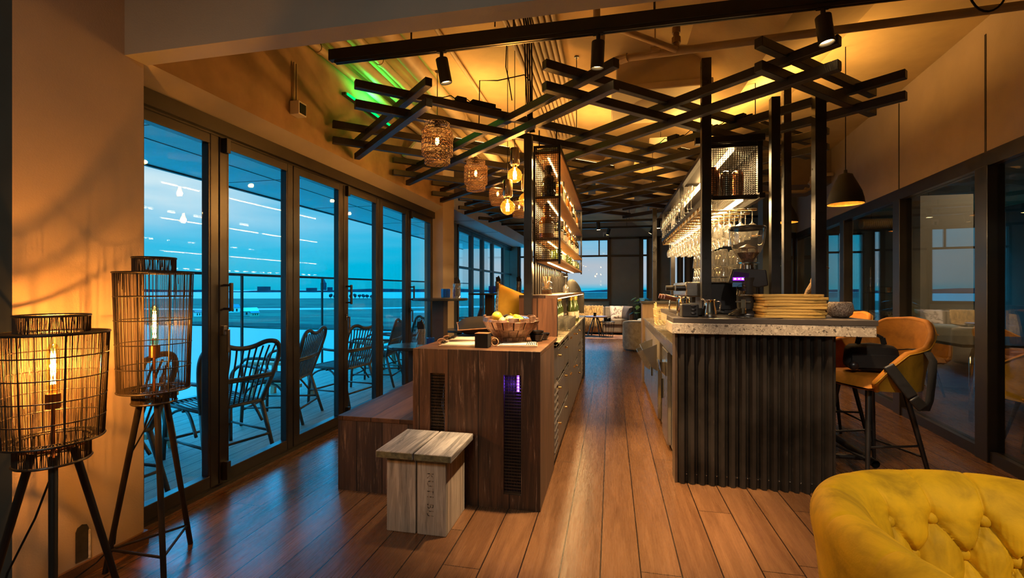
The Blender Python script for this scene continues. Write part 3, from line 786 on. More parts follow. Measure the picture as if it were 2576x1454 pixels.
# ------------------------------------------------------------------ left bar: oak block, bench, raised shelf, steel run
bar = thing('bar_counter', 'dark oak bar block with two mesh grilles and a worn brown top', 'bar counter', (-0.8, 2.66, 0))
BM = Matrix.Translation((0.8, -2.66, 0))
def bb(m, *a, **k):   # world-built part re-parented under the counter, world coordinates kept for its grain
    o = m.build(*a, **k); o.parent = bar; o.matrix_parent_inverse = Matrix.Translation(bar.location).inverted(); return o
G = [(-1.087, -0.992, 0.085, 0.785), (-0.624, -0.518, 0.085, 0.790)]
m = MB(); xs = [-1.20, G[0][0], G[0][1], G[1][0], G[1][1], -0.405]
for a, b in ((0, 1), (2, 3), (4, 5)): m.box(xs[a], xs[b], 2.66, 2.69, 0, 0.9325)
for g in G: m.box(g[0], g[1], 2.66, 2.69, 0, g[2]); m.box(g[0], g[1], 2.66, 2.69, g[3], 0.9325)
bb(m, 'front_panel', M_woodF)
m = MB(); m.box(-0.430, -0.405, 2.69, 3.32, 0, 0.905); bb(m, 'side_panel', M_woodS)
m = MB(); m.box(-1.20, -1.175, 2.69, 3.55, 0, 0.905); bb(m, 'side_panel', M_woodS)
m = MB(); m.box(-1.20, -0.405, 2.6905, 3.52, 0.906, 0.933); m.box(-1.20, -0.705, 3.52, 7.1, 0.906, 0.933)
bb(m, 'top', M_woodT, bevel=0.0025)
m = MB(); m.box(-1.20, -0.63, 3.55, 7.1, 0, 0.905); bb(m, 'back_run', M_woodS)
m = MB(); m.box(-1.15, -0.45, 2.98, 3.0, 0.02, 0.9); m.box(-1.15, -0.45, 2.70, 2.98, 0.02, 0.04); m.box(-0.80, -0.79, 2.70, 2.98, 0.04, 0.9)
bb(m, 'inner_lining', M_matte)
M_mesh = simple('mesh_wire', (0.10, 0.075, 0.05), 0.4, 0.7, var=0.2)
for g in G:
    m = MB(); n = 38
    for i in range(n):
        z = g[2]+0.012 + (g[3]-g[2]-0.02)*i/(n-1)
        m.bar((g[0], 2.676, z), (g[1], 2.676, z), 0.003, 0.0035)
    for i in range(11):
        x = g[0] + (g[1]-g[0])*(i+0.5)/11
        m.bar((x, 2.679, g[2]), (x, 2.679, g[3]), 0.0025, 0.0025)
    m.box(g[0], g[1], 2.668, 2.684, g[2], g[2]+0.008)
    bb(m, 'grille', M_mesh)
m = MB()
for x in (-0.560, -0.528): m.cyl((x, 2.78, 0.665), (x, 2.78, 0.775), 0.007, n=10)
M_uv = emitter('violet_tube', (0.22, 0.05, 1.0), 14.0)
bb(m, 'violet_tube', M_uv)
point('violet_glow', (-0.545, 2.76, 0.72), 0.5, (0.25, 0.08, 1.0), 0.02)
m = MB(); m.tube([(-1.03, 2.75, 0.70), (-1.035, 2.74, 0.60), (-1.022, 2.74, 0.50), (-1.02, 2.74, 0.40)], 0.003); m.tube([(-1.045, 2.74, 0.62), (-1.04, 2.74, 0.56), (-1.026, 2.74, 0.50)], 0.002)
bb(m, 'cable', simple('pale_blue_cable', (0.25, 0.32, 0.55), 0.5))

m = MB(); m.box(-1.735, -1.201, 2.685, 7.1, 0.452, 0.48)
bn = thing('bench', 'low dark oak bench running along the left side of the bar block', 'bench', (-1.47, 2.69, 0))
def bbn(m, *a, **k):
    o = m.build(*a, **k); o.parent = bn; o.matrix_parent_inverse = Matrix.Translation(bn.location).inverted(); return o
bbn(m, 'seat_top', M_woodTY, bevel=0.002)
m = MB(); m.box(-1.735, -1.201, 2.69, 2.715, 0, 0.452); bbn(m, 'front_panel', planks('bench_front', (0.035, 0.020, 0.014), (0.13, 0.075, 0.048), 'X', 'Z', 0.178, 5, rough=0.6, off=0.0, wear=(0.35, 0.24, 0.16), wear_amt=0.45, bump=0.5))
m = MB(); m.box(-1.733, -1.71, 2.715, 7.1, 0, 0.452); bbn(m, 'side_panel', M_woodS)

# raised box behind the block with an open niche to the aisle
rs = thing('bottle_niche', 'raised oak box on the bar with an open niche of glasses and bottles', 'bar shelf', (-0.555, 3.52, 0.89))
def brs(m, *a, **k):
    o = m.build(*a, **k); o.parent = rs; o.matrix_parent_inverse = Matrix.Translation(rs.location).inverted(); return o
m = MB(); m.box(-0.703, -0.405, 3.522, 3.56, 0.934, 1.228); brs(m, 'end_panel', planks('niche_end', (0.07, 0.028, 0.011), (0.21, 0.088, 0.034), 'X', 'Z', 0.155, 4, rough=0.45, off=0.715, bump=0.5))
m = MB(); m.box(-0.703, -0.405, 3.522, 7.1, 1.228, 1.252); brs(m, 'top_board', M_woodTY)
m = MB(); m.box(-0.703, -0.665, 3.56, 7.1, 0.934, 1.228); m.box(-0.66, -0.405, 7.07, 7.1, 0.934, 1.228); brs(m, 'back_panel', simple('niche_back', (0.05, 0.04, 0.03), 0.25, var=0.2))
m = MB(); m.box(-0.43, -0.415, 3.62, 7.0, 1.2205, 1.2275); brs(m, 'led_strip', M_led)
l = bpy.data.lights.new('niche_led', 'AREA'); l.shape = 'RECTANGLE'; l.size = 0.02; l.size_y = 3.3; l.energy = 9; l.color = (1.0, 0.62, 0.25)
lo = bpy.data.objects.new('niche_led', l); COL.objects.link(lo); lo.location = (-0.43, 5.3, 1.216)

# steel worktop and the run of grey units facing the aisle
m = MB(); m.box(-0.630, -0.388, 3.325, 7.13, 0.872, 0.893); 
m.box(-0.630, -0.388, 3.325, 3.52, 0.872, 0.893)
wt = m.build('worktop', simple('steel_worktop', (0.55, 0.45, 0.30), 0.28, 0.85, var=0.1, stretch=(1, 1, 1)), None, bevel=0.002); tag(wt, 'steel worktop along the aisle side of the left bar', 'worktop')
cutsU = [3.325, 3.58, 4.09, 4.49, 4.92, 5.355, 5.81, 6.30, 6.745, 7.12]
kinds = 'LDDPPEDLS'
names = ['slatted vent panel nearest the oak block', 'first grey drawer unit from the oak block', 'second grey drawer unit from the oak block', 'grey double-door unit beside the second drawer unit', 'grey door unit in the middle of the aisle run',
         'grey two-drawer unit past the middle of the aisle run', 'third grey three-drawer unit, far along the aisle', 'slatted vent panel at the far end of the aisle run', 'dark end panel closing the far end of the aisle run']
M_vent = simple('vent_slat', (0.24, 0.205, 0.175), 0.25, 0.6, var=0.1)
for i, kd in enumerate(kinds):
    y0, y1 = cutsU[i]+0.002, cutsU[i+1]-0.002
    u = thing('cabinet', names[i], 'cabinet', (-0.5, (y0+y1)/2, 0), 0, 'grey units under the steel worktop')
    Lm = Matrix.Translation((0.5, -(y0+y1)/2, 0))
    m = MB(); m.box(-0.629, -0.43, y0, y1, 0.0, 0.87); m.box(-0.43, -0.425, y0, y1, 0.0, 0.05)
    m.move(Lm).build('body', M_matte if kd in 'L' else M_greymetal, u)
    if kd == 'S':
        m = MB(); m.box(-0.43, -0.392, y0, y1, 0.0, 0.871); m.move(Lm).build('panel', M_black, u)
    elif kd == 'L':
        m = MB(); m.box(-0.43, -0.405, y0, y0+0.012, 0.05, 0.87); m.box(-0.43, -0.405, y1-0.012, y1, 0.05, 0.87); m.box(-0.43, -0.405, y0+0.012, y1-0.012, 0.62, 0.87); m.box(-0.43, -0.405, y0+0.012, y1-0.012, 0.05, 0.09)
        m.move(Lm).build('frame', M_greymetal, u, bevel=0.002)
        for k in range(10):
            z = 0.10+0.052*k
            m = MB(); m.cbox((-0.413, (y0+y1)/2, z+0.026), (0.004, y1-y0-0.026, 0.052), Matrix.Rotation(R(-28), 3, 'Y')); m.move(Lm).build('slat', M_vent, u)
    elif kd in 'DE':
        zs = [0.055, 0.335, 0.615, 0.868] if kd == 'D' else [0.055, 0.50, 0.868]
        for k in range(len(zs)-1):
            za, zb = zs[k]+0.003, zs[k+1]-0.003
            m = MB(); m.box(-0.43, -0.405, y0, y1, za, zb-0.055)
            m.box(-0.43, -0.405, y0, y0+0.02, zb-0.055, zb); m.box(-0.43, -0.405, y1-0.02, y1, zb-0.055, zb); m.box(-0.43, -0.405, y0+0.02, y1-0.02, zb-0.008, zb)
            d = m.move(Lm).build('drawer', M_greymetal, u, bevel=0.0015)
            m = MB(); m.cbox((-0.417, (y0+y1)/2, zb-0.048), (0.005, y1-y0-0.05, 0.036), Matrix.Rotation(R(38), 3, 'Y')); m.box(-0.43, -0.428, y0+0.02, y1-0.02, zb-0.055, zb-0.008)
            m.move(Lm).build('grip', M_vent, d)
            m = MB(); m.cyl((-0.405, y0+0.035, zb-0.085), (-0.392, y0+0.035, zb-0.085), 0.009, n=12); m.ball((-0.39, y0+0.035, zb-0.085), 0.009, 10, 6); m.move(Lm).build('knob', M_brass, d, smooth=True, auto=40)
    else:
        ym = (y0+y1)/2
        for k, (a, b) in enumerate(((y0, ym-0.0015), (ym+0.0015, y1))):
            for (za, zb) in ((0.055, 0.50), (0.506, 0.865)):
                m = MB(); m.box(-0.43, -0.405, a, b, za, zb); d = m.move(Lm).build('door', M_greymetal, u, bevel=0.0015)
                yk = b-0.03 if k == 0 else a+0.03
                m = MB(); m.cyl((-0.405, yk, zb-0.06), (-0.393, yk, zb-0.06), 0.009, n=10); m.move(Lm).build('knob', M_brass, d)

# upright slats screening the left of the bar, between the raised box and the hanging shelf
m = MB()
y = 3.80
while y < 7.0:
    m.box(-0.66, -0.64, y, y+0.05, 1.253, 1.52); y += 0.135
tag(m.build('slat_screen', M_black), 'row of upright black slats between the raised box and the hanging shelf', 'screen')

# ------------------------------------------------------------------ black posts
def post(x, y, z0, z1, w, label, cap=False):
    m = MB(); m.box(-w/2, w/2, -w/2, w/2, 0, z1-z0)
    if cap: m.box(-w/2+0.004, w/2-0.004, -w/2+0.004, w/2-0.004, z1-z0, z1-z0+0.004)
    o = m.build('steel_post', simple('post_black', (0.016, 0.0145, 0.015), 0.30, 0.2, var=0.3, scale=18, spec=0.7) if 'post_black' not in MATS else MATS['post_black'], None, bevel=0.003)
    o.location = (x, y, z0); return tag(o, label, 'post', 'black posts of the bar')
post(-0.622, 3.485, 0.934, 2.475, 0.062, 'black square post standing on the oak block beside the mesh shelf')

# ------------------------------------------------------------------ hanging mesh bottle shelf
M_shelfwood = planks('shelf_oak', (0.22, 0.12, 0.04), (0.46, 0.27, 0.10), 'X', 'Y', 0.4, 3.0, rough=0.5, off=0.33, seam=0.0)
M_wire = simple('cage_wire', (0.028, 0.018, 0.010), 0.45, 0.5, var=0.2)
SX0, SX1, SY0, SY1, SZ0, SZ1 = -0.617, -0.413, 3.75, 6.53, 1.525, 2.475
sh = thing('bottle_shelf', 'hanging wire-mesh bottle shelf with lit oak boards, left of the aisle', 'shelf', ((SX0+SX1)/2, SY0, SZ0))
SM = Matrix.Translation(((SX0+SX1)/2, SY0, SZ0)).inverted()
def bsh(m, *a, **k): 
    o = m.build(*a, **k); o.parent = sh; o.matrix_parent_inverse = SM; return o
m = MB()
for (x, y) in ((SX0, SY0), (SX1, SY0), (SX0, SY1), (SX1, SY1), (SX1, 5.14), (SX0, 5.14)):
    if (x, y) == (SX1, 5.14): continue
    zt = SZ1
    m.box(x-0.009, x+0.009, y-0.009, y+0.009, SZ0-0.02, zt)
for x in (SX0, SX1): m.box(x-0.009, x+0.009, SY0, SY1, SZ1-0.018, SZ1)
for y in (SY0, SY1): m.box(SX0, SX1, y-0.009, y+0.009, SZ1-0.018, SZ1)
bsh(m, 'frame', M_black)
for x in (SX0+0.03, SX1-0.03):
    for y in (SY0+0.05, SY1-0.05):
        m = MB(); m.cyl((x, y, SZ1), (x, y, ZL-0.034 if False else 2.62), 0.006, n=6); bsh(m, 'hanger', M_black)
SHZ = [1.525, 1.70, 2.04, 2.405]
for k, z in enumerate(SHZ):
    m = MB(); m.box(SX0+0.006, SX1+0.012 if k != 3 else SX1+0.012, SY0+0.012, SY1-0.012, z, z+0.022); b = bsh(m, 'shelf_board', M_shelfwood, bevel=0.002)
    m = MB(); m.box(-0.525, -0.511, SY0+0.10, SY1-0.12, z-0.007, z-0.0005); o = m.build('led_strip', M_led); o.parent = b
    l = bpy.data.lights.new('shelf_led', 'AREA'); l.shape = 'RECTANGLE'; l.size = 0.02; l.size_y = SY1-SY0-0.25; l.energy = 40; l.color = (1.0, 0.58, 0.20)
    lo = bpy.data.objects.new('shelf_led', l); COL.objects.link(lo); lo.location = (-0.518, (SY0+SY1)/2, z-0.010)
# woven wire: near end and window side, plus the far end
def weave(m, axis, fixed, a0, a1, z0, z1, step, r=0.0037):
    n = max(2, int((a1-a0)/step)); k = max(2, int((z1-z0)/step))
    for i in range(1, n):
        a = a0+(a1-a0)*i/n
        p, q = ((a, fixed, z0), (a, fixed, z1)) if axis == 'x' else ((fixed, a, z0), (fixed, a, z1))
        m.bar(p, q, r, r)
    for j in range(1, k):
        z = z0+(z1-z0)*j/k
        p, q = ((a0, fixed, z), (a1, fixed, z)) if axis == 'x' else ((fixed, a0, z), (fixed, a1, z))
        m.bar(p, q, r, r)
m = MB(); weave(m, 'x', SY0, SX0, SX1, SZ0, SZ1, 0.0165); bsh(m, 'mesh_end', M_wire)
m = MB(); weave(m, 'x', SY1, SX0, SX1, SZ0, SZ1, 0.0165); bsh(m, 'mesh_end', M_wire)
m = MB(); weave(m, 'y', SX0, SY0, SY1, SZ0, SZ1, 0.0165); bsh(m, 'mesh_side', M_wire)

# ------------------------------------------------------------------ bottles and glassware (one mesh of a kind, an object each)
ORD = ['first', 'second', 'third', 'fourth', 'fifth', 'sixth', 'seventh', 'eighth', 'ninth', 'tenth', 'eleventh', 'twelfth', 'thirteenth', 'fourteenth', 'fifteenth', 'sixteenth', 'seventeenth', 'eighteenth', 'nineteenth', 'twentieth']
def tinted(name, col, rough=0.05, metal=0.0):
    t = NT(name); v = t.coords('Object'); f = t.noise(v, 9, 2)
    c = t.ramp(f, [(0.3, tuple(x*0.8 for x in col)), (0.7, col)])
    p = t.principled(c, rough, metal, 0.8, None, coat=0.4); return t.m
M_amber = tinted('amber_spirit', (0.35, 0.14, 0.03)); M_dark = tinted('dark_glass', (0.02, 0.018, 0.012)); M_gr = tinted('green_glass', (0.05, 0.075, 0.015)); M_paleg = tinted('pale_spirit', (0.40, 0.38, 0.28)); M_red = tinted('red_spirit', (0.22, 0.03, 0.015))
M_foil = simple('gold_foil', (0.62, 0.43, 0.10), 0.3, 0.8, var=0.2, scale=30)
M_paper = simple('label_paper', (0.60, 0.52, 0.40), 0.8, var=0.12, scale=25)
M_stop = simple('bottle_cap', (0.03, 0.02, 0.015), 0.4)
PROF = {'round': [(0.001,0),(0.036,0),(0.039,0.006),(0.039,0.15),(0.034,0.18),(0.015,0.205),(0.0135,0.25),(0.016,0.252),(0.016,0.262),(0.001,0.262)],
        'squat': [(0.001,0),(0.045,0),(0.048,0.01),(0.048,0.10),(0.04,0.13),(0.017,0.15),(0.015,0.185),(0.02,0.187),(0.02,0.21),(0.001,0.21)],
        'slim': [(0.001,0),(0.031,0),(0.033,0.006),(0.033,0.17),(0.016,0.215),(0.013,0.28),(0.015,0.29),(0.001,0.29)],
        'wine': [(0.001,0),(0.036,0),(0.0385,0.006),(0.0385,0.17),(0.032,0.20),(0.016,0.235),(0.014,0.29),(0.0155,0.30),(0.001,0.30)],
        'jug': [(0.001,0),(0.058,0),(0.062,0.015),(0.062,0.13),(0.052,0.17),(0.022,0.195),(0.02,0.215),(0.03,0.22),(0.033,0.25),(0.024,0.275),(0.001,0.28)]}
def bottle_proto(kind, mat, n=16, cap=True, paper=True):
    m = MB(); p = PROF[kind]; m.lathe(p, n=n); o = m.build('bottle', mat, None, smooth=True, auto=50)
    h = p[-1][1]; r = p[2][0]
    if paper:
        m = MB(); m.lathe([(r+0.0006, h*0.14), (r+0.0006, h*0.42)], n=n); m.build('paper_label', M_paper, o, smooth=True)
    if cap:
        m = MB(); m.lathe([(0.001, h+0.012), (p[-2][0]+0.001, h+0.012), (p[-2][0]+0.001, h-0.035)], n=12); m.build('cap', M_foil if kind == 'wine' else M_stop, o)
    return o
protos = [bottle_proto('round', M_amber), bottle_proto('slim', M_paleg), bottle_proto('squat', M_dark), bottle_proto('round', M_gr), bottle_proto('slim', M_red), bottle_proto('round', M_dark)]
pdesc = ['amber spirit bottle', 'pale clear bottle', 'squat dark bottle', 'green bottle', 'slim red bottle', 'dark bottle']
used = set()
def put(proto, loc, label, group, rz=0, cat='bottle', sc=1.0):
    if proto.name not in used:
        used.add(proto.name); o = proto; o.location = loc; o.rotation_euler = (0, 0, rz)
    else: o = dup(proto, loc, rz)
    o.scale = (sc, sc, sc); tag(o, label, cat, group); return o
jug = bottle_proto('jug', M_dark, 20, False, False); put(jug, (-0.515, 3.86, SHZ[2]+0.022), 'big dark stoppered decanter behind the mesh end, on the middle shelf', 'bottles on the middle shelf')
jug2 = bottle_proto('jug', M_amber, 20, True, True); put(jug2, (-0.53, 3.84, SHZ[1]+0.022), 'large round amber bottle behind the mesh end, on the lower shelf', 'bottles on the lower shelf')
for sidx, zz, nn, y0 in ((2, SHZ[2]+0.022, 15, 4.06), (1, SHZ[1]+0.022, 17, 4.0)):
    for i in range(nn):
        k = rnd.randrange(6); y = y0 + (SY1-0.15-y0)*i/(nn-1); x = -0.505+(0.035 if i % 2 else -0.03)
        nm = 'middle' if sidx == 2 else 'lower'
        put(protos[k], (x, y, zz), '%s, %s from the near end of the %s mesh shelf' % (pdesc[k], ORD[i+1], nm), 'bottles on the %s shelf' % nm, rnd.random()*6, sc=0.92+0.14*rnd.random())
jar = MB(); jar.lathe([(0.001,0),(0.032,0),(0.034,0.005),(0.034,0.085),(0.029,0.09),(0.031,0.11),(0.001,0.11)], n=14)
jar = jar.build('jar', M_gr, None, smooth=True, auto=50)
jar2 = MB(); jar2.lathe([(0.001,0),(0.038,0),(0.04,0.005),(0.04,0.08),(0.03,0.095),(0.001,0.095)], n=14); jar2 = jar2.build('jar', M_paleg, None, smooth=True, auto=50)
for i in range(14):
    y = 3.88+2.5*i/13; a = i % 3 == 0
    put(jar2 if a else jar, (-0.5+(0.04 if i % 2 else -0.04), y, SHZ[0]+0.022), '%s, %s from the near end of the bottom mesh shelf' % ('pale jar' if a else 'small green jar', ORD[i]), 'jars on the bottom shelf', cat='jar', sc=0.9 if a else 1.0)
# champagne bottles and tumblers in the niche
wine = bottle_proto('wine', M_gr, 16, True, True)
for i, (x, y) in enumerate(((-0.60, 5.0), (-0.60, 5.18), (-0.60, 5.36), (-0.60, 5.54), (-0.49, 5.72), (-0.45, 5.84), (-0.52, 5.92), (-0.45, 6.05), (-0.50, 6.2))):
    put(wine, (x, y, 0.893), 'green gold-necked bottle, %s from the near end of the niche' % ORD[i], 'bottles in the niche', rnd.random()*6)
tum = MB(); tum.lathe([(0.001,0.004),(0.026,0.004),(0.028,0.0),(0.030,0.004),(0.036,0.105),(0.0345,0.105),(0.028,0.012),(0.001,0.010)], n=14)
tum = tum.build('tumbler', M_glassrack, None, smooth=True, auto=50)
n_t = 0
for j in range(3):
    for i in range(9):
        y = 4.55+0.086*i*1.05; x = -0.585+0.078*j
        put(tum, (x, y, 0.893), '%s tumbler from the near end in the %s row of the niche' % (ORD[i], ['back', 'middle', 'front'][j]), 'tumblers in the niche', cat='glass')
# things on the raised board
m = MB(); m.lathe([(0.001,0),(0.045,0),(0.048,0.008),(0.048,0.05),(0.03,0.06),(0.03,0.064),(0.047,0.07),(0.047,0.10),(0.028,0.115),(0.012,0.118),(0.012,0.13),(0.001,0.132)], n=24)
o = m.build('glass_jar', M_clear, None, smooth=True, auto=40); o.location = (-0.545, 3.95, 1.253); tag(o, 'faceted clear glass jar of straws on the raised oak board', 'jar')
m = MB(); m.cyl((0, 0, 0.004), (0, 0, 0.04), 0.04, n=16); m.build('contents', simple('brown_sugar', (0.32, 0.18, 0.08), 0.9, var=0.5, scale=90), o)
m = MB()
for k in range(7):
    a = k*0.9; m.bar((0.01*math.cos(a), 0.01*math.sin(a), 0.05), (0.034*math.cos(a), 0.034*math.sin(a), 0.155), 0.006, 0.006)
m.build('stirrers', simple('pale_wood', (0.55, 0.38, 0.22), 0.7), o)
def goblet_prof(h, rb, rf=0.034, stem=0.5):
    s = h*stem
    return [(0.001, 0.0), (rf, 0.0), (rf, 0.002), (0.008, 0.006), (0.0035, 0.012), (0.0033, s-0.012), (0.008, s), (rb*0.72, s+(h-s)*0.16), (rb, s+(h-s)*0.45), (rb*0.93, s+(h-s)*0.75), (rb*0.78, h), (rb*0.76, h), (rb*0.90, s+(h-s)*0.75), (rb*0.97, s+(h-s)*0.45), (rb*0.68, s+(h-s)*0.18), (0.001, s+0.008)]
def goblet(h, rb, flip, n=18, name='wine_glass', stem=0.5):
    m = MB(); pr = goblet_prof(h, rb, stem=stem)
    if flip: pr = [(r, h-z) for r, z in pr]
    m.lathe(pr, n=n); return m.build(name, M_glassrack, None, smooth=True, auto=60)
o = goblet(0.19, 0.036, True); o.location = (-0.50, 5.2, 1.253); tag(o, 'single wine glass upside down on the raised oak board', 'glass')
m = MB(); pts = []
nu, nv = 16, 9
for j in range(nv):
    v = j/(nv-1)
    for i in range(nu):
        a = 2*PI*i/nu
        r = (0.19*(1-v)**0.7+0.035)*(1+0.18*math.sin(3*a+2*v)+0.08*math.sin(7*a))
        pts.append((r*math.cos(a)*0.55, r*math.sin(a)*1.2-0.05*v, 0.003+0.17*v**0.8+0.01*math.sin(5*a)*v))
m.grid(pts, nu, nv, True); m.disc((0, -0.05, 0.172), 0.02)
o = m.build('draped_bag', M_fabric_dark, None, smooth=True, subsurf=1); o.location = (-0.52, 6.2, 1.253); tag(o, 'crumpled black bag slumped at the far end of the raised board', 'bag')
m = MB(); m.tube([(0.02, 0.05, 0.17), (0.05, 0.0, 0.10), (0.08, -0.12, 0.04)], 0.005); m.build('piping', M_paper, o)
# ------------------------------------------------------------------ crate stool in front of the oak block
st = thing('crate_stool', 'weathered grey plank box stool with stencilled letters, against the oak block', 'stool', (-1.01, 2.42, 0), 0)
def bst(m, *a, **k):
    o = m.build(*a, **k); o.parent = st; o.matrix_parent_inverse = Matrix.Translation(st.location).inverted(); return o
sx0, sx1, sy0, sy1 = -1.183, -0.846, 2.285, 2.60
xm = -1.012
for (a, b) in ((sx0, xm-0.004), (xm+0.004, sx1)):
    m = MB(); m.box(a, b, sy0, sy0+0.028, 0.0, 0.402); bst(m, 'front_plank', M_grey_side, bevel=0.004)
    m = MB(); m.box(a, b, sy1-0.028, sy1, 0.0, 0.402); bst(m, 'back_plank', M_grey_side, bevel=0.004)
M_grey_end = planks('weathered_end', (0.20, 0.155, 0.115), (0.46, 0.37, 0.28), 'Y', 'Z', 0.158, 9.0, rough=0.8, seam=0.002, grain=1.4, bump=0.9, off=0.005)
for (a, b) in ((sx0+0.001, sx0+0.028), (sx1-0.028, sx1-0.001)):
    m = MB(); m.box(a, b, sy0+0.029, sy1-0.029, 0.0, 0.401); bst(m, 'side_plank', M_grey_end, bevel=0.003)
M_moss = simple('mossy_end_grain', (0.09, 0.085, 0.045), 0.95, var=0.5, scale=40, bump=0.5)
for (a, b) in ((-1.226, xm-0.003), (xm+0.003, -0.803)):
    m = MB(); m.box(a, b, 2.245, 2.635, 0.403, 0.442); p = bst(m, 'seat_plank', M_grey_top, bevel=0.005)
    m = MB(); m.box(a+0.004, b-0.004, 2.2435, 2.246, 0.407, 0.438); q = m.build('end_grain', M_moss); q.parent = p; q.location = (0, 0, 0)
txt = bpy.data.curves.new('stencil_letters', 'FONT'); txt.body = 'KUTI BU'; txt.size = 0.052; txt.extrude = 0.0002; txt.space_character = 1.25; txt.align_x = 'CENTER'; txt.align_y = 'CENTER'
to = bpy.data.objects.new('stencil_letters', txt); COL.objects.link(to)
tmat = NT('stencil_ink'); tv = tmat.coords('Object', (60, 60, 60)); tf = tmat.ramp(tmat.noise(tv, 1.2, 3), [(0.42, (0.02, 0.018, 0.015)), (0.56, (0.26, 0.21, 0.16))]); tmat.principled(tf, 0.9)
bpy.context.view_layer.update()
tme = bpy.data.meshes.new_from_object(to); bpy.data.objects.remove(to); to = bpy.data.objects.new('stencil_letters', tme); COL.objects.link(to)
tme.materials.clear(); tme.materials.append(tmat.m)
to.location = (-0.935, 2.2845, 0.215); to.rotation_euler = (R(90), R(90), 0)
to.parent = st; to.matrix_parent_inverse = Matrix.Translation(st.location).inverted()

# ------------------------------------------------------------------ things standing on the oak block
ZC = 0.9335
def bronze_leaf(name, c1, c2):
    t = NT(name); v = t.coords('Object'); f = t.noise(v, 34, 5, 0.65); 
    t.principled(t.ramp(f, [(0.3, c1), (0.7, c2)]), t.math('MULTIPLY_ADD', f, 0.3, 0.18), 0.55, 0.7, t.bump(f, 0.5, 0.004)); return t.m
M_coco = bronze_leaf('coconut_tile', (0.10, 0.042, 0.022), (0.42, 0.24, 0.15))
bowl = thing('tiled_bowl', 'round brown bowl faced with curved shell tiles, full of wrapped sweets', 'bowl', (-0.675, 3.10, ZC))
rings = [(0.095, 0.0, 0.112, 0.045), (0.116, 0.043, 0.160, 0.095), (0.163, 0.094, 0.192, 0.150), (0.190, 0.146, 0.186, 0.176)]
for j, (r0, z0, r1, z1) in enumerate(rings):
    n = 15
    for i in range(n):
        a0 = 2*PI*(i+0.5*(j % 2)+0.04)/n; a1 = 2*PI*(i+1+0.5*(j % 2)-0.04)/n
        m = MB(); dz = rnd.uniform(-0.004, 0.006) if j < 3 else rnd.uniform(-0.014, 0.016)
        vs = []
        for (rr, zz) in ((r0+rnd.uniform(0, .003), z0), (r1+rnd.uniform(-.002, .004), z1+dz)):
            for a in (a0, (a0+a1)/2, a1):
                k = rr*(1.012 if a == (a0+a1)/2 else 0.994); vs.append((k*math.cos(a), k*math.sin(a), zz))
        inn = [(x*0.93, y*0.93, z) for x, y, z in vs]
        m.add(vs+inn, [(0,1,4,3),(1,2,5,4),(6,9,10,7),(7,10,11,8),(3,4,10,9),(4,5,11,10),(0,6,7,1),(1,7,8,2),(0,3,9,6),(2,8,11,5)])
        m.build('tile', M_coco, bowl, bevel=0.002, seg=1)
m = MB(); m.lathe([(0.001, 0.002), (0.09, 0.002), (0.108, 0.045), (0.15, 0.095), (0.178, 0.15), (0.174, 0.15), (0.14, 0.095), (0.10, 0.05), (0.001, 0.03)], n=30); m.build('lining', M_coco, bowl, smooth=True)
cols = [(0.62, 0.46, 0.02), (0.03, 0.03, 0.03), (0.50, 0.42, 0.20), (0.02, 0.08, 0.25), (0.45, 0.2, 0.05)]
cn = ['yellow', 'black', 'cream', 'blue', 'amber']
for i in range(12):
    a = i*2.399; r = 0.035+0.10*math.sqrt((i+0.5)/12); k = i % 5
    m = MB(); m.ball((0, 0, 0), 0.03, 10, 7, (1.25, 0.9, 0.65))
    m.prism([(-0.036, 0), (-0.062, 0.02), (-0.058, -0.018)], -0.003, 0.003); m.prism([(0.036, 0), (0.06, -0.02), (0.06, 0.018)], -0.003, 0.003)
    nm = 'wrapper_%s' % cn[k]
    o = m.build('wrapped_sweet', MATS[nm] if nm in MATS else simple(nm, cols[k], 0.35, 0.2, var=0.2, scale=30), None, smooth=True, auto=50)
    o.location = (-0.675+r*math.cos(a)*0.85, 3.10+r*math.sin(a)*0.85, ZC+0.152+0.03*(1-r/0.15)); o.rotation_euler = (0.5*math.sin(a), 0.4*math.cos(a), a*2)
    place = ['at the middle', 'just left of the middle', 'toward the window side', 'toward the camera', 'toward the aisle', 'on the rear side', 'on the window side rim', 'on the front left', 'on the front rim', 'on the aisle rim', 'on the rear rim', 'on the rear left rim'][i]
    tag(o, '%s wrapped sweet in the tiled bowl, %s' % (cn[k], place), 'sweet', 'sweets in the tiled bowl')
m = MB(); m.ball((0, 0, 0), 0.035, 16, 10, (1, 1, 0.95)); o = m.build('lemon', simple('lemon_skin', (0.65, 0.47, 0.03), 0.4, var=0.1, scale=60, bump=0.2, bscale=200), None, smooth=True)
o.location = (-0.755, 3.02, ZC+0.182); tag(o, 'yellow lemon half showing over the rim of the tiled bowl', 'lemon')
# stacked black dip bowls
dip = MB(); dip.lathe([(0.001,0),(0.030,0),(0.036,0.008),(0.052,0.045),(0.054,0.05),(0.050,0.05),(0.034,0.012),(0.001,0.010)], n=24)
dip = dip.build('dip_bowl', simple('black_glaze', (0.012, 0.012, 0.012), 0.25, var=0.2), None, smooth=True, auto=50)
for i, (x, y, z, l) in enumerate(((-0.515, 3.20, 0, 'lower black dip bowl of the near stack beside the tiled bowl'), (-0.515, 3.20, 0.024, 'upper black dip bowl of the near stack beside the tiled bowl'), (-0.485, 3.29, 0, 'black dip bowl behind the stacked pair by the tiled bowl'))):
    o = dip if i == 0 else dup(dip); o.location = (x, y, ZC+z); tag(o, l, 'bowl', 'black dip bowls')
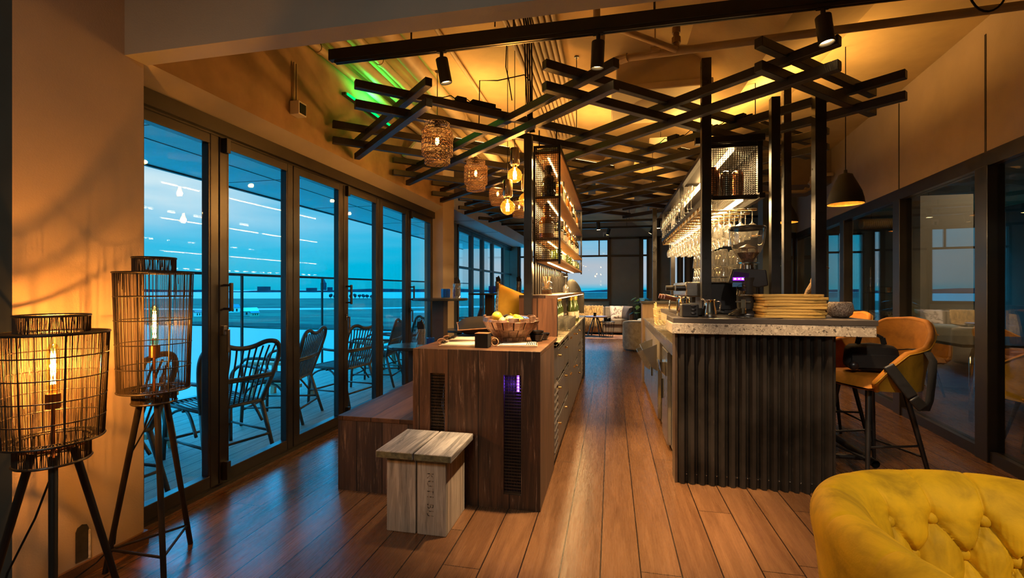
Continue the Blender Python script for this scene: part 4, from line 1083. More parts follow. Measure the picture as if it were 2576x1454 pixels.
# little dark wooden box
bx = thing('holder_box', 'small black square box holder standing at the front of the oak top', 'box', (-0.79, 2.80, ZC))
m = MB(); m.box(-0.042, 0.042, -0.042, 0.042, 0, 0.006); m.box(-0.042, 0.042, -0.042, -0.036, 0.006, 0.088); m.box(-0.042, 0.042, 0.036, 0.042, 0.006, 0.088); m.box(-0.042, -0.036, -0.036, 0.036, 0.006, 0.088); m.box(0.036, 0.042, -0.036, 0.036, 0.006, 0.088)
m.build('body', M_matte, bx, bevel=0.002)
m = MB(); m.box(-0.0425, 0.0425, -0.0425, 0.0425, 0.088, 0.0905); m.build('rim', simple('copper_rim', (0.35, 0.17, 0.07), 0.4, 0.5), bx)
# clipboards with menus, spiral-bound menus
M_menu = simple('menu_paper', (0.62, 0.52, 0.36), 0.85, var=0.08, scale=12)
M_board = simple('clip_board', (0.30, 0.20, 0.12), 0.7, var=0.2, scale=20)
def clipboard(name, x, y, rz, w, h, label, nsheet=3, grp='menus on the oak block', z=0.0):
    t = thing(name, label, 'menu', (x, y, ZC+z), rz, grp)
    m = MB(); m.box(-w/2, w/2, -h/2, h/2, 0, 0.005); m.build('board', M_board, t, bevel=0.001)
    for k in range(nsheet):
        m = MB(); e = 0.004*k; m.box(-w/2+0.012+e, w/2-0.006-e, -h/2+0.006, h/2-0.006, 0.0052+0.0022*k, 0.0072+0.0022*k); m.build('sheet', M_menu, t)
    zt = 0.0074+0.0022*(nsheet-1)
    m = MB(); m.box(-w/2+0.004, -w/2+0.03, -0.04, 0.04, zt, zt+0.006); m.cyl((-w/2+0.012, -0.03, zt+0.01), (-w/2+0.012, 0.03, zt+0.01), 0.006); m.build('clip', M_black, t)
    return t
t = clipboard('menu_board', -0.60, 2.96, R(8), 0.26, 0.19, 'clipboard of cream menus on the oak top, right of the black box')
for k in range(6):
    m = MB(); m.box(0.06+0.012*k, 0.066+0.012*k, -0.08, 0.08, 0.0118, 0.0124); m.build('printed_rule', M_matte, t)
clipboard('menu_board', -0.955, 2.875, R(4), 0.27, 0.17, 'front clipboard of menus left of the black box', 3)
clipboard('menu_board', -0.985, 3.07, R(-6), 0.29, 0.19, 'lower clipboard at the rear of the menu pile', 3)
clipboard('menu_board', -0.96, 3.09, R(10), 0.28, 0.18, 'upper clipboard on top of the menu pile, behind the front one', 2, z=0.0145)
M_leather = simple('tan_strap', (0.42, 0.22, 0.09), 0.6, var=0.2, scale=30)
for k, (x, y, z) in enumerate(((-1.12, 2.90, 0.018), (-1.14, 3.06, 0.022))):
    m = MB(); n = 12; pts = [(0.03*math.cos(a), 0, 0.017*math.sin(a)) for a in [PI*0.4+PI*1.2*i/n for i in range(n+1)]]
    m.tube(pts, 0.006, 6); o = m.build('leather_strap', M_leather); o.location = (x+0.02, y, ZC+z); tag(o, ['tan leather loop at the spine of the front menu, left edge of the oak top', 'tan leather loop on the rear menu pile'][k], 'strap', 'menu straps')
m = MB(); n = 18; m.tube([(0.022*math.cos(2*PI*i/n), 0, 0.024*math.sin(2*PI*i/n)) for i in range(n)], 0.004, 6, closed=True)
o = m.build('leather_ring', M_leather); o.location = (-0.728, 2.86, ZC+0.028); tag(o, 'tan leather ring sticking out behind the black box', 'ring')
# cushions
def cushion(name, w, h, t, mat, label, loc, rot, mat2=None, piping=None, cat='cushion', group=None):
    n = 13; pts = []; back = []
    for j in range(n):
        for i in range(n):
            u = i/(n-1)*2-1; v = j/(n-1)*2-1
            k = max(0, (1-u**4)*(1-v**4))**0.55
            pin = 1-0.06*(1-abs(u*v)**2)*(abs(u)**3+abs(v)**3)/2*0.9
            x, y = u*w/2*pin, v*h/2*pin
            pts.append((x, y, t/2*k+0.001)); back.append((x, y, -t/2*k-0.001))
    root = thing(name, label, cat, loc, 0, group); root.rotation_euler = rot
    m = MB(); m.grid(pts, n, n); m.build('front_cover', mat, root, smooth=True, subsurf=1)
    m = MB(); m.grid(back, n, n); m.build('back_cover', mat2 or mat, root, smooth=True, subsurf=1)
    edge = [pts[i] for i in range(n)] + [pts[j*n+n-1] for j in range(1, n)] + [pts[(n-1)*n+i] for i in range(n-2, -1, -1)] + [pts[j*n] for j in range(n-2, 0, -1)]
    m = MB(); m.tube(edge, 0.005, 6, closed=True); m.build('piping', piping or mat, root, smooth=True)
    return root
def velvet(name, col, dark=0.5, bright=1.25, scale=9):
    t = NT(name); v = t.coords('Object'); f = t.noise(v, scale, 5, 0.6, 0.6)
    lo = tuple(c*dark for c in col); hi = tuple(min(1, c*bright) for c in col)
    t.principled(t.ramp(f, [(0.3, lo), (0.55, col), (0.75, hi)]), 0.7, 0, 0.25, t.bump(t.noise(v, 220, 2), 0.12, 0.003), sheen=0.18, sheen_tint=(col[0], col[1]*1.1, col[2])); return t.m
M_must = velvet('mustard_velvet', (0.50, 0.285, 0.018), 0.8, 1.15, 7)
M_pattern = NT('floral_back'); v_ = M_pattern.coords('Object'); f_ = M_pattern.noise(v_, 38, 4, 0.7)
M_pattern.principled(M_pattern.ramp(f_, [(0.42, (0.03, 0.028, 0.02)), (0.5, (0.30, 0.24, 0.12)), (0.58, (0.62, 0.55, 0.38))]), 0.8); M_pattern = M_pattern.m
cushion('cushion', 0.35, 0.35, 0.19, M_must, 'mustard cushion with floral back propped against the raised oak box', (-0.815, 3.78, ZC+0.195), (Matrix.Rotation(R(64), 4, 'Z') @ Matrix.Rotation(R(80), 4, 'X') @ Matrix.Rotation(R(-16), 4, 'Z')).to_euler(), M_pattern)
cushion('cushion', 0.42, 0.42, 0.12, simple('black_cotton', (0.007, 0.0065, 0.006), 0.85, var=0.2, scale=20), 'black cushion with tan piping lying flat behind the tiled bowl', (-1.02, 3.62, ZC+0.075), (R(4), R(-3), R(20)), None, M_leather)
# ------------------------------------------------------------------ right bar: corrugated front, terrazzo slab, dark top
rb = thing('bar_counter', 'bar with black corrugated front under a speckled stone slab and dark top', 'bar counter', (0.9, 3.25, 0))
def brb(m, *a, **k):
    o = m.build(*a, **k); o.parent = rb; o.matrix_parent_inverse = Matrix.Translation(rb.location).inverted(); return o
t = NT('blackened_sheet'); v = t.coords('Object'); vs = t.coords('Object', (30, 30, 3))
f1 = t.noise(v, 3.2, 5, 0.6); f2 = t.noise(vs, 3.0, 4, 0.7)
c = t.ramp(f1, [(0.35, (0.012, 0.010, 0.008)), (0.7, (0.042, 0.034, 0.027))])
c = t.mix(t.ramp(f2, [(0.64, 0.0), (0.72, 0.55)]), c, (0.16, 0.12, 0.09))
t.principled(c, t.math('MULTIPLY_ADD', f1, 0.22, 0.30), 0.35, 0.55, t.bump(f2, 0.15, 0.003))
M_corr = t.m
m = MB(); pitch = 0.0628; n = 15; x = 0.435; pts = []
for i in range(n):
    a = x+pitch*i
    pts += [(a, 3.275), (a+pitch*0.30, 3.245), (a+pitch*0.62, 3.245), (a+pitch*0.92, 3.275)]
pts.append((x+pitch*n, 3.275))
for i in range(len(pts)-1):
    (xa, ya), (xb, yb) = pts[i], pts[i+1]
    m.add([(xa, ya, 0.002), (xb, yb, 0.002), (xb, yb, 1.005), (xa, ya, 1.005)], [(0, 1, 2, 3)])
brb(m, 'corrugated_front', M_corr)
m = MB(); m.box(0.432, 1.385, 3.277, 3.33, 0, 1.005); m.box(1.33, 1.385, 3.33, 6.9, 0, 1.005); brb(m, 'carcass', M_corr)
m = MB(); m.box(0.418, 0.434, 3.26, 3.40, 0, 1.005); brb(m, 'corner_trim', simple('bronze_trim', (0.10, 0.065, 0.04), 0.4, 0.6, var=0.2))
m = MB()
for i in range(1, n): m.ball((x+pitch*i-0.004, 3.270, 0.06), 0.0045, 8, 5)
brb(m, 'screw', M_chrome)
t = NT('terrazzo'); v = t.coords('Object')
wv_ = t.n('ShaderNodeVectorMath', operation='ADD'); nzv = t.n('ShaderNodeTexNoise'); nzv.inputs['Scale'].default_value = 40; t.L(v, nzv.inputs['Vector'])
scv = t.n('ShaderNodeVectorMath', operation='SCALE'); t.L(nzv.outputs['Color'], scv.inputs[0]); scv.inputs['Scale'].default_value = 0.014; t.L(v, wv_.inputs[0]); t.L(scv.outputs[0], wv_.inputs[1])
def chips(scale):
    vo = t.n('ShaderNodeTexVoronoi'); vo.inputs['Scale'].default_value = scale; t.L(wv_.outputs[0], vo.inputs['Vector'])
    ve = t.n('ShaderNodeTexVoronoi', feature='DISTANCE_TO_EDGE'); ve.inputs['Scale'].default_value = scale; t.L(wv_.outputs[0], ve.inputs['Vector'])
    sc2 = t.n('ShaderNodeSeparateColor'); t.L(vo.outputs['Color'], sc2.inputs[0]); return sc2.outputs[0], sc2.outputs[1], ve.outputs['Distance']
a_, b_, e_ = chips(64); a2, b2_, e2 = chips(150)
pal = [(0.0, (0.12, 0.095, 0.07)), (0.10, (0.40, 0.33, 0.24)), (0.38, (0.33, 0.27, 0.20)), (0.62, (0.50, 0.42, 0.31)), (0.85, (0.27, 0.225, 0.17)), (0.96, (0.09, 0.075, 0.06))]
grd = (0.36, 0.30, 0.22)
base = t.mix(t.math('MULTIPLY', t.ramp(e2, [(0.02, 0.0), (0.06, 1.0)]), t.math('GREATER_THAN', b2_, 0.45)), grd, t.ramp(a2, pal, 'CONSTANT'))
base = t.mix(t.math('MULTIPLY', t.ramp(e_, [(0.03, 0.0), (0.06, 1.0)]), t.math('GREATER_THAN', b_, 0.62)), base, t.ramp(a_, pal, 'CONSTANT'))
t.principled(base, 0.45, 0, 0.4, t.bump(e_, 0.1, 0.002)); M_terr = t.m
m = MB(); m.prism([(0.392, 3.205), (1.576, 3.205), (1.576, 6.95), (1.30, 6.95), (1.30, 4.75), (0.48, 4.75), (0.48, 3.65), (0.392, 3.56)], 1.005, 1.074); brb(m, 'stone_slab', M_terr, bevel=0.003)
m = MB(); m.prism([(0.400, 3.21), (1.583, 3.20), (1.583, 6.95), (1.295, 6.95), (1.295, 4.76), (0.475, 4.76), (0.475, 3.66), (0.400, 3.58)], 1.0745, 1.108); brb(m, 'top', simple('dark_top', (0.055, 0.045, 0.038), 0.32, var=0.2, scale=3), bevel=0.002)
# brass-dark foot rail along the customers' side
fr = thing('foot_rail', 'black tubular foot rail low along the stool side of the bar', 'foot rail', (1.74, 3.55, 0.12))
m = MB(); m.cyl((0, 0, 0), (0, 3.2, 0), 0.026, n=18, caps=False); m.cyl((0, 0, 0), (0, 3.2, 0), 0.022, n=18, caps=False); m.build('rail', M_black, fr, smooth=True)
for y in (0.12, 1.2, 2.4):
    m = MB(); m.cyl((0, y, 0), (-0.354, y, 0.0), 0.018, n=12); m.build('bracket', M_black, fr, smooth=True, auto=40)

# ------------------------------------------------------------------ barista side: steel benches, bins and fridge
m = MB(); m.box(0.432, 0.95, 3.41, 3.66, 0.878, 0.905); m.box(0.432, 1.32, 3.66, 6.60, 0.878, 0.905)
wt2 = m.build('worktop', M_steel, None, bevel=0.003); tag(wt2, 'steel worktop on the barista side of the right bar', 'worktop')
units = [(3.41, 3.86, 'open', 'open steel bay with a bin nearest the corrugated end'), (3.865, 4.25, 'fridge', 'steel fridge with a bottle-opener box on its door'), (4.255, 4.62, 'rack', 'bottle rack bay between the two steel doors'), (4.625, 5.3, 'door', 'steel door unit below the big tilted chute'), (5.305, 6.0, 'door', 'steel door unit below the second tilted chute'), (6.005, 6.58, 'door', 'farthest steel door unit beside the end tower')]
M_steelb = simple('satin_steel', (0.36, 0.32, 0.28), 0.34, 0.8, var=0.15, scale=4)
for (a, b, k, l) in units:
    u = thing('steel_unit', l, 'cabinet', (0.7, (a+b)/2, 0), 0, 'steel units behind the right bar'); Lm = Matrix.Translation((-0.7, -(a+b)/2, 0))
    m = MB(); m.box(0.47, 1.30, a, a+0.012, 0.03, 0.877); m.box(0.47, 1.30, b-0.012, b, 0.03, 0.877); m.box(0.47, 1.30, a+0.012, b-0.012, 0.03, 0.045); m.box(1.28, 1.30, a+0.012, b-0.012, 0.045, 0.877); m.move(Lm).build('carcass', M_steelb, u)
    m = MB(); m.box(0.445, 0.47, a, b, 0.80, 0.877); m.move(Lm).build('rail', M_steel, u, bevel=0.002)
    if k in ('fridge', 'door'):
        m = MB(); m.box(0.437, 0.469, a+0.003, b-0.003, 0.05, 0.795 if k == 'fridge' else 0.60); d = m.move(Lm).build('door', M_steel, u, bevel=0.004)
        m = MB(); m.box(0.425, 0.437, b-0.045, b-0.03, 0.35, 0.52); m.move(Lm).build('handle', M_black, d)
        if k == 'fridge':
            m = MB(); m.prism([(0.40, 0.62), (0.437, 0.58), (0.437, 0.70), (0.385, 0.70)], a+0.10, a+0.25, 'y'); m.move(Lm).build('opener_box', M_chrome, d, bevel=0.002)
        else:
            m = MB(); m.box(0.452, 0.468, a+0.003, b-0.003, 0.61, 0.795); m.move(Lm).build('drawer', M_steelb, u, bevel=0.002)
    if k == 'rack':
        for j in range(9):
            z = 0.10+0.075*j; m = MB(); m.cyl((0.50, a+0.04, z), (0.50, b-0.04, z), 0.008, n=8); m.move(Lm).build('bar', M_chrome, u)
# tilt-out chutes
def chute(y, z, w, label):
    c = thing('tilted_chute', label, 'chute', (0.435, y, z), 0, 'tilted steel chutes')
    for s in (-1, 1):
        m = MB(); m.prism([(0.0, 0.10), (0.0, -0.16), (-0.045, -0.13), (-0.135, 0.04)], s*w/2-0.002, s*w/2+0.002, 'y'); m.build('side', M_steel, c)
    m = MB(); m.add([(-0.135, -w/2, 0.04), (-0.135, w/2, 0.04), (-0.045, w/2, -0.13), (-0.045, -w/2, -0.13)], [(0, 1, 2, 3)]); m.add([(-0.045, -w/2, -0.13), (-0.045, w/2, -0.13), (0.0, w/2, -0.16), (0.0, -w/2, -0.16)], [(0, 1, 2, 3)]); m.build('front', M_steel, c, solid=0.003)
chute(4.95, 0.66, 0.50, 'big tilted steel chute on the barista side, nearer one')
chute(5.75, 0.52, 0.30, 'smaller tilted steel chute farther along the barista side')
bk = thing('bucket', 'white bucket standing in the open steel bay', 'bucket', (0.56, 3.62, 0.046))
m = MB(); m.lathe([(0.001, 0), (0.085, 0), (0.10, 0.26), (0.096, 0.26), (0.082, 0.006), (0.001, 0.006)], n=24); m.build('body', simple('bucket_white', (0.5, 0.47, 0.4), 0.4), bk, smooth=True, auto=50)
m = MB(); m.tube([(0.10*math.cos(a), 0.10*math.sin(a), 0.262) for a in [2*PI*i/24 for i in range(24)]], 0.006, closed=True); m.build('rim', M_black, bk)
bt = bottle_proto('slim', simple('yellow_detergent', (0.55, 0.36, 0.03), 0.4), 14); put(bt, (0.49, 4.33, 0.046), 'yellow bottle standing on the floor of the rack bay', None)
# end tower of the barista run
tw = thing('end_tower', 'tall timber-faced end block closing the far end of the right bar', 'end block', (0.7, 6.75, 0))
m = MB(); m.box(-0.28, 0.58, -0.14, 0.15, 0, 1.10); m.build('body', simple('tower_brown', (0.14, 0.09, 0.05), 0.5, var=0.2, scale=6, stretch=(6, 6, 1)), tw, bevel=0.003)
m = MB(); m.box(-0.30, 0.60, -0.16, 0.17, 1.10, 1.13); m.build('top', M_black, tw, bevel=0.002)

# ------------------------------------------------------------------ right-hand posts
post(0.676, 3.60, 1.109, 2.98, 0.066, 'black square post rising from the right bar in front of the espresso machine')
post(1.135, 3.60, 1.109, 2.66, 0.058, 'black square post on the right bar just right of the coffee grinder')
post(1.44, 3.66, 1.109, 2.72, 0.072, 'black square post on the right bar between the wooden bird and the stone bowl')
post(1.43, 4.25, 1.109, 3.02, 0.058, 'slimmer black post on the right bar, set back behind the stack of boards')
post(0.62, 7.05, 0.0, 2.48, 0.06, 'black post from floor to lattice at the far end of the right bar, left one')
post(0.86, 6.95, 1.131, 2.48, 0.06, 'black post on the far end block, right one')

# ------------------------------------------------------------------ hanging glass rack with its wire cage
RX0, RX1, RY0, RY1, RZ0, RZ1 = 0.735, 1.10, 3.80, 7.0, 2.0, 2.40
rk = thing('glass_rack', 'long hanging black glass rack with a lit wire cage over the right bar', 'rack', ((RX0+RX1)/2, RY0, RZ0))
RKI = Matrix.Translation(rk.location).inverted()
def brk(m, *a, **k):
    o = m.build(*a, **k); o.parent = rk; o.matrix_parent_inverse = RKI; return o
for (x, z) in ((RX0, RZ0), (RX1, RZ0), (RX0, RZ1), (RX1, RZ1)):
    m = MB(); m.box(x-0.02, x+0.02, RY0-0.05 if z == RZ0 else RY0, RY1, z-0.02, z+0.02); brk(m, 'long_beam', M_black, bevel=0.002)
for y in (RY0+0.02, 5.2, RY1-0.02):
    for z in (RZ0, RZ1):
        m = MB(); m.box(RX0+0.02, RX1-0.02, y-0.015, y+0.015, z-0.015, z+0.015); brk(m, 'cross_beam', M_black)
    for x in (RX0, RX1):
        m = MB(); m.box(x-0.017, x+0.017, y-0.017, y+0.017, RZ0+0.02, RZ1-0.02); brk(m, 'upright', M_black)
m = MB(); m.box(RX0-0.10, RX1+0.03, RY0-0.02, RY0+0.03, RZ1+0.02, RZ1+0.07); brk(m, 'head_beam', M_black, bevel=0.002)
m = MB(); weave(m, 'x', RY0, RX0+0.02, RX1-0.02, RZ0+0.02, RZ1-0.02, 0.0155); brk(m, 'mesh_end', M_wire)
m = MB(); weave(m, 'y', RX1, RY0, RY0+1.4, RZ0+0.02, RZ1-0.02, 0.0155); brk(m, 'mesh_side', M_wire)
m = MB()
for i in range(23): m.bar((RX0+0.0155*(i+0.5), RY0, RZ0+0.012), (RX0+0.0155*(i+0.5), RY1, RZ0+0.012), 0.003, 0.003)
for i in range(90): m.bar((RX0, RY0+0.0355*i, RZ0+0.015), (RX1, RY0+0.0355*i, RZ0+0.015), 0.003, 0.003)
brk(m, 'mesh_floor', M_wire)
m = MB(); m.box(RX0+0.02, RX1-0.02, RY0+0.05, RY1-0.04, RZ1+0.012, RZ1+0.02); brk(m, 'ribbed_lid', simple('ribbed_lid', (0.028, 0.021, 0.014), 0.5, 0.4, var=0.4, scale=60, stretch=(20, 1, 1)))
m = MB(); m.box(RX0+0.15, RX0+0.19, RY0+0.02, RY1-0.3, RZ1-0.035, RZ1-0.02); brk(m, 'led_strip', M_led)
m = MB(); m.box(RX0+0.20, RX0+0.245, RY0+0.0, RY1-0.3, RZ0-0.03, RZ0-0.018); brk(m, 'led_strip', M_led)
for (zz, en) in ((RZ1-0.04, 40), (RZ0-0.035, 130)):
    l = bpy.data.lights.new('rack_led', 'AREA'); l.shape = 'RECTANGLE'; l.size = 0.04; l.size_y = RY1-RY0-0.3; l.energy = en; l.color = (1.0, 0.64, 0.28)
    lo = bpy.data.objects.new('rack_led', l); COL.objects.link(lo); lo.location = (RX0+0.19, (RY0+RY1)/2-0.1, zz)
M_railb = simple('brass_rail', (0.62, 0.42, 0.20), 0.22, 0.95, var=0.1)
for i in range(16):
    y = RY0+0.16+0.19*i; z = RZ0-0.075
    m = MB(); m.tube([(RX0-0.02, y-0.022, RZ0-0.02), (RX0-0.02, y-0.022, z), (RX1+0.02, y-0.022, z), (RX1+0.02, y, z), (RX1+0.02, y+0.022, z), (RX0-0.02, y+0.022, z), (RX0-0.02, y+0.022, RZ0-0.02)], 0.005, 8); brk(m, 'hanging_rail', M_railb, smooth=True)
hang = [goblet(0.205, 0.041, True, 18), goblet(0.225, 0.048, True, 18), goblet(0.215, 0.034, True, 16)]
usedg = set()
def putg(p, loc, label, group, cat='glass', flip=False):
    if p.name not in usedg: usedg.add(p.name); o = p
    else: o = dup(p)
    o.location = loc; return tag(o, label, cat, group)
cnm = ['aisle-side', 'second', 'middle', 'fourth', 'stool-side']
for i in range(14):
    for j in range(5):
        k = 1 if i < 5 else (0 if i < 10 else 2)
        p = hang[k]; h = (0.205, 0.225, 0.215)[k]; 
        h = {0: 0.205, 1: 0.225, 2: 0.215}[k]
        y = RY0+0.16+0.19*i; x = RX0+0.02+0.083*j
        putg(p, (x, y, RZ0-0.070-h+0.004), 'stemmed glass hanging upside down, %s from the near end in the %s row' % (ORD[i], cnm[j]), 'hanging stemmed glasses')
tall = goblet(0.21, 0.030, False, 16, 'champagne_glass', 0.42)
for i in range(13):
    putg(tall, (RX0-0.03, RY0+0.62+0.20*i, RZ0+0.0205), 'upright flute on the aisle-side beam of the rack, %s from the near end' % ORD[i], 'upright flutes on the rack')
# shakers and cups in the cage
M_cop = simple('copper', (0.62, 0.27, 0.13), 0.22, 1.0, var=0.15)
for i, (x, y, mt, h, l) in enumerate(((0.79, 3.90, M_cop, 0.24, 'copper shaker at the left corner of the lit cage'), (0.88, 3.88, M_chrome, 0.20, 'steel shaker in the lit cage beside the copper one'), (0.98, 3.96, M_cop, 0.22, 'copper shaker in the middle of the lit cage'), (0.86, 4.08, M_black, 0.22, 'black shaker behind the steel one in the lit cage'))):
    m = MB(); m.lathe([(0.001,0),(0.036,0),(0.045,h*0.75),(0.046,h*0.8),(0.036,h*0.95),(0.02,h),(0.001,h)], n=24)
    o = m.build('shaker', mt, None, smooth=True, auto=50); o.location = (x, y, RZ0+0.021); tag(o, l, 'shaker', 'shakers in the cage')

# ------------------------------------------------------------------ espresso machine, grinder and the rest on the top
ZT2 = 1.1085
es = thing('espresso_machine', 'black and steel espresso machine facing the barista, glasses stacked on it', 'coffee machine', (0.86, 4.12, ZT2))
m = MB(); m.box(-0.16, 0.26, -0.34, 0.34, 0.03, 0.235); m.box(-0.02, 0.26, -0.34, 0.34, 0.0, 0.03); m.build('body', simple('machine_black', (0.018, 0.018, 0.02), 0.35, 0.3, var=0.2), es, bevel=0.008)
m = MB(); m.box(-0.30, -0.16, -0.36, 0.36, 0.13, 0.245); m.build('front_head', M_steel, es, bevel=0.012)
m = MB(); m.box(-0.18, 0.28, -0.36, 0.36, 0.237, 0.247); m.build('cup_tray', M_chrome, es, bevel=0.002)
m = MB()
for (a, b) in (((-0.17, -0.35), (0.27, -0.35)), ((0.27, -0.35), (0.27, 0.35))): m.bar((a[0], a[1], 0.28), (b[0], b[1], 0.28), 0.008, 0.008); m.bar((a[0], a[1], 0.247), (a[0], a[1], 0.28), 0.008, 0.008)
m.build('tray_rail', M_chrome, es)
for y in (-0.22, 0.0, 0.22):
    m = MB(); m.cyl((-0.24, y, 0.135), (-0.24, y, 0.085), 0.035, n=18); g = m.build('group_head', M_chrome, es, smooth=True, auto=40)
    m = MB(); m.cyl((-0.27, y, 0.09), (-0.33, y, 0.105), 0.012, n=10); m.cyl((-0.33, y, 0.105), (-0.44, y, 0.13), 0.019, 0.022, n=14); q = m.build('portafilter', simple('walnut_%d' % int(y*100+50), (0.16, 0.05, 0.02), 0.3, var=0.3, scale=20), es, smooth=True, auto=40)
for y in (-0.33, 0.33):
    m = MB(); m.tube([(-0.29, y, 0.13), (-0.33, y, 0.10), (-0.34, y, 0.02), (-0.32, y, -0.08)], 0.007, 8); m.build('steam_wand', M_chrome, es, smooth=True)
    m = MB(); m.cyl((-0.30, y, 0.20), (-0.37, y, 0.20), 0.024, n=16); m.build('steam_knob', M_black, es, smooth=True, auto=40)
# upside-down tumblers stacked two high on the cup tray
cup = MB(); cup.lathe([(0.001,0.124),(0.028,0.124),(0.031,0.116),(0.043,0.002),(0.041,0.002),(0.029,0.11),(0.001,0.112)], n=18)
cup = cup.build('tumbler', M_glassrack, None, smooth=True, auto=50)
for lev in (0, 1):
    for i in range(6):
        for j in range(4):
            if lev == 1 and (i + j) % 5 == 4: continue
            putg(cup, (0.75+0.098*j, 3.83+0.105*i, ZT2+0.2475+0.126*lev), 'upturned tumbler on the espresso machine, %s layer, %s row, %s from the aisle' % (['lower', 'upper'][lev], ORD[i], ORD[j]), 'tumblers on the espresso machine')
gr = thing('coffee_grinder', 'black coffee grinder with a clear bean hopper and a violet display', 'coffee grinder', (0.94, 3.545, ZT2), R(-8))
m = MB(); m.lathe([(0.001,0),(0.115,0),(0.118,0.012),(0.10,0.035),(0.075,0.05),(0.06,0.055)], n=32, sx=1.05, sy=0.8); m.build('base', simple('grinder_base', (0.03, 0.025, 0.022), 0.25, 0.5, var=0.2), gr, smooth=True, auto=60)
m = MB(); m.lathe([(0.062,0.05),(0.068,0.08),(0.07,0.24),(0.075,0.27)], n=28, sx=1.0, sy=1.1); m.build('column', M_black, gr, smooth=True)
M_gbody = simple('grinder_black', (0.016, 0.014, 0.016), 0.3, 0.2, var=0.15)
m = MB(); m.prism([(-0.13, 0.235), (-0.10, 0.335), (0.11, 0.325), (0.125, 0.215), (0.06, 0.20)], -0.07, 0.09, 'y'); m.build('head', M_gbody, gr, bevel=0.008)
m = MB(); m.add([(-0.110, -0.0715, 0.245), (-0.005, -0.0715, 0.238), (0.005, -0.0715, 0.30), (-0.09, -0.0715, 0.315)], [(0, 1, 2, 3)]); disp = m.build('display', simple('display_glass', (0.03, 0.01, 0.06), 0.1), gr)
m = MB(); m.box(-0.098, -0.025, -0.0735, -0.072, 0.252, 0.272); m.build('violet_screen', emitter('violet_screen', (0.20, 0.02, 1.0), 4.0), gr)
m = MB()
for k in range(3):
    cx = -0.085+0.024*k; m.cyl((cx, -0.074, 0.262), (cx, -0.0748, 0.262), 0.0055 if k != 1 else 0.004, n=12); m.box(cx+0.004, cx+0.008, -0.0748, -0.074, 0.260, 0.264)
m.build('screen_icon', emitter('icon_white', (0.9, 0.85, 1.0), 6.0), gr)
m = MB(); m.box(-0.10, -0.04, -0.075, -0.05, 0.205, 0.236); m.build('blue_tab', simple('blue_tab', (0.02, 0.11, 0.28), 0.4), gr, bevel=0.003)
m = MB(); m.cyl((-0.045, -0.10, 0.20), (-0.045, -0.06, 0.165), 0.030, 0.034, n=20, caps=False); m.tube([(-0.01+0.04*math.cos(a), -0.085+0.02*math.sin(a), 0.15) for a in [PI*i/10 for i in range(21)]], 0.006); m.build('spout', M_chrome, gr, smooth=True)
m = MB(); m.box(-0.085, 0.01, -0.10, -0.06, 0.098, 0.108); m.box(-0.05, -0.02, -0.105, -0.07, 0.06, 0.12); m.cyl((-0.035, -0.09, 0.02), (-0.035, -0.09, 0.06), 0.022, n=14); m.build('fork', M_chrome, gr, bevel=0.002)
m = MB(); m.cyl((0.09, -0.075, 0.085), (0.09, -0.085, 0.085), 0.038, n=24); k_ = m.build('dial', M_black, gr, smooth=True, auto=40)
m = MB(); 
for a in range(5): m.ball((0.09+0.02*math.cos(a*1.2566), -0.0865, 0.085+0.02*math.sin(a*1.2566)), 0.005, 8, 5)
m.build('dial_mark', M_chrome, k_)
m = MB(); m.cyl((0, 0.0, 0.33), (0, 0.0, 0.37), 0.05, 0.045, n=24); m.cyl((0, 0, 0.37), (0, 0, 0.378), 0.075, n=28); m.build('collar', M_chrome, gr, smooth=True, auto=40)
m = MB(); m.lathe([(0.042,0.378),(0.050,0.40),(0.085,0.45),(0.108,0.51),(0.116,0.57),(0.118,0.62)], n=40); hp = m.build('hopper', M_clear, gr, smooth=True)
m = MB(); m.lathe([(0.119,0.612),(0.122,0.622),(0.118,0.63),(0.05,0.642),(0.001,0.645)], n=36); m.build('lid', simple('smoked_lid', (0.05, 0.04, 0.032), 0.2), gr, smooth=True)
m = MB(); m.lathe([(0.001,0.382),(0.040,0.382),(0.048,0.402),(0.078,0.446),(0.001,0.452)], n=28); m.build('beans', simple('roast_beans', (0.09, 0.028, 0.012), 0.35, var=0.6, scale=80, bump=1.0, bscale=120), gr)
m = MB(); m.lathe([(0.001,0.51),(0.055,0.485),(0.055,0.480),(0.050,0.48)], n=20); m.cyl((0,0,0.452),(0,0,0.49),0.006); m.cyl((0.05,0,0.45),(0.05,0,0.48),0.003); m.cyl((-0.05,0,0.45),(-0.05,0,0.48),0.003); m.build('inner_cone', simple('amber_plastic', (0.45, 0.30, 0.16), 0.3), gr)
# pitcher
pt = thing('milk_pitcher', 'polished steel milk pitcher at the front edge of the right bar', 'pitcher', (0.655, 3.36, ZT2))
m = MB(); m.lathe([(0.001,0),(0.046,0),(0.049,0.006),(0.047,0.04),(0.037,0.085),(0.036,0.105),(0.040,0.118),(0.038,0.118),(0.034,0.104),(0.001,0.10)], n=32); m.build('jug', M_chrome, pt, smooth=True, auto=60)
m = MB(); m.tube([(0.038,0,0.104),(0.066,0,0.106),(0.072,0,0.09),(0.066,0,0.05),(0.052,0,0.036)], 0.0045, 8); m.build('handle', M_chrome, pt, smooth=True)
m = MB(); m.tube([(-0.034,0.0,0.112),(-0.05,0,0.122)], [0.012, 0.006], 8); m.build('spout', M_chrome, pt, smooth=True)
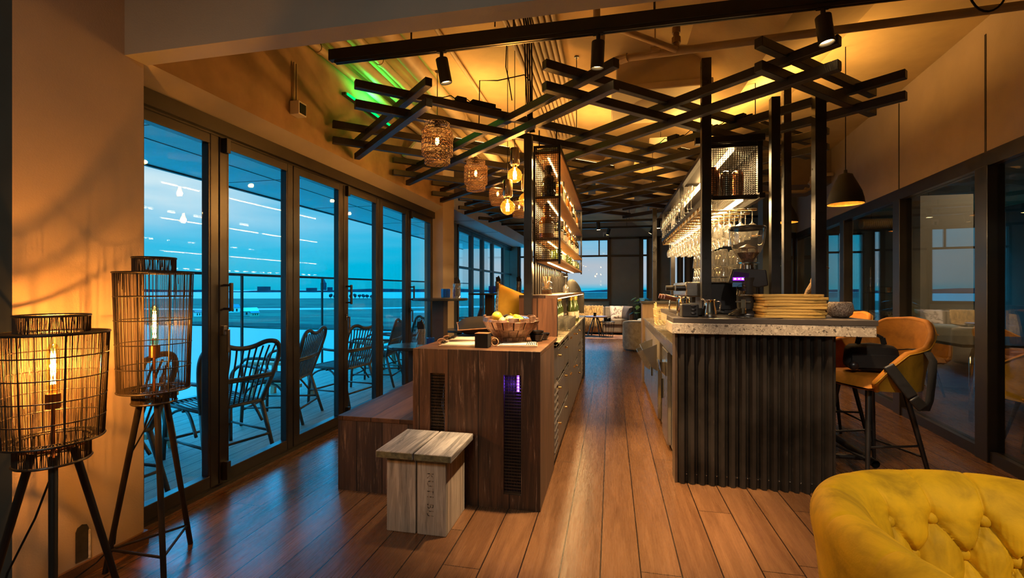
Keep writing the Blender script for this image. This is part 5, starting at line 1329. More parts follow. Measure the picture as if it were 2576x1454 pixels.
# dark knock box, cups
kb = thing('knock_box', 'black knock box with shiny lumps on the corner of the right bar', 'box', (0.525, 3.37, ZT2))
m = MB(); m.box(-0.055, 0.055, -0.05, 0.05, 0, 0.09); m.build('body', M_black, kb, bevel=0.008)
for k in range(3):
    m = MB(); m.ball((0.02, -0.052, 0.025+0.025*k), 0.012, 10, 6, (1.6, 0.5, 0.8)); m.build('knob', M_gbody, kb, smooth=True)
m = MB(); m.tube([(-0.05,0,0.09),(-0.055,0,0.14),(-0.01,0,0.14)], 0.004, 6); m.build('wire_handle', M_chrome, kb)
m = MB(); m.lathe([(0.001,0),(0.03,0),(0.05,0.01),(0.055,0.055),(0.05,0.055),(0.045,0.012),(0.001,0.01)], n=24); o = m.build('tamp_tray', M_black, None, smooth=True, auto=50); o.location = (0.60, 3.48, ZT2); tag(o, 'low black round tray behind the steel pitcher', 'tray')
for i, (x, y, l) in enumerate(((0.50, 3.50, 'tall steel cup behind the black knock box'), (0.52, 3.62, 'second tall steel cup, farther behind the knock box'))):
    m = MB(); m.lathe([(0.001,0),(0.04,0),(0.042,0.005),(0.042,0.12),(0.040,0.12),(0.038,0.01),(0.001,0.01)], n=24); o = m.build('steel_cup', M_chrome, None, smooth=True, auto=50); o.location = (x, y, ZT2 if y < 3.6 else ZT2); tag(o, l, 'cup', 'steel cups')
# cream wire baskets and yellow sponge on the steel worktop
M_cream = simple('cream_wire', (0.60, 0.46, 0.24), 0.45)
def basket(x, y, z, label):
    b = thing('wire_basket', label, 'basket', (x, y, z), 0, 'cream wire baskets')
    w, d, h = 0.26, 0.34, 0.17; m = MB()
    def loop(zz, sc): m.tube([(-w/2*sc,-d/2*sc,zz),(w/2*sc,-d/2*sc,zz),(w/2*sc,d/2*sc,zz),(-w/2*sc,d/2*sc,zz)], 0.0045, 6, closed=True)
    loop(h, 1.0); loop(0.006, 0.9); loop(h*0.55, 0.95)
    m.build('rim', M_cream, b)
    m = MB()
    for i in range(7):
        u = -0.5+i/6.0
        for s in (-1, 1):
            m.bar((w*u*0.9, s*d/2*0.9, 0.006), (w*u, s*d/2, h), 0.004, 0.004)
            m.bar((s*w/2*0.9, d*u*0.9, 0.006), (s*w/2, d*u, h), 0.004, 0.004)
        m.bar((w*u*0.9, -d/2*0.9, 0.006), (w*u*0.9, d/2*0.9, 0.006), 0.003, 0.003)
    m.build('wires', M_cream, b)
    m = MB(); m.tube([(-w/2, -0.06, h), (-w/2, -0.05, h+0.06), (-w/2, 0.05, h+0.06), (-w/2, 0.06, h)], 0.0045, 6); m.build('handle', M_cream, b)
basket(0.60, 5.35, 0.906, 'cream wire basket on the steel worktop, nearer of the pair')
basket(0.66, 5.85, 0.906, 'cream wire basket on the steel worktop, farther of the pair')
m = MB(); m.box(-0.04, 0.04, -0.06, 0.06, 0, 0.05); o = m.build('yellow_box', simple('yellow_card', (0.62, 0.42, 0.02), 0.6, var=0.05), None, bevel=0.004); o.location = (0.52, 3.78, 0.906); tag(o, 'small yellow packet on the steel worktop beside the knock box', 'packet')
# stack of wooden serving boards
M_olive = planks('olive_board', (0.46, 0.26, 0.055), (0.82, 0.52, 0.14), 'Y', 'X', 0.5, 3, rough=0.5, seam=0.0, grain=2.2, off=0.1)
bl = ['bottom', 'second', 'third', 'fourth', 'fifth', 'sixth', 'seventh', 'top']
zz = ZT2
for i in range(8):
    th = 0.0185; x0 = 1.165+rnd.uniform(-0.012, 0.012); ln = 0.40+rnd.uniform(-0.02, 0.02); w = 0.20
    m = MB(); hh = ln/2
    poly = [(-hh, -w/2+0.015), (-hh+0.012, -w/2), (hh-0.10, -w/2), (hh-0.05, -w/2+0.012), (hh-0.012, -w/2+0.02), (hh, -w/2+0.04), (hh, w/2-0.04), (hh-0.03, w/2-0.01), (hh-0.10, w/2), (-hh+0.012, w/2), (-hh, w/2-0.015)]
    m.prism(poly, 0, th); o = m.build('serving_board', M_olive, None, bevel=0.004); o.location = (x0, 3.42, zz); o.rotation_euler = (0, 0, R(rnd.uniform(2, 7)) + (PI if i in (3,) else 0))
    tag(o, '%s board of the stack of pale wooden serving boards' % bl[i], 'serving board', 'stack of serving boards'); zz += th+0.0012
# carved wooden bird, stone bowl
M_carv = simple('carved_wood', (0.34, 0.20, 0.09), 0.7, var=0.5, scale=40, bump=0.8, bscale=80)
bd = thing('carved_bird', 'tall carved wooden bird partly behind the square post on the right bar', 'figurine', (1.475, 3.82, ZT2))
m = MB(); m.tube([(0, 0, 0.14), (0.005, 0, 0.19), (0.01, 0, 0.25), (0.02, 0, 0.31), (0.035, 0, 0.345)], [0.018, 0.034, 0.038, 0.028, 0.016], 14); m.build('body', M_carv, bd, smooth=True)
m = MB(); m.ball((0.04, 0, 0.365), 0.026, 14, 9); m.cyl((0.055, 0, 0.362), (0.095, -0.005, 0.345), 0.012, 0.003, n=10); m.build('head', simple('bird_head', (0.10, 0.05, 0.03), 0.6, var=0.3), bd, smooth=True)
m = MB(); m.tube([(0.0, 0, 0.22), (-0.04, -0.01, 0.17), (-0.085, -0.02, 0.12)], [0.035, 0.028, 0.004], 10); m.build('tail', M_carv, bd, smooth=True)
m = MB(); m.tube([(0.0, 0, 0.15), (-0.02, 0, 0.10), (0.01, 0, 0.05), (0.0, 0, 0.012)], [0.018, 0.016, 0.014, 0.02], 10); m.cyl((0, 0, 0), (0, 0, 0.014), 0.055, n=20); m.build('perch', M_carv, bd, smooth=True, auto=50)
m = MB(); m.lathe([(0.001,0),(0.045,0),(0.068,0.02),(0.078,0.055),(0.072,0.09),(0.062,0.105),(0.056,0.105),(0.064,0.085),(0.068,0.055),(0.05,0.02),(0.001,0.014)], n=36)
t = NT('mosaic_shell'); v = t.coords('Object'); vo = t.n('ShaderNodeTexVoronoi'); vo.inputs['Scale'].default_value = 230; t.L(v, vo.inputs['Vector']); sc_ = t.n('ShaderNodeSeparateColor'); t.L(vo.outputs['Color'], sc_.inputs[0])
t.principled(t.ramp(sc_.outputs[0], [(0.0, (0.10, 0.06, 0.04)), (0.5, (0.30, 0.21, 0.15)), (1.0, (0.50, 0.40, 0.30))]), 0.4, 0.2, 0.5, t.bump(vo.outputs['Distance'], 0.6, 0.004))
o = m.build('tealight_bowl', t.m, None, smooth=True, auto=60); o.location = (1.505, 3.50, ZT2); tag(o, 'round mottled stone tea-light bowl on the right bar beside the post', 'candle holder')
m = MB(); m.lathe([(0.001,0),(0.16,0),(0.17,0.006),(0.16,0.008),(0.001,0.006)], n=36); o = m.build('tray', M_chrome, None, smooth=True, auto=40); o.location = (0.95, 3.30, ZT2) ; o.scale = (0.85, 0.42, 1); tag(o, 'thin shiny tray in front of the coffee grinder', 'tray')
# ------------------------------------------------------------------ floor lamps of black reed
M_reed = simple('black_reed', (0.020, 0.013, 0.008), 0.6, var=0.4, scale=40)
M_lampmetal = simple('lamp_black', (0.015, 0.013, 0.012), 0.4, 0.2)
M_bulb = thin_glass('bulb_glass', (1.0, 0.80, 0.48), 1.45, 1.0, film=0.0006, fcol=(1.0, 0.62, 0.15))
M_globe = thin_glass('globe_glass', (1.0, 0.80, 0.45), 1.45, 1.2, film=0.014, fcol=(1.0, 0.55, 0.10))
def bulb_tube(parent, z, r=0.017, h=0.19, watts=9, col=WARM):
    m = MB(); m.lathe([(r*0.7, z), (r, z+0.02), (r, z+h-0.02), (r*0.6, z+h-0.004), (0.001, z+h)], n=20); m.build('bulb', M_bulb, parent, smooth=True)
    m = MB()
    for k in range(4):
        a = k*PI/2; m.tube([(0.006*math.cos(a+0.5*i), 0.006*math.sin(a+0.5*i), z+0.035+(h-0.065)*i/8) for i in range(9)], 0.0016, 4)
    m.build('filament', M_fil, parent)
def reed_lamp(loc, rz, R_, zb, zt, rneck, zneck, ztop, leg_r, label, watts, nw, bulb_z, brace=True):
    """open reed drum from zb to zt on three splayed legs"""
    L = thing('floor_lamp', label, 'floor lamp', loc, rz, 'reed floor lamps')
    def rad(z):   # slightly barrelled drum that narrows to the necks
        u = (z-zb)/(zt-zb); return R_*(0.93+0.10*u)
    # wires
    m = MB()
    for i in range(nw):
        a = 2*PI*(i+rnd.uniform(-0.4, 0.4))/nw; n = 4; r0, r1 = rad(zb), rad(zt)
        w = rnd.uniform(0.0009, 0.0016); da = rnd.uniform(-0.03, 0.03)
        m.bar((r0*math.cos(a), r0*math.sin(a), zb), (r1*math.cos(a+da), r1*math.sin(a+da), zt), w, w)
    for i in range(int(nw*0.28)):     # short reeds that thicken the weave at top and bottom
        a = 2*PI*rnd.random(); top = rnd.random() < 0.5; ln = rnd.uniform(0.04, 0.13)
        z0, z1 = (zt-ln, zt) if top else (zb, zb+ln)
        m.bar((rad(z0)*math.cos(a), rad(z0)*math.sin(a), z0), (rad(z1)*math.cos(a+0.02), rad(z1)*math.sin(a+0.02), z1), 0.002, 0.002)
    m.build('shade', M_reed, L)
    m = MB(); m2 = MB(); hn = ztop-zt
    for i in range(int(nw*0.8)):
        a = 2*PI*(i+rnd.uniform(-.4, .4))/(nw*0.8); w = rnd.uniform(0.0014, 0.0026)
        m.bar((rneck*math.cos(a), rneck*math.sin(a), zt), (rneck*math.cos(a+rnd.uniform(-.05, .05)), rneck*math.sin(a), ztop), w, w)
        q = rneck*1.02; m2.bar((q*math.cos(a), q*math.sin(a), zneck), (q*math.cos(a+rnd.uniform(-.05, .05)), q*math.sin(a), zb), w, w)
    m.build('top_neck', M_reed, L); m2.build('bottom_neck', M_reed, L); m = MB(); m3 = MB()
    for i in range(int(nw*0.7)):      # reeds across the shoulders
        a = 2*PI*i/(nw*0.7)
        m.bar((rneck*math.cos(a), rneck*math.sin(a), zt+0.002), (rad(zt)*math.cos(a), rad(zt)*math.sin(a), zt), 0.0018, 0.0018)
        if i % 2: m3.bar((rneck*math.cos(a), rneck*math.sin(a), zb), (rad(zb)*math.cos(a), rad(zb)*math.sin(a), zb), 0.0018, 0.0018)
    m.build('top_shoulder', M_reed, L); m3.build('bottom_shoulder', M_reed, L)
    m = MB(); N = 40
    def ring(r, z, t): m.tube([(r*math.cos(2*PI*i/N), r*math.sin(2*PI*i/N), z) for i in range(N)], t, 6, closed=True)
    for k in range(6): ring(rad(zb+(zt-zb)*k/5)*1.003, zb+(zt-zb)*k/5, 0.0045 if k in (0, 5) else 0.0025)
    ring(rneck, zt, 0.004); ring(rneck, ztop, 0.005); ring(rneck*1.02, zb, 0.0035); ring(rneck*1.03, zneck, 0.005)
    for k in range(8):
        a = 2*PI*k/8+0.2; m.tube([(rneck*math.cos(a), rneck*math.sin(a), zb), (rad(zb)*math.cos(a), rad(zb)*math.sin(a), zb+0.003), (rad(zt)*math.cos(a), rad(zt)*math.sin(a), zt-0.003), (rneck*math.cos(a), rneck*math.sin(a), zt)], 0.003, 5)
    m.build('ring_frame', M_lampmetal, L)
    feet = []
    for k in range(3):
        a = 2*PI*k/3-PI/2
        p0 = Vector((leg_r*math.cos(a), leg_r*math.sin(a), 0.0)); p1 = Vector((rneck*0.62*math.cos(a), rneck*0.62*math.sin(a), zneck+0.03)); feet.append(p0.lerp(p1, 0.13))
        m = MB(); m.cyl(p0, p1, 0.0115, 0.0135, n=12); m.build('leg', M_lampmetal, L, smooth=True, auto=40)
    if brace:
        for k in range(3):
            m = MB(); m.cyl(feet[k], feet[(k+1) % 3], 0.006, n=8); m.build('brace', M_lampmetal, L)
    m = MB(); m.cyl((0, 0, zneck+0.02), (0, 0, bulb_z-0.05), 0.006, n=8); m.cyl((0, 0, bulb_z-0.055), (0, 0, bulb_z), 0.022, n=16)
    for k in range(3):
        a = 2*PI*k/3-PI/2; m.bar((0, 0, zneck+0.03), (rneck*math.cos(a), rneck*math.sin(a), zneck+0.03), 0.008, 0.008)
    m.build('bulb_holder', simple('copper_holder', (0.22, 0.085, 0.03), 0.35, 0.8) if 'copper_holder' not in MATS else MATS['copper_holder'], L)
    bulb_tube(L, bulb_z)
    c = Vector((0, 0, bulb_z+0.10)); 
    w = Matrix.Translation(loc) @ c
    point('reed_lamp_glow', w, watts, AMBER, 0.012)
    return L
xa, ya = camxy(-1.70, 1.70)
la = reed_lamp((-2.062, 1.338, 0), R(57), 0.158, 0.735, 1.135, 0.105, 0.655, 1.20, 0.235, 'shorter black reed floor lamp glowing at the left edge, in front of the pier', 60, 240, 0.905, False)
lb = reed_lamp((-2.100, 1.765, 0), R(60), 0.148, 0.83, 1.375, 0.083, 0.772, 1.445, 0.19, 'taller black reed floor lamp standing before the first glass door', 9, 185, 1.035, True)
# flexes
m = MB(); m.tube([(-2.07, 1.79, 0.80), (-2.19, 1.72, 0.52), (-2.215, 1.70, 0.36), (-2.25, 1.70, 0.12), (-2.30, 1.66, 0.05), (-2.31, 1.55, 0.02), (-2.30, 1.42, 0.008)], 0.0035, 6)
tag(m.build('lamp_flex', M_matte), 'thin black flex trailing from the taller floor lamp to the wall', 'cable', 'lamp flexes')
m = MB(); m.tube([(-2.02, 1.33, 0.68), (-2.09, 1.30, 0.45), (-2.16, 1.26, 0.26), (-2.20, 1.24, 0.06), (-2.26, 1.24, 0.008)], 0.0035, 6)
tag(m.build('lamp_flex', M_matte), 'thin black flex hanging from the shorter floor lamp', 'cable', 'lamp flexes')

# ------------------------------------------------------------------ rattan and bulb pendants on the left, domes on the right
M_rat = simple('rattan', (0.075, 0.038, 0.016), 0.55, var=0.3, scale=40)
def wp(px, dep, z):
    l = (px-1288)/1160.0*dep; x, y = camxy(l, dep); return (x, y, z)
def rattan(loc, R_, H, label, watts):
    P = thing('rattan_pendant', label, 'pendant lamp', loc, 0, 'rattan pendants')
    m = MB(); N = 20
    def pr(u):   # (radius, z) down the lamp: narrow collar, wide drum, narrow foot
        if u < 0.18: return R_*0.80, H/2-H*u
        if u > 0.82: return R_*0.82, H/2-H*u
        return R_, H/2-H*u
    rows = [0.0, 0.09, 0.175, 0.21, 0.33, 0.45, 0.57, 0.69, 0.79, 0.825, 0.91, 1.0]
    for k in range(len(rows)-1):
        r0, z0 = pr(rows[k]); r1, z1 = pr(rows[k+1])
        for i in range(N):
            a = 2*PI*i/N; b = 2*PI*(i+1)/N
            for (p, q) in ((a, b), (b, a), (a, a)):
                m.bar((r0*math.cos(p), r0*math.sin(p), z0), (r1*math.cos(q), r1*math.sin(q), z1), 0.0019 if p != q else 0.0014, 0.0019)
    for u in rows:
        r, z = pr(u); m.tube([(r*math.cos(2*PI*i/26), r*math.sin(2*PI*i/26), z) for i in range(26)], 0.002, 4, closed=True)
    m.build('shade', M_rat, P)
    m = MB(); m.cyl((0, 0, H/2-0.03), (0, 0, H/2+0.03), 0.02, n=12); m.cyl((0, 0, H/2+0.03), (0, 0, ZL-0.034-loc[2]), 0.003, n=6); m.bar((-R_*0.8, 0, H/2), (R_*0.8, 0, H/2), 0.004, 0.004); m.build('holder', M_matte, P)
    m = MB(); m.ball((0, 0, 0.02), 0.028, 16, 10, (1, 1, 1.4)); m.build('bulb', M_bulb, P, smooth=True)
    m = MB(); m.ball((0, 0, 0.02), 0.012, 10, 6, (0.9, 0.9, 1.6)); m.build('filament', M_filb, P)
    point('rattan_glow', (loc[0], loc[1], loc[2]+0.02), watts, WARM, 0.02)
rattan(wp(1100, 3.3, 2.34), 0.110, 0.285, 'nearest and largest wicker cage pendant, over the bench side of the lattice', 9)
rattan(wp(1197, 4.4, 2.385), 0.110, 0.285, 'second wicker cage pendant, left of the bulb pendants', 9)
rattan(wp(1252, 5.7, 2.46), 0.105, 0.24, 'third wicker cage pendant, half behind the lower bulb pendant', 9)
rattan(wp(1306, 6.3, 2.40), 0.105, 0.24, 'wicker cage pendant farthest back, beside the black post', 8)
def globe_pendant(loc, label, watts=4):
    P = thing('bulb_pendant', label, 'pendant lamp', loc, 0, 'bare bulb pendants')
    m = MB(); m.lathe([(0.001, 0.22), (0.038, 0.22), (0.042, 0.215), (0.042, 0.085), (0.034, 0.075), (0.001, 0.075)], n=24)
    nt = 'marbled_holder'
    if nt not in MATS:
        t = NT(nt); v = t.coords('Object', (30, 30, 3)); f = t.noise(v, 1.4, 4, 0.6, 1.5); t.principled(t.ramp(f, [(0.42, (0.03, 0.024, 0.018)), (0.5, (0.42, 0.30, 0.16)), (0.62, (0.70, 0.62, 0.48))]), 0.12, 0.6)
    m.build('holder', MATS[nt], P, smooth=True, auto=50)
    m = MB(); m.cyl((0, 0, 0.075), (0, 0, 0.055), 0.02, 0.018, n=16); m.build('cap', M_brass, P)
    m = MB(); m.lathe([(0.018, 0.06), (0.022, 0.052), (0.045, 0.035), (0.060, 0.01), (0.0625, -0.01), (0.056, -0.038), (0.038, -0.06), (0.015, -0.071), (0.001, -0.0725)], n=28); m.build('bulb', M_globe, P, smooth=True)
    m = MB(); m.cyl((0, 0, 0.055), (0, 0, 0.025), 0.005)
    for k in range(7):
        a = 2*PI*k/7; m.bar((0.012*math.cos(a), 0.012*math.sin(a), 0.025), (0.014*math.cos(a+.3), 0.014*math.sin(a+.3), -0.042), 0.0022, 0.0022)
    m.build('filament', M_fil, P)
    m = MB(); m.cyl((0, 0, 0.22), (0, 0, CZ-0.002-loc[2]), 0.003, n=6); m.build('cord', M_matte, P)
    point('globe_glow', (loc[0], loc[1], loc[2]-0.01), watts, WARM, 0.02)
globe_pendant(wp(1295, 3.9, 2.27), 'upper bare globe bulb pendant with a marbled holder', 26)
globe_pendant(wp(1277, 3.9, 2.00), 'lower bare globe bulb pendant with a marbled holder', 26)
globe_pendant(wp(1322, 4.2, 2.12), 'bare globe bulb pendant half hidden behind the black post', 18)
def dome(loc, d, h, label, watts):
    P = thing('dome_pendant', label, 'pendant lamp', loc, 0, 'black dome pendants')
    r = d/2
    out = [(0.012, h*1.10), (0.014, h), (0.05*d/0.27, h*0.95), (0.058*d/0.27, h*0.86), (r*0.62, h*0.66), (r*0.86, h*0.38), (r*0.97, h*0.14), (r, 0)]
    m = MB(); m.lathe(out, n=36); m.build('shade', M_matte, P, smooth=True)
    m = MB(); m.lathe([(x*0.975-0.001, z-0.0025) for x, z in out[2:]], n=36); m.build('gold_lining', simple('gold_leaf_lining', (0.78, 0.45, 0.10), 0.38, 0.7, var=0.25, scale=40) if 'gold_leaf_lining' not in MATS else MATS['gold_leaf_lining'], P, smooth=True)
    m = MB(); m.cyl((0, 0, h*1.08), (0, 0, CZ-0.002-loc[2] if loc[1] < 7.5 else 2.849-loc[2]), 0.0035, n=6); m.build('cord', M_matte, P)
    m = MB(); m.ball((0, 0, h*0.45), 0.03, 14, 9); m.build('bulb', M_filb, P, smooth=True)
    spot('dome_beam', (loc[0], loc[1], loc[2]+h*0.35), (loc[0], loc[1], 0), watts, (1.0, 0.55, 0.22), 125, 0.5, 0.03)
dome(wp(2127, 3.9, 2.02), 0.268, 0.26, 'large black dome pendant with a gold lining in front of the right wall', 60)
dome(wp(1980, 5.6, 2.11), 0.235, 0.23, 'second black dome pendant, partly behind the bar posts', 60)
dome(wp(1893, 7.6, 2.18), 0.22, 0.22, 'farthest black dome pendant, small behind the glass rack', 60)
# ------------------------------------------------------------------ big mustard tub armchair in the front right corner
def horseshoe(cx, cy, a, b, front, nexp=2.6, n=64, narm=14):
    """plan path of the rim: left arm front, round the back, right arm front; returns points and outward normals"""
    P = []
    for i in range(narm): P.append((cx-a, front+(cy-front)*i/narm))
    for i in range(n+1):
        t = PI-PI*i/n; c, s = math.cos(t), math.sin(t)
        P.append((cx+a*math.copysign(abs(c)**(2/nexp), c), cy+b*abs(s)**(2/nexp)))
    for i in range(1, narm+1): P.append((cx+a, cy+(front-cy)*i/narm))
    # even out the spacing
    d = [0.0]
    for i in range(1, len(P)): d.append(d[-1]+math.hypot(P[i][0]-P[i-1][0], P[i][1]-P[i-1][1]))
    return P, d
def resample(P, d, m):
    out = []; k = 0
    for i in range(m):
        s = d[-1]*i/(m-1)
        while k < len(d)-2 and d[k+1] < s: k += 1
        u = (s-d[k])/max(1e-9, d[k+1]-d[k])
        out.append((P[k][0]+(P[k+1][0]-P[k][0])*u, P[k][1]+(P[k+1][1]-P[k][1])*u))
    N = []
    for i in range(m):
        a = out[max(0, i-1)]; b = out[min(m-1, i+1)]
        tx, ty = b[0]-a[0], b[1]-a[1]; l = math.hypot(tx, ty) or 1
        N.append((-ty/l, tx/l))
    return out, N, d[-1]
ac = thing('tub_armchair', 'big mustard velvet button-tufted tub armchair in the front right corner', 'armchair', (0, 0, 0), YAW)
NS, = (560,)
P, d = horseshoe(1.135, 0.93, 0.335, 0.375, 0.42)
pl, nl, LEN = resample(P, d, NS)
prof = [(-0.165, 0.36), (-0.150, 0.44), (-0.138, 0.50), (-0.122, 0.56), (-0.104, 0.62), (-0.083, 0.68), (-0.062, 0.72), (-0.034, 0.754), (0.0, 0.772), (0.028, 0.778), (0.055, 0.766), (0.072, 0.738), (0.074, 0.70), (0.064, 0.64), (0.052, 0.52), (0.036, 0.36), (0.016, 0.14)]
def fine(pr, k):
    out = []
    for i in range(len(pr)-1):
        p0 = pr[max(0, i-1)]; p1 = pr[i]; p2 = pr[i+1]; p3 = pr[min(len(pr)-1, i+2)]
        for j in range(k):
            t = j/k
            out.append(tuple(0.5*((2*p1[c])+(-p0[c]+p2[c])*t+(2*p0[c]-5*p1[c]+4*p2[c]-p3[c])*t*t+(-p0[c]+3*p1[c]-3*p2[c]+p3[c])*t**3) for c in (0, 1)))
    out.append(pr[-1]); return out
pf = fine(prof, 9)
arc = [0.0]
for i in range(1, len(pf)): arc.append(arc[-1]+math.hypot(pf[i][0]-pf[i-1][0], pf[i][1]-pf[i-1][1]))
itop = max(range(len(pf)), key=lambda i: pf[i][1])
BS = 0.147; rowz = [0.682, 0.592, 0.502, 0.412]; 
mid = LEN/2
arm_clear = 0.16      # the arms' front ends are plain
buttons = []
for r, z in enumerate(rowz):
    k0 = 0 if r % 2 == 0 else 0.5
    for k in range(-9, 10):
        s = mid+(k+k0)*BS
        if arm_clear < s < LEN-arm_clear: buttons.append((s, z, r))
def tuft(s, z, inner, zt):
    """depth of the upholstery at (s along the back, z), buttons pull in, pleats between them"""
    if s < arm_clear-0.1 or s > LEN-arm_clear+0.1: return 0.0
    fade = min(1, max(0, (s-arm_clear+0.06)/0.08))*min(1, max(0, (LEN-arm_clear+0.06-s)/0.08))
    dep = 0.0
    u = (s-mid)/BS
    if z > rowz[0] or not inner:
        f = abs(u-round(u))*BS     # straight pleats run from the top buttons over the roll
        reach = 1.0 if inner else max(0.0, 1-(0.79-z)/0.10)
        if f < 0.06: dep += (0.016*math.exp(-(f/0.0042)**2)+0.006*math.exp(-(f/0.025)**2))*reach
    else:
        r = min(len(rowz)-2, int((rowz[0]-z)/0.09)); v = (rowz[r]-z)/0.09
        if v <= 1.02:
            o = 0.0 if r % 2 == 0 else 0.5
            w = u-o; k = math.floor(w); fr_ = w-k
            # diagonals to the two half-offset buttons below
            d1 = abs(fr_-0.5*v)*BS*0.8; d2 = abs(fr_-(1-0.5*v))*BS*0.8
            dd = min(d1, d2)
            dep += 0.017*math.exp(-(dd/0.0048)**2)+0.008*math.exp(-(dd/0.028)**2)
    return dep*fade
V = []
for j, (o, z) in enumerate(pf):
    inner = j <= itop
    for i in range(NS):
        s = LEN*i/(NS-1); dz = 0
        t = tuft(s, z, inner, 0.778)
        if inner:
            for (bs, bz, r) in buttons:
                q = ((s-bs)**2+(z-bz)**2)
                if q < 0.01: t += 0.020*math.exp(-q/0.0007)
        wob = 0.003*math.sin(s*23+z*31)*math.sin(z*47-s*11)
        end = min(s, LEN-s); rnd_ = 0.0
        k = 1.0
        if end < 0.07: k = math.sqrt(max(0.0, 1-(1-end/0.07)**2))*0.999+0.001
        om = -0.02
        oo = om+(o-om)*(0.55+0.45*k) if end < 0.07 else o
        zz_ = z-(0.05*(1-k) if z > 0.6 else 0)
        # inward is -normal; pull the cloth back into the padding
        w_ = max(0.0, min(1.0, (z-0.66)/0.11)) if inner else 1.0
        oo += t*(1-w_); zz_ -= t*0.35*w_
        oo += wob if inner else 0
        V.append((pl[i][0]+nl[i][0]*oo, pl[i][1]+nl[i][1]*oo, zz_))
m = MB(); m.grid(V, NS, len(pf))
m.build('tub_shell', velvet('mustard_shell', (0.74, 0.41, 0.006), 0.55, 1.2, 9), ac, smooth=True)
# closing faces of the arm fronts
for i in (0, NS-1):
    m = MB(); m.add([V[j*NS+i] for j in range(len(pf))], [tuple(range(len(pf)))]); m.build('arm_front', MATS['mustard_shell'], ac, smooth=True)
for (bs, bz, r) in buttons:
    if r > 2: continue
    i = int(round(bs/LEN*(NS-1))); j = min(range(itop), key=lambda q: abs(pf[q][1]-bz))
    v = Vector(V[j*NS+i]); n = Vector((-nl[i][0], -nl[i][1], 0.15)).normalized()
    m = MB(); m.ball((0, 0, 0), 0.0155, 12, 8, (1, 1, 0.6))
    M_ = n.to_track_quat('Z', 'Y').to_matrix().to_4x4(); M_.translation = v+n*0.012
    m.move(M_).build('button', MATS['mustard_shell'], ac, smooth=True)
m = MB(); pts = []
for j in range(13):
    for i in range(13):
        u = i/12*2-1; w = j/12*2-1; k = max(0, (1-u**6)*(1-w**6))**0.4
        pts.append((1.135+u*0.245, 0.77+w*0.32, 0.36+0.09*k))
m.grid(pts, 13, 13); m.build('seat_cushion', MATS['mustard_shell'], ac, smooth=True, subsurf=1)
m = MB(); m.box(0.83, 1.34, 0.46, 1.16, 0.15, 0.36); m.build('seat_base', MATS['mustard_shell'], ac, bevel=0.02)
for (x, y) in ((0.86, 0.5), (1.31, 0.5), (0.88, 1.12), (1.29, 1.12)):
    m = MB(); m.cyl((x, y, 0), (x, y, 0.15), 0.014, 0.022, n=12); m.build('leg', M_black, ac, smooth=True, auto=40)

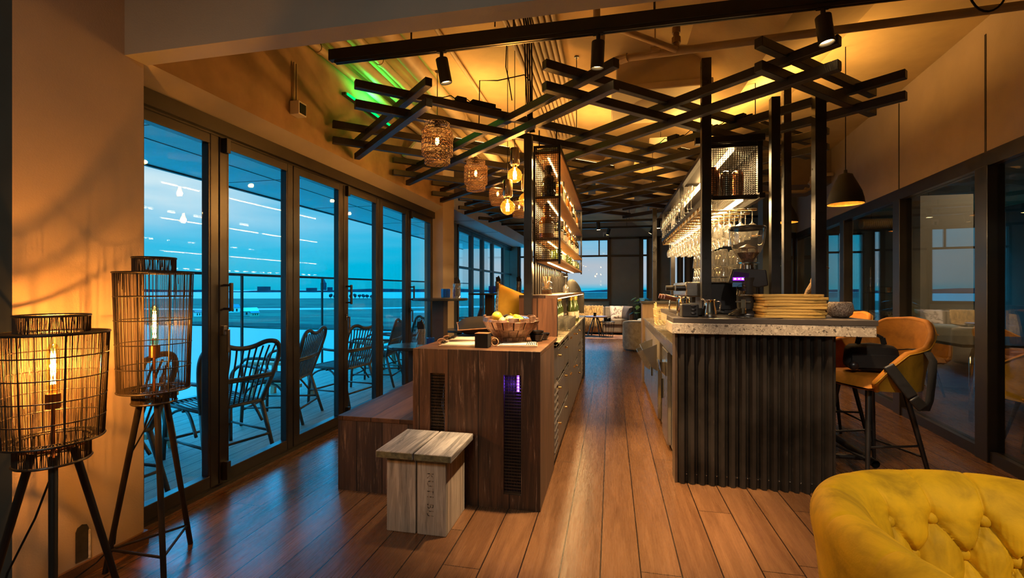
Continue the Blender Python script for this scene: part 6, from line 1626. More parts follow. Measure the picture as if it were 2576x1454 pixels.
# ------------------------------------------------------------------ amber velvet tub seats: bar stools and dining chairs
M_amberv = velvet('amber_velvet', (0.34, 0.125, 0.008), 0.6, 1.25, 8)
M_amberd = velvet('amber_velvet_outer', (0.33, 0.175, 0.011), 0.55, 1.25, 7)
def tub_seat(name, label, cat, loc, rz, zs, group, legs='splay', top=0.36, arm=0.17):
    """seat at zs; open side faces -Y"""
    T = thing(name, label, cat, loc, rz, group)
    m = MB(); n = 15; pts = []
    for j in range(n):
        for i in range(n):
            u = i/(n-1)*2-1; w = j/(n-1)*2-1
            k = max(0, (1-u**6)*(1-w**6))**0.45
            x = u*0.225*(1-0.10*(w > 0)*w*w); y = -0.02+w*0.235*(1-0.10*u*u)
            pts.append((x, y, zs-0.055+0.065*k**0.6))
    m.grid(pts, n, n); 
    b = [(x, y, zs-0.06-0.035*max(0, (1-((x/0.225)**4))*(1-(((y+0.02)/0.235)**4)))) for x, y, z in pts]
    m.grid(b, n, n); m.build('seat', M_amberv, T, smooth=True)
    N = 72; K = 19; V = []
    def ring_h(a):   # a: -1 left arm front .. 1 right arm front
        t = 1-abs(a); K_ = ((0, -0.02), (0.10, 0.08), (0.22, 0.165), (0.42, 0.195), (0.60, 0.27), (0.78, 0.345), (1.001, top))
        for (a0, h0), (a1, h1) in zip(K_, K_[1:]):
            if a0 <= t <= a1: return h0+(h1-h0)*(t-a0)/(a1-a0)
        return top
    def shell(off, lean):
        out = []
        for j in range(K):
            v = j/(K-1)
            for i in range(N):
                a = i/(N-1)*2-1; ang = a*R(128)
                h = ring_h(a); z = zs-0.075+(h+0.075)*v
                rr = 0.225+0.05*v**1.3+off
                rx_ = rr*1.06; ry = rr*1.02
                x = rx_*math.sin(ang); y = ry*math.cos(ang)-0.0
                if abs(a) > 0.72: y -= 0.02*(abs(a)-0.72)/0.28*v
                out.append((x, y, z))
        return out
    o = shell(0.032, 0); inn = shell(0.0, 0)
    m = MB(); m.grid(inn, N, K); m.build('inner_shell', M_amberv, T, smooth=True)
    m = MB(); m.grid(o, N, K); m.build('outer_shell', M_amberd, T, smooth=True)
    m = MB(); e = [tuple((Vector(inn[(K-1)*N+i])+Vector(o[(K-1)*N+i]))/2) for i in range(N)]
    left = [tuple((Vector(inn[j*N])+Vector(o[j*N]))/2) for j in range(0, K-1)]; right = [tuple((Vector(inn[j*N+N-1])+Vector(o[j*N+N-1]))/2) for j in range(K-2, -1, -1)]
    m.tube(left+e+right, 0.0185, 8); m.build('edge_roll', M_amberv, T, smooth=True)
    m = MB(); m.tube([(p[0]*1.075, p[1]*1.075, p[2]) for p in e], 0.0035, 5); m.build('piping', M_amberd, T, smooth=True)
    if legs == 'splay':
        tops = [(-0.12, -0.13), (0.12, -0.13), (0.12, 0.12), (-0.12, 0.12)]; bots = [(-0.20, -0.215), (0.20, -0.215), (0.215, 0.235), (-0.215, 0.235)]
        for (a, b) in zip(tops, bots):
            m = MB(); m.cyl((b[0], b[1], 0), (a[0], a[1], zs-0.07), 0.011, 0.019, n=12); m.build('leg', M_black, T, smooth=True, auto=40)
        if zs > 0.6:
            for zf, pr_ in ((0.22, ((0, 1), (2, 3))), (0.29, ((1, 2), (3, 0)))):
                for (i, j) in pr_:
                    f = zf/(zs-0.07)
                    pa = Vector((*bots[i], 0)).lerp(Vector((*tops[i], zs-0.07)), f); pb = Vector((*bots[j], 0)).lerp(Vector((*tops[j], zs-0.07)), f)
                    m = MB(); m.cyl(pa, pb, 0.008, n=8); m.build('foot_bar', M_black, T)
        m = MB(); m.box(-0.14, 0.14, -0.15, 0.14, zs-0.085, zs-0.07); m.build('seat_plate', M_black, T)
    return T
tub_seat('bar_stool', 'amber velvet bar stool nearest the camera with a black bag on it', 'bar stool', (1.715, 3.56, 0), R(-72), 0.735, 'amber bar stools')
tub_seat('bar_stool', 'second amber velvet bar stool, mostly hidden behind the nearest one', 'bar stool', (1.80, 4.45, 0), R(-86), 0.735, 'amber bar stools')
tub_seat('bar_stool', 'third amber velvet bar stool, farthest along the bar', 'bar stool', (1.84, 5.35, 0), R(-88), 0.735, 'amber bar stools')
# black shoulder bag on the near stool
bg = thing('shoulder_bag', 'black padded shoulder bag lying on the seat of the nearest bar stool', 'bag', (1.70, 3.53, 0.750), R(-6))
pts = []
for j in range(13):
    for i in range(24):
        v = j/12; a = 2*PI*i/24; k = (1-abs(2*v-1)**5)**0.35 if 0 < v < 1 else 0.02
        c, s = math.cos(a), math.sin(a); e = 2/4.0
        pts.append((0.155*k*math.copysign(abs(c)**e, c)*(1-0.12*v), 0.085*k*math.copysign(abs(s)**e, s), 0.19*v))
m = MB(); m.grid(pts, 24, 13, True); m.build('body', M_fabric_dark, bg, smooth=True)
m = MB(); m.box(-0.135, 0.135, -0.093, -0.082, 0.03, 0.12); m.build('pocket', M_fabric_dark, bg, bevel=0.008)
m = MB()
hp_ = [(-0.075, 0, 0.18), (-0.065, 0, 0.225), (-0.03, 0, 0.245), (0.03, 0, 0.245), (0.065, 0, 0.225), (0.075, 0, 0.18)]
for i in range(5): m.bar(hp_[i], hp_[i+1], 0.03, 0.016)
m.build('handle', M_fabric_dark, bg, bevel=0.003)
def ribbon(pts, w, name, mat, parent, t=0.004, side=(0.15, 1, 0)):
    V = []; sd = Vector(side).normalized()
    for p in pts: V += [Vector(p)-sd*w/2, Vector(p)+sd*w/2]
    m = MB(); m.add(V, [(2*i, 2*i+1, 2*i+3, 2*i+2) for i in range(len(pts)-1)]); return m.build(name, mat, parent, solid=t, smooth=True)
ribbon([(0.13, -0.03, 0.15), (0.17, -0.12, 0.17), (0.20, -0.25, 0.165), (0.205, -0.298, 0.12), (0.20, -0.295, 0.0), (0.19, -0.292, -0.12), (0.17, -0.295, -0.18)], 0.045, 'strap', M_fabric_dark, bg, side=(1, 0.2, 0))
m = MB(); 
for (a, b) in (((-0.02, -0.30, 0.085), (0.10, -0.31, -0.10)), ((0.10, -0.31, -0.10), (0.155, -0.305, -0.165))): m.bar(a, b, 0.022, 0.062)
m.build('shoulder_pad', simple('leather_pad', (0.009, 0.008, 0.007), 0.5, var=0.2, scale=40), bg, bevel=0.010, seg=3)
m = MB(); m.ball((-0.13, -0.10, 0.045), 0.03, 14, 9, (1, 0.8, 1)); m.build('buckle', M_gbody, bg, smooth=True)

# dining chairs and a table behind the glass partition
dt = thing('dining_table', 'dark round-cornered dining table behind the glass partition', 'table', (4.05, 5.75, 0))
m = MB(); m.box(-0.75, 0.75, -0.5, 0.5, 0.735, 0.765); m.build('table_top', simple('gloss_black', (0.012, 0.011, 0.010), 0.12, var=0.1), dt, bevel=0.012)
for (x, y) in ((-0.6, -0.38), (0.6, -0.38), (-0.6, 0.38), (0.6, 0.38)):
    m = MB(); m.tube([(x*0.7, y*0.7, 0.735), (x*0.92, y*0.9, 0.70), (x, y, 0.62), (x, y, 0.0)], 0.02, 10); m.build('leg', M_chrome if y < 0 else M_black, dt, smooth=True)
for i, (x, y, rz, l) in enumerate(((3.45, 4.55, R(160), 'amber tub chair nearest the glass partition, in front of the dark table'), (4.35, 4.75, R(190), 'amber tub chair beside the nearest one, at the table behind the glass'), (3.75, 6.75, R(-10), 'amber tub chair at the far side of the table behind the glass'), (4.7, 6.7, R(15), 'amber tub chair at the far right of the table behind the glass'))):
    tub_seat('tub_chair', l, 'chair', (x, y, 0), rz, 0.47, 'amber chairs behind the glass')
m = MB(); m.box(4.05, 4.65, 7.2, 7.5, 0, 2.55); o = m.build('pillar', simple('pale_screen', (0.28, 0.26, 0.20), 0.8, var=0.06, scale=2)); struct(o)
m = MB(); m.box(3.6, 4.9, 4.0, 4.95, 0.001, 0.006)  # thin floor sheet with a striped reflection put into its colour
t = NT('striped_reflection'); tc_ = t.n('ShaderNodeTexCoord'); s_ = t.n('ShaderNodeSeparateXYZ'); t.L(tc_.outputs['Object'], s_.inputs[0])
nz_ = t.noise(t.coords('Object', (2, 14, 1)), 3, 3); t.principled(t.ramp(t.math('SINE', t.math('ADD', t.math('MULTIPLY', s_.outputs['Y'], 130.0), t.math('MULTIPLY', nz_, 9.0))), [(0.4, (0.03, 0.025, 0.02)), (0.6, (0.58, 0.47, 0.30))]), 0.9)
tag(m.build('striped_reflection', t.m), 'painted black and cream reflection stripes on the floor behind the glass partition', 'rug')
# wall shelf and pendant behind the glass
sf = thing('wall_shelf', 'small black wire shelf with two candlesticks behind the glass partition', 'shelf', (3.62, 7.6, 1.24))
m = MB(); m.box(0, 0.42, 0, 0.16, 0, 0.012); m.bar((0, 0, 0.09), (0.42, 0, 0.09), 0.006, 0.006); m.bar((0, 0, 0), (0, 0, 0.09), 0.006, 0.006); m.bar((0.42, 0, 0), (0.42, 0, 0.09), 0.006, 0.006); m.cyl((0.05, 0.08, 0), (0.05, 0.08, -1.24), 0.008); m.cyl((0.37, 0.08, 0), (0.37, 0.08, -1.24), 0.008); m.build('frame', M_black, sf)
for k in range(2):
    m = MB(); m.lathe([(0.03, 0), (0.012, 0.02), (0.008, 0.18), (0.016, 0.2), (0.008, 0.22), (0.008, 0.36), (0.001, 0.37)], n=12); o = m.build('candlestick', M_chrome, None, smooth=True); o.location = (3.70+0.09*k, 7.68, 1.2525); tag(o, ['left silver candlestick on the wire shelf behind the glass', 'right silver candlestick on the wire shelf behind the glass'][k], 'candlestick', 'candlesticks')
m = MB(); m.lathe([(0.001, 0), (0.04, 0), (0.045, 0.07), (0.001, 0.07)], n=16); o = m.build('brass_pot', M_brass, None, smooth=True, auto=40); o.location = (3.93, 7.68, 1.2525); tag(o, 'small brass pot on the wire shelf behind the glass', 'pot')
# ribbed gold tube lamp behind the glass
rl = thing('ribbed_lamp', 'long ribbed golden tube lamp hanging behind the glass partition', 'pendant lamp', (4.55, 8.6, 2.36))
m = MB(); m.tube([(-0.55+1.1*i/80, 0, 0) for i in range(81)], [0.075+0.012*(i % 2) for i in range(81)], 20); m.build('shade', simple('gold_rib', (0.62, 0.40, 0.12), 0.4, 0.5), rl)
for x in (-0.4, 0.4):
    m = MB(); m.cyl((x, 0, 0.07), (x, 0, CZ-2.36-0.002), 0.004, n=6); m.build('cord', M_matte, rl)

# ------------------------------------------------------------------ tall and low round tables along the windows
M_bluetop = simple('dark_table_top', (0.020, 0.022, 0.026), 0.22, var=0.2)
def round_table(loc, r, h, leg, label):
    T = thing('round_table', label, 'table', loc, 0, 'round tables along the windows')
    m = MB(); m.lathe([(0.001, h-0.03), (r-0.006, h-0.03), (r, h-0.024), (r, h-0.004), (r-0.004, h), (0.001, h)], n=48); m.build('table_top', M_bluetop, T, smooth=True, auto=40)
    m = MB(); m.box(-leg/2, leg/2, -leg/2, leg/2, 0.02, h-0.031); m.build('leg', simple('bronze_leg', (0.055, 0.035, 0.022), 0.45, 0.3) if 'bronze_leg' not in MATS else MATS['bronze_leg'], T, bevel=0.004)
    m = MB(); m.box(-r*0.6, r*0.6, -r*0.6, r*0.6, 0.0, 0.02); m.build('foot_plate', M_black, T, bevel=0.003)
    return T
M_blueglass = thin_glass('blue_glass', (0.16, 0.48, 0.85), 1.5, 2.5, 0.05, film=0.12, fcol=(0.08, 0.35, 0.8))
def tealight(loc, label, sc=1.0):
    m = MB(); N = 40; pr = [(0.001, 0.004), (0.045, 0.004), (0.052, 0.012), (0.054, 0.11), (0.048, 0.115), (0.046, 0.11), (0.045, 0.015), (0.001, 0.012)]
    V = []
    for (r_, z) in pr:
        for i in range(N):
            k = 1+(0.06 if i % 4 < 2 else -0.02)*(r_ > 0.03); a = 2*PI*i/N; V.append((r_*k*math.cos(a), r_*k*math.sin(a), z))
    m.grid(V, N, len(pr), True); o = m.build('tealight_glass', M_blueglass); o.location = loc; o.scale = (sc, sc, sc); return tag(o, label, 'candle holder', 'blue ribbed glasses')
M_crystal = thin_glass('cut_crystal', (0.80, 0.77, 0.73), 1.55, 6.0, 0.05, film=0.12)
def vase(loc, label, sc=1.0):
    v = thing('napkin_vase', label, 'vase', loc, 0, 'vases with napkins')
    m = MB(); N = 18; V = []; zs_ = [0.0, 0.03, 0.06, 0.09, 0.12, 0.15, 0.18]
    for j, z in enumerate(zs_):
        for i in range(N):
            a = 2*PI*(i+0.5*(j % 2))/N; r_ = (0.045+0.004*(i % 2))*sc; V.append((r_*math.cos(a), r_*math.sin(a), z*sc))
    m.grid(V, N, len(zs_), True); m.disc((0, 0, 0.004), 0.045*sc, N); m.build('glass', M_crystal, v)
    m = MB(); m.prism([(-0.036*sc, 0.02*sc), (0.036*sc, 0.02*sc), (0.042*sc, 0.21*sc), (0.012*sc, 0.27*sc), (-0.03*sc, 0.23*sc)], -0.012*sc, 0.006*sc, 'y'); m.prism([(-0.03*sc, 0.02*sc), (0.03*sc, 0.02*sc), (0.0*sc, 0.245*sc), (-0.038*sc, 0.25*sc)], 0.008*sc, 0.02*sc, 'y'); m.build('napkins', M_fabric_dark, v)
    return v
x, y, _ = wp(1107, 5.75, 0); round_table((x, y, 0), 0.345, 1.187, 0.15, 'nearest tall round table by the column, with a blue glass and a vase')
xx, yy, _ = wp(1121, 5.62, 0); tealight((xx, yy, 1.188), 'blue ribbed glass on the nearest tall table')
xx, yy, _ = wp(1149, 5.7, 0); vase((xx, yy, 1.188), 'cut crystal vase of black napkins on the nearest tall table')
x, y, _ = wp(1232, 8.6, 0); round_table((x, y, 0), 0.40, 1.222, 0.15, 'farther tall round table, in front of the second window bank')
xx, yy, _ = wp(1238, 8.5, 0); tealight((xx, yy, 1.223), 'blue ribbed glass on the farther tall table', 1.15)
xx, yy, _ = wp(1253, 8.5, 0); vase((xx, yy, 1.223), 'crystal vase of black napkins on the farther tall table', 1.2)
xx, yy, _ = wp(1305, 9.6, 0); round_table((xx, yy, 0), 0.35, 1.225, 0.15, 'third tall round table, behind the mustard cushion'); vase((xx, yy, 1.226), 'crystal vase of black napkins behind the mustard cushion', 1.3)
x, y, _ = wp(1045, 4.55, 0); round_table((x-0.03, y, 0), 0.235, 0.745, 0.06, 'low round table between the bench and the windows, left of the oak block')
xx, yy, _ = wp(1058, 4.45, 0); vase((xx, yy, 0.746), 'crystal vase of black napkins on the low table left of the oak block', 0.95)
xx, yy, _ = wp(1083, 4.5, 0); tealight((xx, yy, 0.746), 'blue ribbed glass on the low table left of the oak block', 0.7)
x, y, _ = wp(1160, 6.35, 0); round_table((x-0.02, y, 0), 0.235, 0.745, 0.06, 'farther low round table, behind the black cushion')
# ------------------------------------------------------------------ lounge at the far end
M_sofa = simple('taupe_fabric', (0.24, 0.195, 0.15), 0.85, var=0.12, scale=20, bump=0.2, bscale=200)
sf = thing('sofa', 'long taupe sofa below the far window', 'sofa', (-0.45, 13.75, 0))
def rb_(name, m, parent=sf, mat=M_sofa): return m.build(name, mat, parent, bevel=0.035, seg=3)
m = MB(); m.box(-1.3, 1.02, -0.42, 0.42, 0.06, 0.28); rb_('base', m)
for (a, b) in ((-1.3, -0.5), (-0.5, 0.25), (0.25, 0.92)):
    m = MB(); m.box(a+0.004, b-0.004, -0.45, 0.20, 0.282, 0.45); rb_('seat_cushion', m)
    m = MB(); m.box(a+0.006, b-0.006, 0.20, 0.40, 0.40, 0.78); rb_('back_cushion', m)
m = MB(); m.box(0.93, 1.06, -0.44, 0.42, 0.06, 0.62); rb_('armrest', m)
t = NT('gold_throw'); f = t.noise(t.coords('Object', (26, 26, 3)), 2.2, 5, 0.7, 0.8); t.principled(t.ramp(f, [(0.36, (0.05, 0.028, 0.012)), (0.5, (0.33, 0.19, 0.06)), (0.64, (0.68, 0.46, 0.17))]), 0.8); M_throw = t.m
m = MB(); n = 40; V = []
prof_ = [(-0.47, 0.10), (-0.475, 0.30), (-0.465, 0.47), (-0.25, 0.468), (0.10, 0.47), (0.185, 0.60), (0.20, 0.795), (0.30, 0.80), (0.42, 0.78)]
for (yy_, zz_) in prof_:
    for i in range(n): V.append((-1.25+1.45*i/(n-1), yy_-0.012*math.sin(i*1.9), zz_+0.012*math.sin(i*2.3)))
m.grid(V, n, len(prof_)); o = m.build('throw', M_throw, None, smooth=True, solid=0.012); o.location = (-0.45, 13.75, 0); tag(o, 'striped gold and brown throw spread over the left of the far sofa', 'throw')
M_pill = NT('printed_pillow'); f = M_pill.noise(M_pill.coords('Object'), 9, 4, 0.6, 1.0); M_pill.principled(M_pill.ramp(f, [(0.4, (0.18, 0.12, 0.12)), (0.47, (0.66, 0.58, 0.52)), (0.8, (0.72, 0.64, 0.58))]), 0.85); M_pill = M_pill.m
cushion('pillow', 0.46, 0.42, 0.16, M_pill, 'pale printed pillow on the right seat of the far sofa', (0.20, 13.70, 0.62), (R(62), 0, R(12)), None, None, 'pillow')
cushion('pillow', 0.42, 0.40, 0.15, simple('grey_pillow', (0.22, 0.17, 0.14), 0.85, var=0.2), 'grey-brown pillow against the arm of the far sofa', (0.43, 13.55, 0.62), (R(75), 0, R(-55)), None, None, 'pillow')
# rug
m = MB(); m.box(-1.7, 0.75, 12.22, 13.28, 0.001, 0.012)
t = NT('worn_rug'); f = t.noise(t.coords('Object'), 5, 6, 0.7); t.principled(t.ramp(f, [(0.35, (0.16, 0.06, 0.035)), (0.55, (0.36, 0.19, 0.12)), (0.72, (0.52, 0.36, 0.26))]), 0.95)
tag(m.build('rug', t.m), 'worn reddish rug on the floor before the far sofa', 'rug')
# two little tables with cups
t1 = thing('side_table', 'small wooden-topped table with splayed black legs before the far sofa', 'table', (-0.42, 12.75, 0.0122))
m = MB(); m.lathe([(0.001, 0.52), (0.30, 0.52), (0.315, 0.535), (0.31, 0.55), (0.001, 0.55)], n=32); m.build('table_top', simple('brown_top', (0.16, 0.085, 0.05), 0.4, var=0.2), t1, smooth=True, auto=40)
for k in range(4):
    a = k*PI/2+0.5; m = MB(); m.cyl((0.25*math.cos(a), 0.25*math.sin(a), 0), (0.06*math.cos(a), 0.06*math.sin(a), 0.52), 0.014, 0.018, n=8); m.build('leg', M_black, t1)
t2 = thing('side_table', 'small black wire table with a drum of bars before the far sofa', 'table', (-0.11, 12.62, 0.0122))
m = MB(); m.lathe([(0.001, 0.40), (0.20, 0.40), (0.21, 0.41), (0.20, 0.42), (0.001, 0.42)], n=28); m.build('table_top', M_black, t2)
m = MB()
for k in range(14):
    a = 2*PI*k/14; m.bar((0.15*math.cos(a), 0.15*math.sin(a), 0.0), (0.19*math.cos(a), 0.19*math.sin(a), 0.40), 0.009, 0.009)
for z in (0.006, 0.1): m.tube([(0.155*math.cos(2*PI*i/24), 0.155*math.sin(2*PI*i/24), z) for i in range(24)], 0.006, 6, closed=True)
m.build('wire_drum', M_black, t2)
for (x, y, z, l) in ((-0.44, 12.72, 0.5625, 'black mug on the wooden-topped side table'), (-0.16, 12.62, 0.4325, 'left black cup on the wire side table'), (-0.05, 12.58, 0.4325, 'right black cup on the wire side table')):
    m = MB(); m.lathe([(0.001, 0), (0.035, 0), (0.04, 0.09), (0.036, 0.09), (0.032, 0.01), (0.001, 0.01)], n=16); m.tube([(0.04, 0, 0.07), (0.065, 0, 0.06), (0.06, 0, 0.03), (0.038, 0, 0.02)], 0.006, 6)
    o = m.build('mug', M_matte, None, smooth=True, auto=50); o.location = (x, y, z); tag(o, l, 'cup', 'cups on the side tables')
m = MB(); m.prism([(-0.05, 0), (0.05, 0), (0.0, 0.12)], -0.02, 0.02, 'y'); o = m.build('menu_card', M_matte); o.location = (-0.12, 12.74, 0.4325); tag(o, 'folded black card standing on the wire side table', 'card')
# poufs
def pouf(loc, r, h, mat, label):
    p = thing('pouf', label, 'pouf', loc, 0, 'round velvet poufs')
    m = MB(); m.lathe([(0.001, 0.02), (r-0.02, 0.02), (r, 0.05), (r+0.004, h*0.5), (r, h-0.07)], n=48); m.build('body', mat, p, smooth=True)
    m = MB(); m.lathe([(r, h-0.07), (r+0.003, h-0.05), (r-0.01, h-0.015), (r-0.05, h), (0.001, h)], n=48); m.build('cushion_top', mat, p, smooth=True)
    m = MB(); m.cyl((0, 0, 0), (0, 0, 0.02), r-0.04, n=32); m.build('plinth', M_black, p)
M_pouf = velvet('grey_pouf_velvet', (0.40, 0.34, 0.25), 0.6, 1.25, 10); M_poufb = velvet('blue_pouf_velvet', (0.16, 0.20, 0.22), 0.7, 1.2, 10)
pouf((0.60, 10.25, 0), 0.36, 0.61, M_pouf, 'grey crushed-velvet pouf standing in the aisle end')
pouf((0.95, 11.15, 0), 0.36, 0.61, M_poufb, 'bluish velvet pouf just behind the grey one')
m = MB(); m.box(-0.3, 0.3, -0.3, 0.3, 0, 0.48); o = m.build('pouf', simple('rust_fabric', (0.40, 0.13, 0.04), 0.8), None, bevel=0.04); o.location = (1.05, 12.1, 0); tag(o, 'rust-coloured square pouf half hidden behind the bluish one', 'pouf')
# leafy plant
pl_ = thing('potted_plant', 'large dark-leaved potted plant beside the far sofa', 'plant', (0.82, 13.2, 0))
m = MB(); m.lathe([(0.001, 0), (0.14, 0), (0.18, 0.34), (0.165, 0.34), (0.13, 0.02), (0.001, 0.02)], n=24); m.build('pot', M_matte, pl_, smooth=True, auto=50)
m = MB(); st_ = MB()
for k in range(38):
    a = k*2.399; h = 0.45+0.62*rnd.random(); r_ = 0.08+0.30*rnd.random(); c = Vector((r_*math.cos(a), r_*math.sin(a), h)); dr = Vector((math.cos(a), math.sin(a), -0.5+0.6*rnd.random())).normalized(); sd = dr.cross(Vector((0, 0, 1))).normalized(); up = sd.cross(dr); L_ = 0.11+0.05*rnd.random()
    vs = [c-dr*L_, c-dr*L_*0.4+sd*L_*0.55+up*0.02, c-dr*L_*0.4-sd*L_*0.55+up*0.02, c+dr*L_*0.4+sd*L_*0.5, c+dr*L_*0.4-sd*L_*0.5, c+dr*L_*1.1-up*0.03, c+up*0.015]
    m.add(vs, [(0, 1, 6), (0, 6, 2), (1, 3, 6), (6, 4, 2), (3, 5, 6), (6, 5, 4)])
    st_.tube([(0, 0, 0.3), (c.x*0.5, c.y*0.5, c.z*0.7), tuple(c-dr*L_)], 0.005, 5)
m.build('leaves', simple('dark_leaf', (0.025, 0.055, 0.012), 0.35, var=0.4, scale=12), pl_); st_.build('stems', simple('plant_stem', (0.05, 0.07, 0.02), 0.6), pl_)
# ceiling tracks with small spots near the far wall, white sign
for k, (y, z) in enumerate(((11.0, 2.86), (12.6, 2.92))):
    m = MB(); m.box(-2.8, 3.2, -0.03, 0.03, 0, 0.05)
    for x in (-2.0, 0.4, 2.6): m.cyl((x, 0, 0.05), (x, 0, CZ-z-0.002), 0.006, n=6)
    o = m.build('spot_track', M_black); o.location = (0, y, z); tag(o, ['nearer of two black spotlight tracks over the lounge', 'farther of two black spotlight tracks over the lounge'][k], 'track rail', 'lounge spot tracks')
def small_spot(loc, d, label, on):
    s = thing('small_spot', label, 'spotlight', loc, 0, 'small black spots over the lounge')
    dv = Vector(d).normalized()
    m = MB(); m.cyl((0, 0, 0), (0, 0, -0.06), 0.01, n=8); m.build('stem', M_black, s)
    p0 = Vector((0, 0, -0.06))-dv*0.06; m = MB(); m.cyl(p0, p0+dv*0.17, 0.045, n=18); m.build('body', M_black, s, smooth=True, auto=40)
    m = MB(); m.cyl(p0+dv*0.1701, p0+dv*0.173, 0.038, n=16); m.build('lens', M_led if on else M_matte, s)
    if on: spot('lounge_beam', Vector(loc)+p0+dv*0.2, Vector(loc)+p0+dv*3, 300, (1.0, 0.72, 0.42), 60, 0.6)
small_spot((-0.07, 12.6, 2.92), (-0.3, 0.3, -1), 'small black spot over the lounge, left of the white sign', True)
small_spot((1.05, 12.6, 2.92), (-0.45, 0.2, -0.8), 'small black spot over the lounge with a lit lens, on the right', True)
small_spot((-0.30, 11.0, 2.86), (0.05, 0.05, -1), 'black spot on the nearer lounge track, left one', True)
small_spot((1.05, 11.0, 2.86), (0.0, 0.05, -1), 'black spot on the nearer lounge track, right one', True)
sg = thing('wall_sign', 'small square white sign with a dark notch above the far window', 'sign', (-0.19, 14.598, 2.93))
m = MB(); m.box(-0.065, 0.065, -0.012, 0, 0, 0.13); m.build('plate', M_white, sg)
m = MB(); m.box(-0.018, 0.018, -0.014, -0.0125, 0.0, 0.075); m.build('notch', M_matte, sg)
# sofa and pillows seen over the bar top, in the room behind the glass
b2 = thing('sofa', 'pale sofa behind the glass, seen over the right bar top', 'sofa', (5.3, 10.6, 0))
m = MB(); m.box(-1.0, 1.0, -0.4, 0.4, 0.0, 0.42); rb_('base', m, b2); m = MB(); m.box(-1.0, 1.0, 0.2, 0.42, 0.42, 0.85); rb_('back', m, b2)
cushion('pillow', 0.5, 0.45, 0.16, M_pill, 'printed pillow on the pale sofa behind the glass', (5.05, 10.62, 0.66), (R(70), 0, 0), None, None, 'pillow')
cushion('pillow', 0.45, 0.42, 0.15, M_pattern, 'dark speckled pillow on the pale sofa behind the glass', (5.65, 10.6, 0.64), (R(68), 0, R(8)), None, None, 'pillow')
# wine glass shelf reflected side: a small hanging rack behind the right-most pane
gk = thing('wall_rack', 'small shelf with wine glasses behind the right-most pane', 'rack', (4.95, 4.75, 1.60))
m = MB(); m.box(-0.3, 0.3, -0.1, 0.1, 0, 0.02); m.cyl((-0.28, 0, 0.02), (-0.28, 0, CZ-1.6-0.002), 0.008); m.cyl((0.28, 0, 0.02), (0.28, 0, CZ-1.6-0.002), 0.008); m.build('board', M_black, gk)
for i in range(4):
    o = dup(hang[0], (4.74+0.13*i, 4.75, 1.6205), label='upturned wine glass on the small shelf behind the right-most pane, %s from the left' % ORD[i], group='glasses behind the glass')
# ------------------------------------------------------------------ terrace and the view
m = MB(); m.box(-5.1, -2.585, -3.0, 15.0, -0.10, -0.03)
t = NT('terrace_boards'); tc_ = t.n('ShaderNodeTexCoord'); s_ = t.n('ShaderNodeSeparateXYZ'); t.L(tc_.outputs['Object'], s_.inputs[0])
f = t.noise(t.coords('Object', (10, 1, 1)), 3, 5, 0.6); q = t.math('FRACT', t.math('DIVIDE', s_.outputs['X'], 0.142)); gap = t.math('LESS_THAN', q, 0.05)
rib = t.math('SINE', t.math('MULTIPLY', s_.outputs['X'], 2*PI/0.0142))
c = t.ramp(f, [(0.3, (0.15, 0.13, 0.10)), (0.7, (0.32, 0.28, 0.22))]); c = t.mix(t.ramp(rib, [(0.35, 0.55), (0.65, 0.0)]), c, (0.05, 0.045, 0.035)); c = t.mix(gap, c, (0.01, 0.01, 0.01))
t.principled(c, 0.55, 0, 0.5, t.bump(rib, 0.5, 0.004)); struct(m.build('deck_floor', t.m))
m = MB(); m.box(-4.95, -2.63, -3.0, 15.0, 2.66, 2.92)
o = m.build('canopy_ceiling', simple('canopy_white', (0.72, 0.76, 0.78), 0.5, var=0.04)); struct(o)
m = MB()
for x in (-3.2, -4.1): m.box(x-0.008, x+0.008, -3.0, 15.0, 2.655, 2.662)
for y in (3.1, 5.0, 6.9, 8.8, 10.7): m.box(-4.9, -2.65, y-0.005, y+0.005, 2.656, 2.662)
m.box(-4.97, -4.93, -3.0, 15.0, 2.64, 2.94)
struct(m.build('trim_8', M_black))
bal = thing('balustrade', 'long glass balustrade with thin posts along the terrace edge', 'balustrade', (-4.75, 0, -0.03))
m = MB(); m.box(-0.02, 0.02, -3, 15, 1.50, 1.535); m.build('top_rail', M_black, bal, bevel=0.003)
ys = [-1.70+1.72*k for k in range(10)]
for k, y in enumerate(ys):
    m = MB(); m.box(-0.012, 0.012, y-0.014, y+0.014, 0, 1.50); m.build('post', MATS['post_black'], bal)
    if k < 9:
        m = MB(); m.box(-0.004, 0.004, y+0.03, y+1.69, 0.06, 1.49); m.build('pane', M_pane, bal)
# outdoor rattan armchairs
M_cane = simple('dark_cane', (0.055, 0.050, 0.042), 0.5, var=0.3, scale=30)
ch = thing('rattan_chair', 'rattan armchair', 'chair', (0, 0, 0), 0, 'rattan armchairs on the terrace')
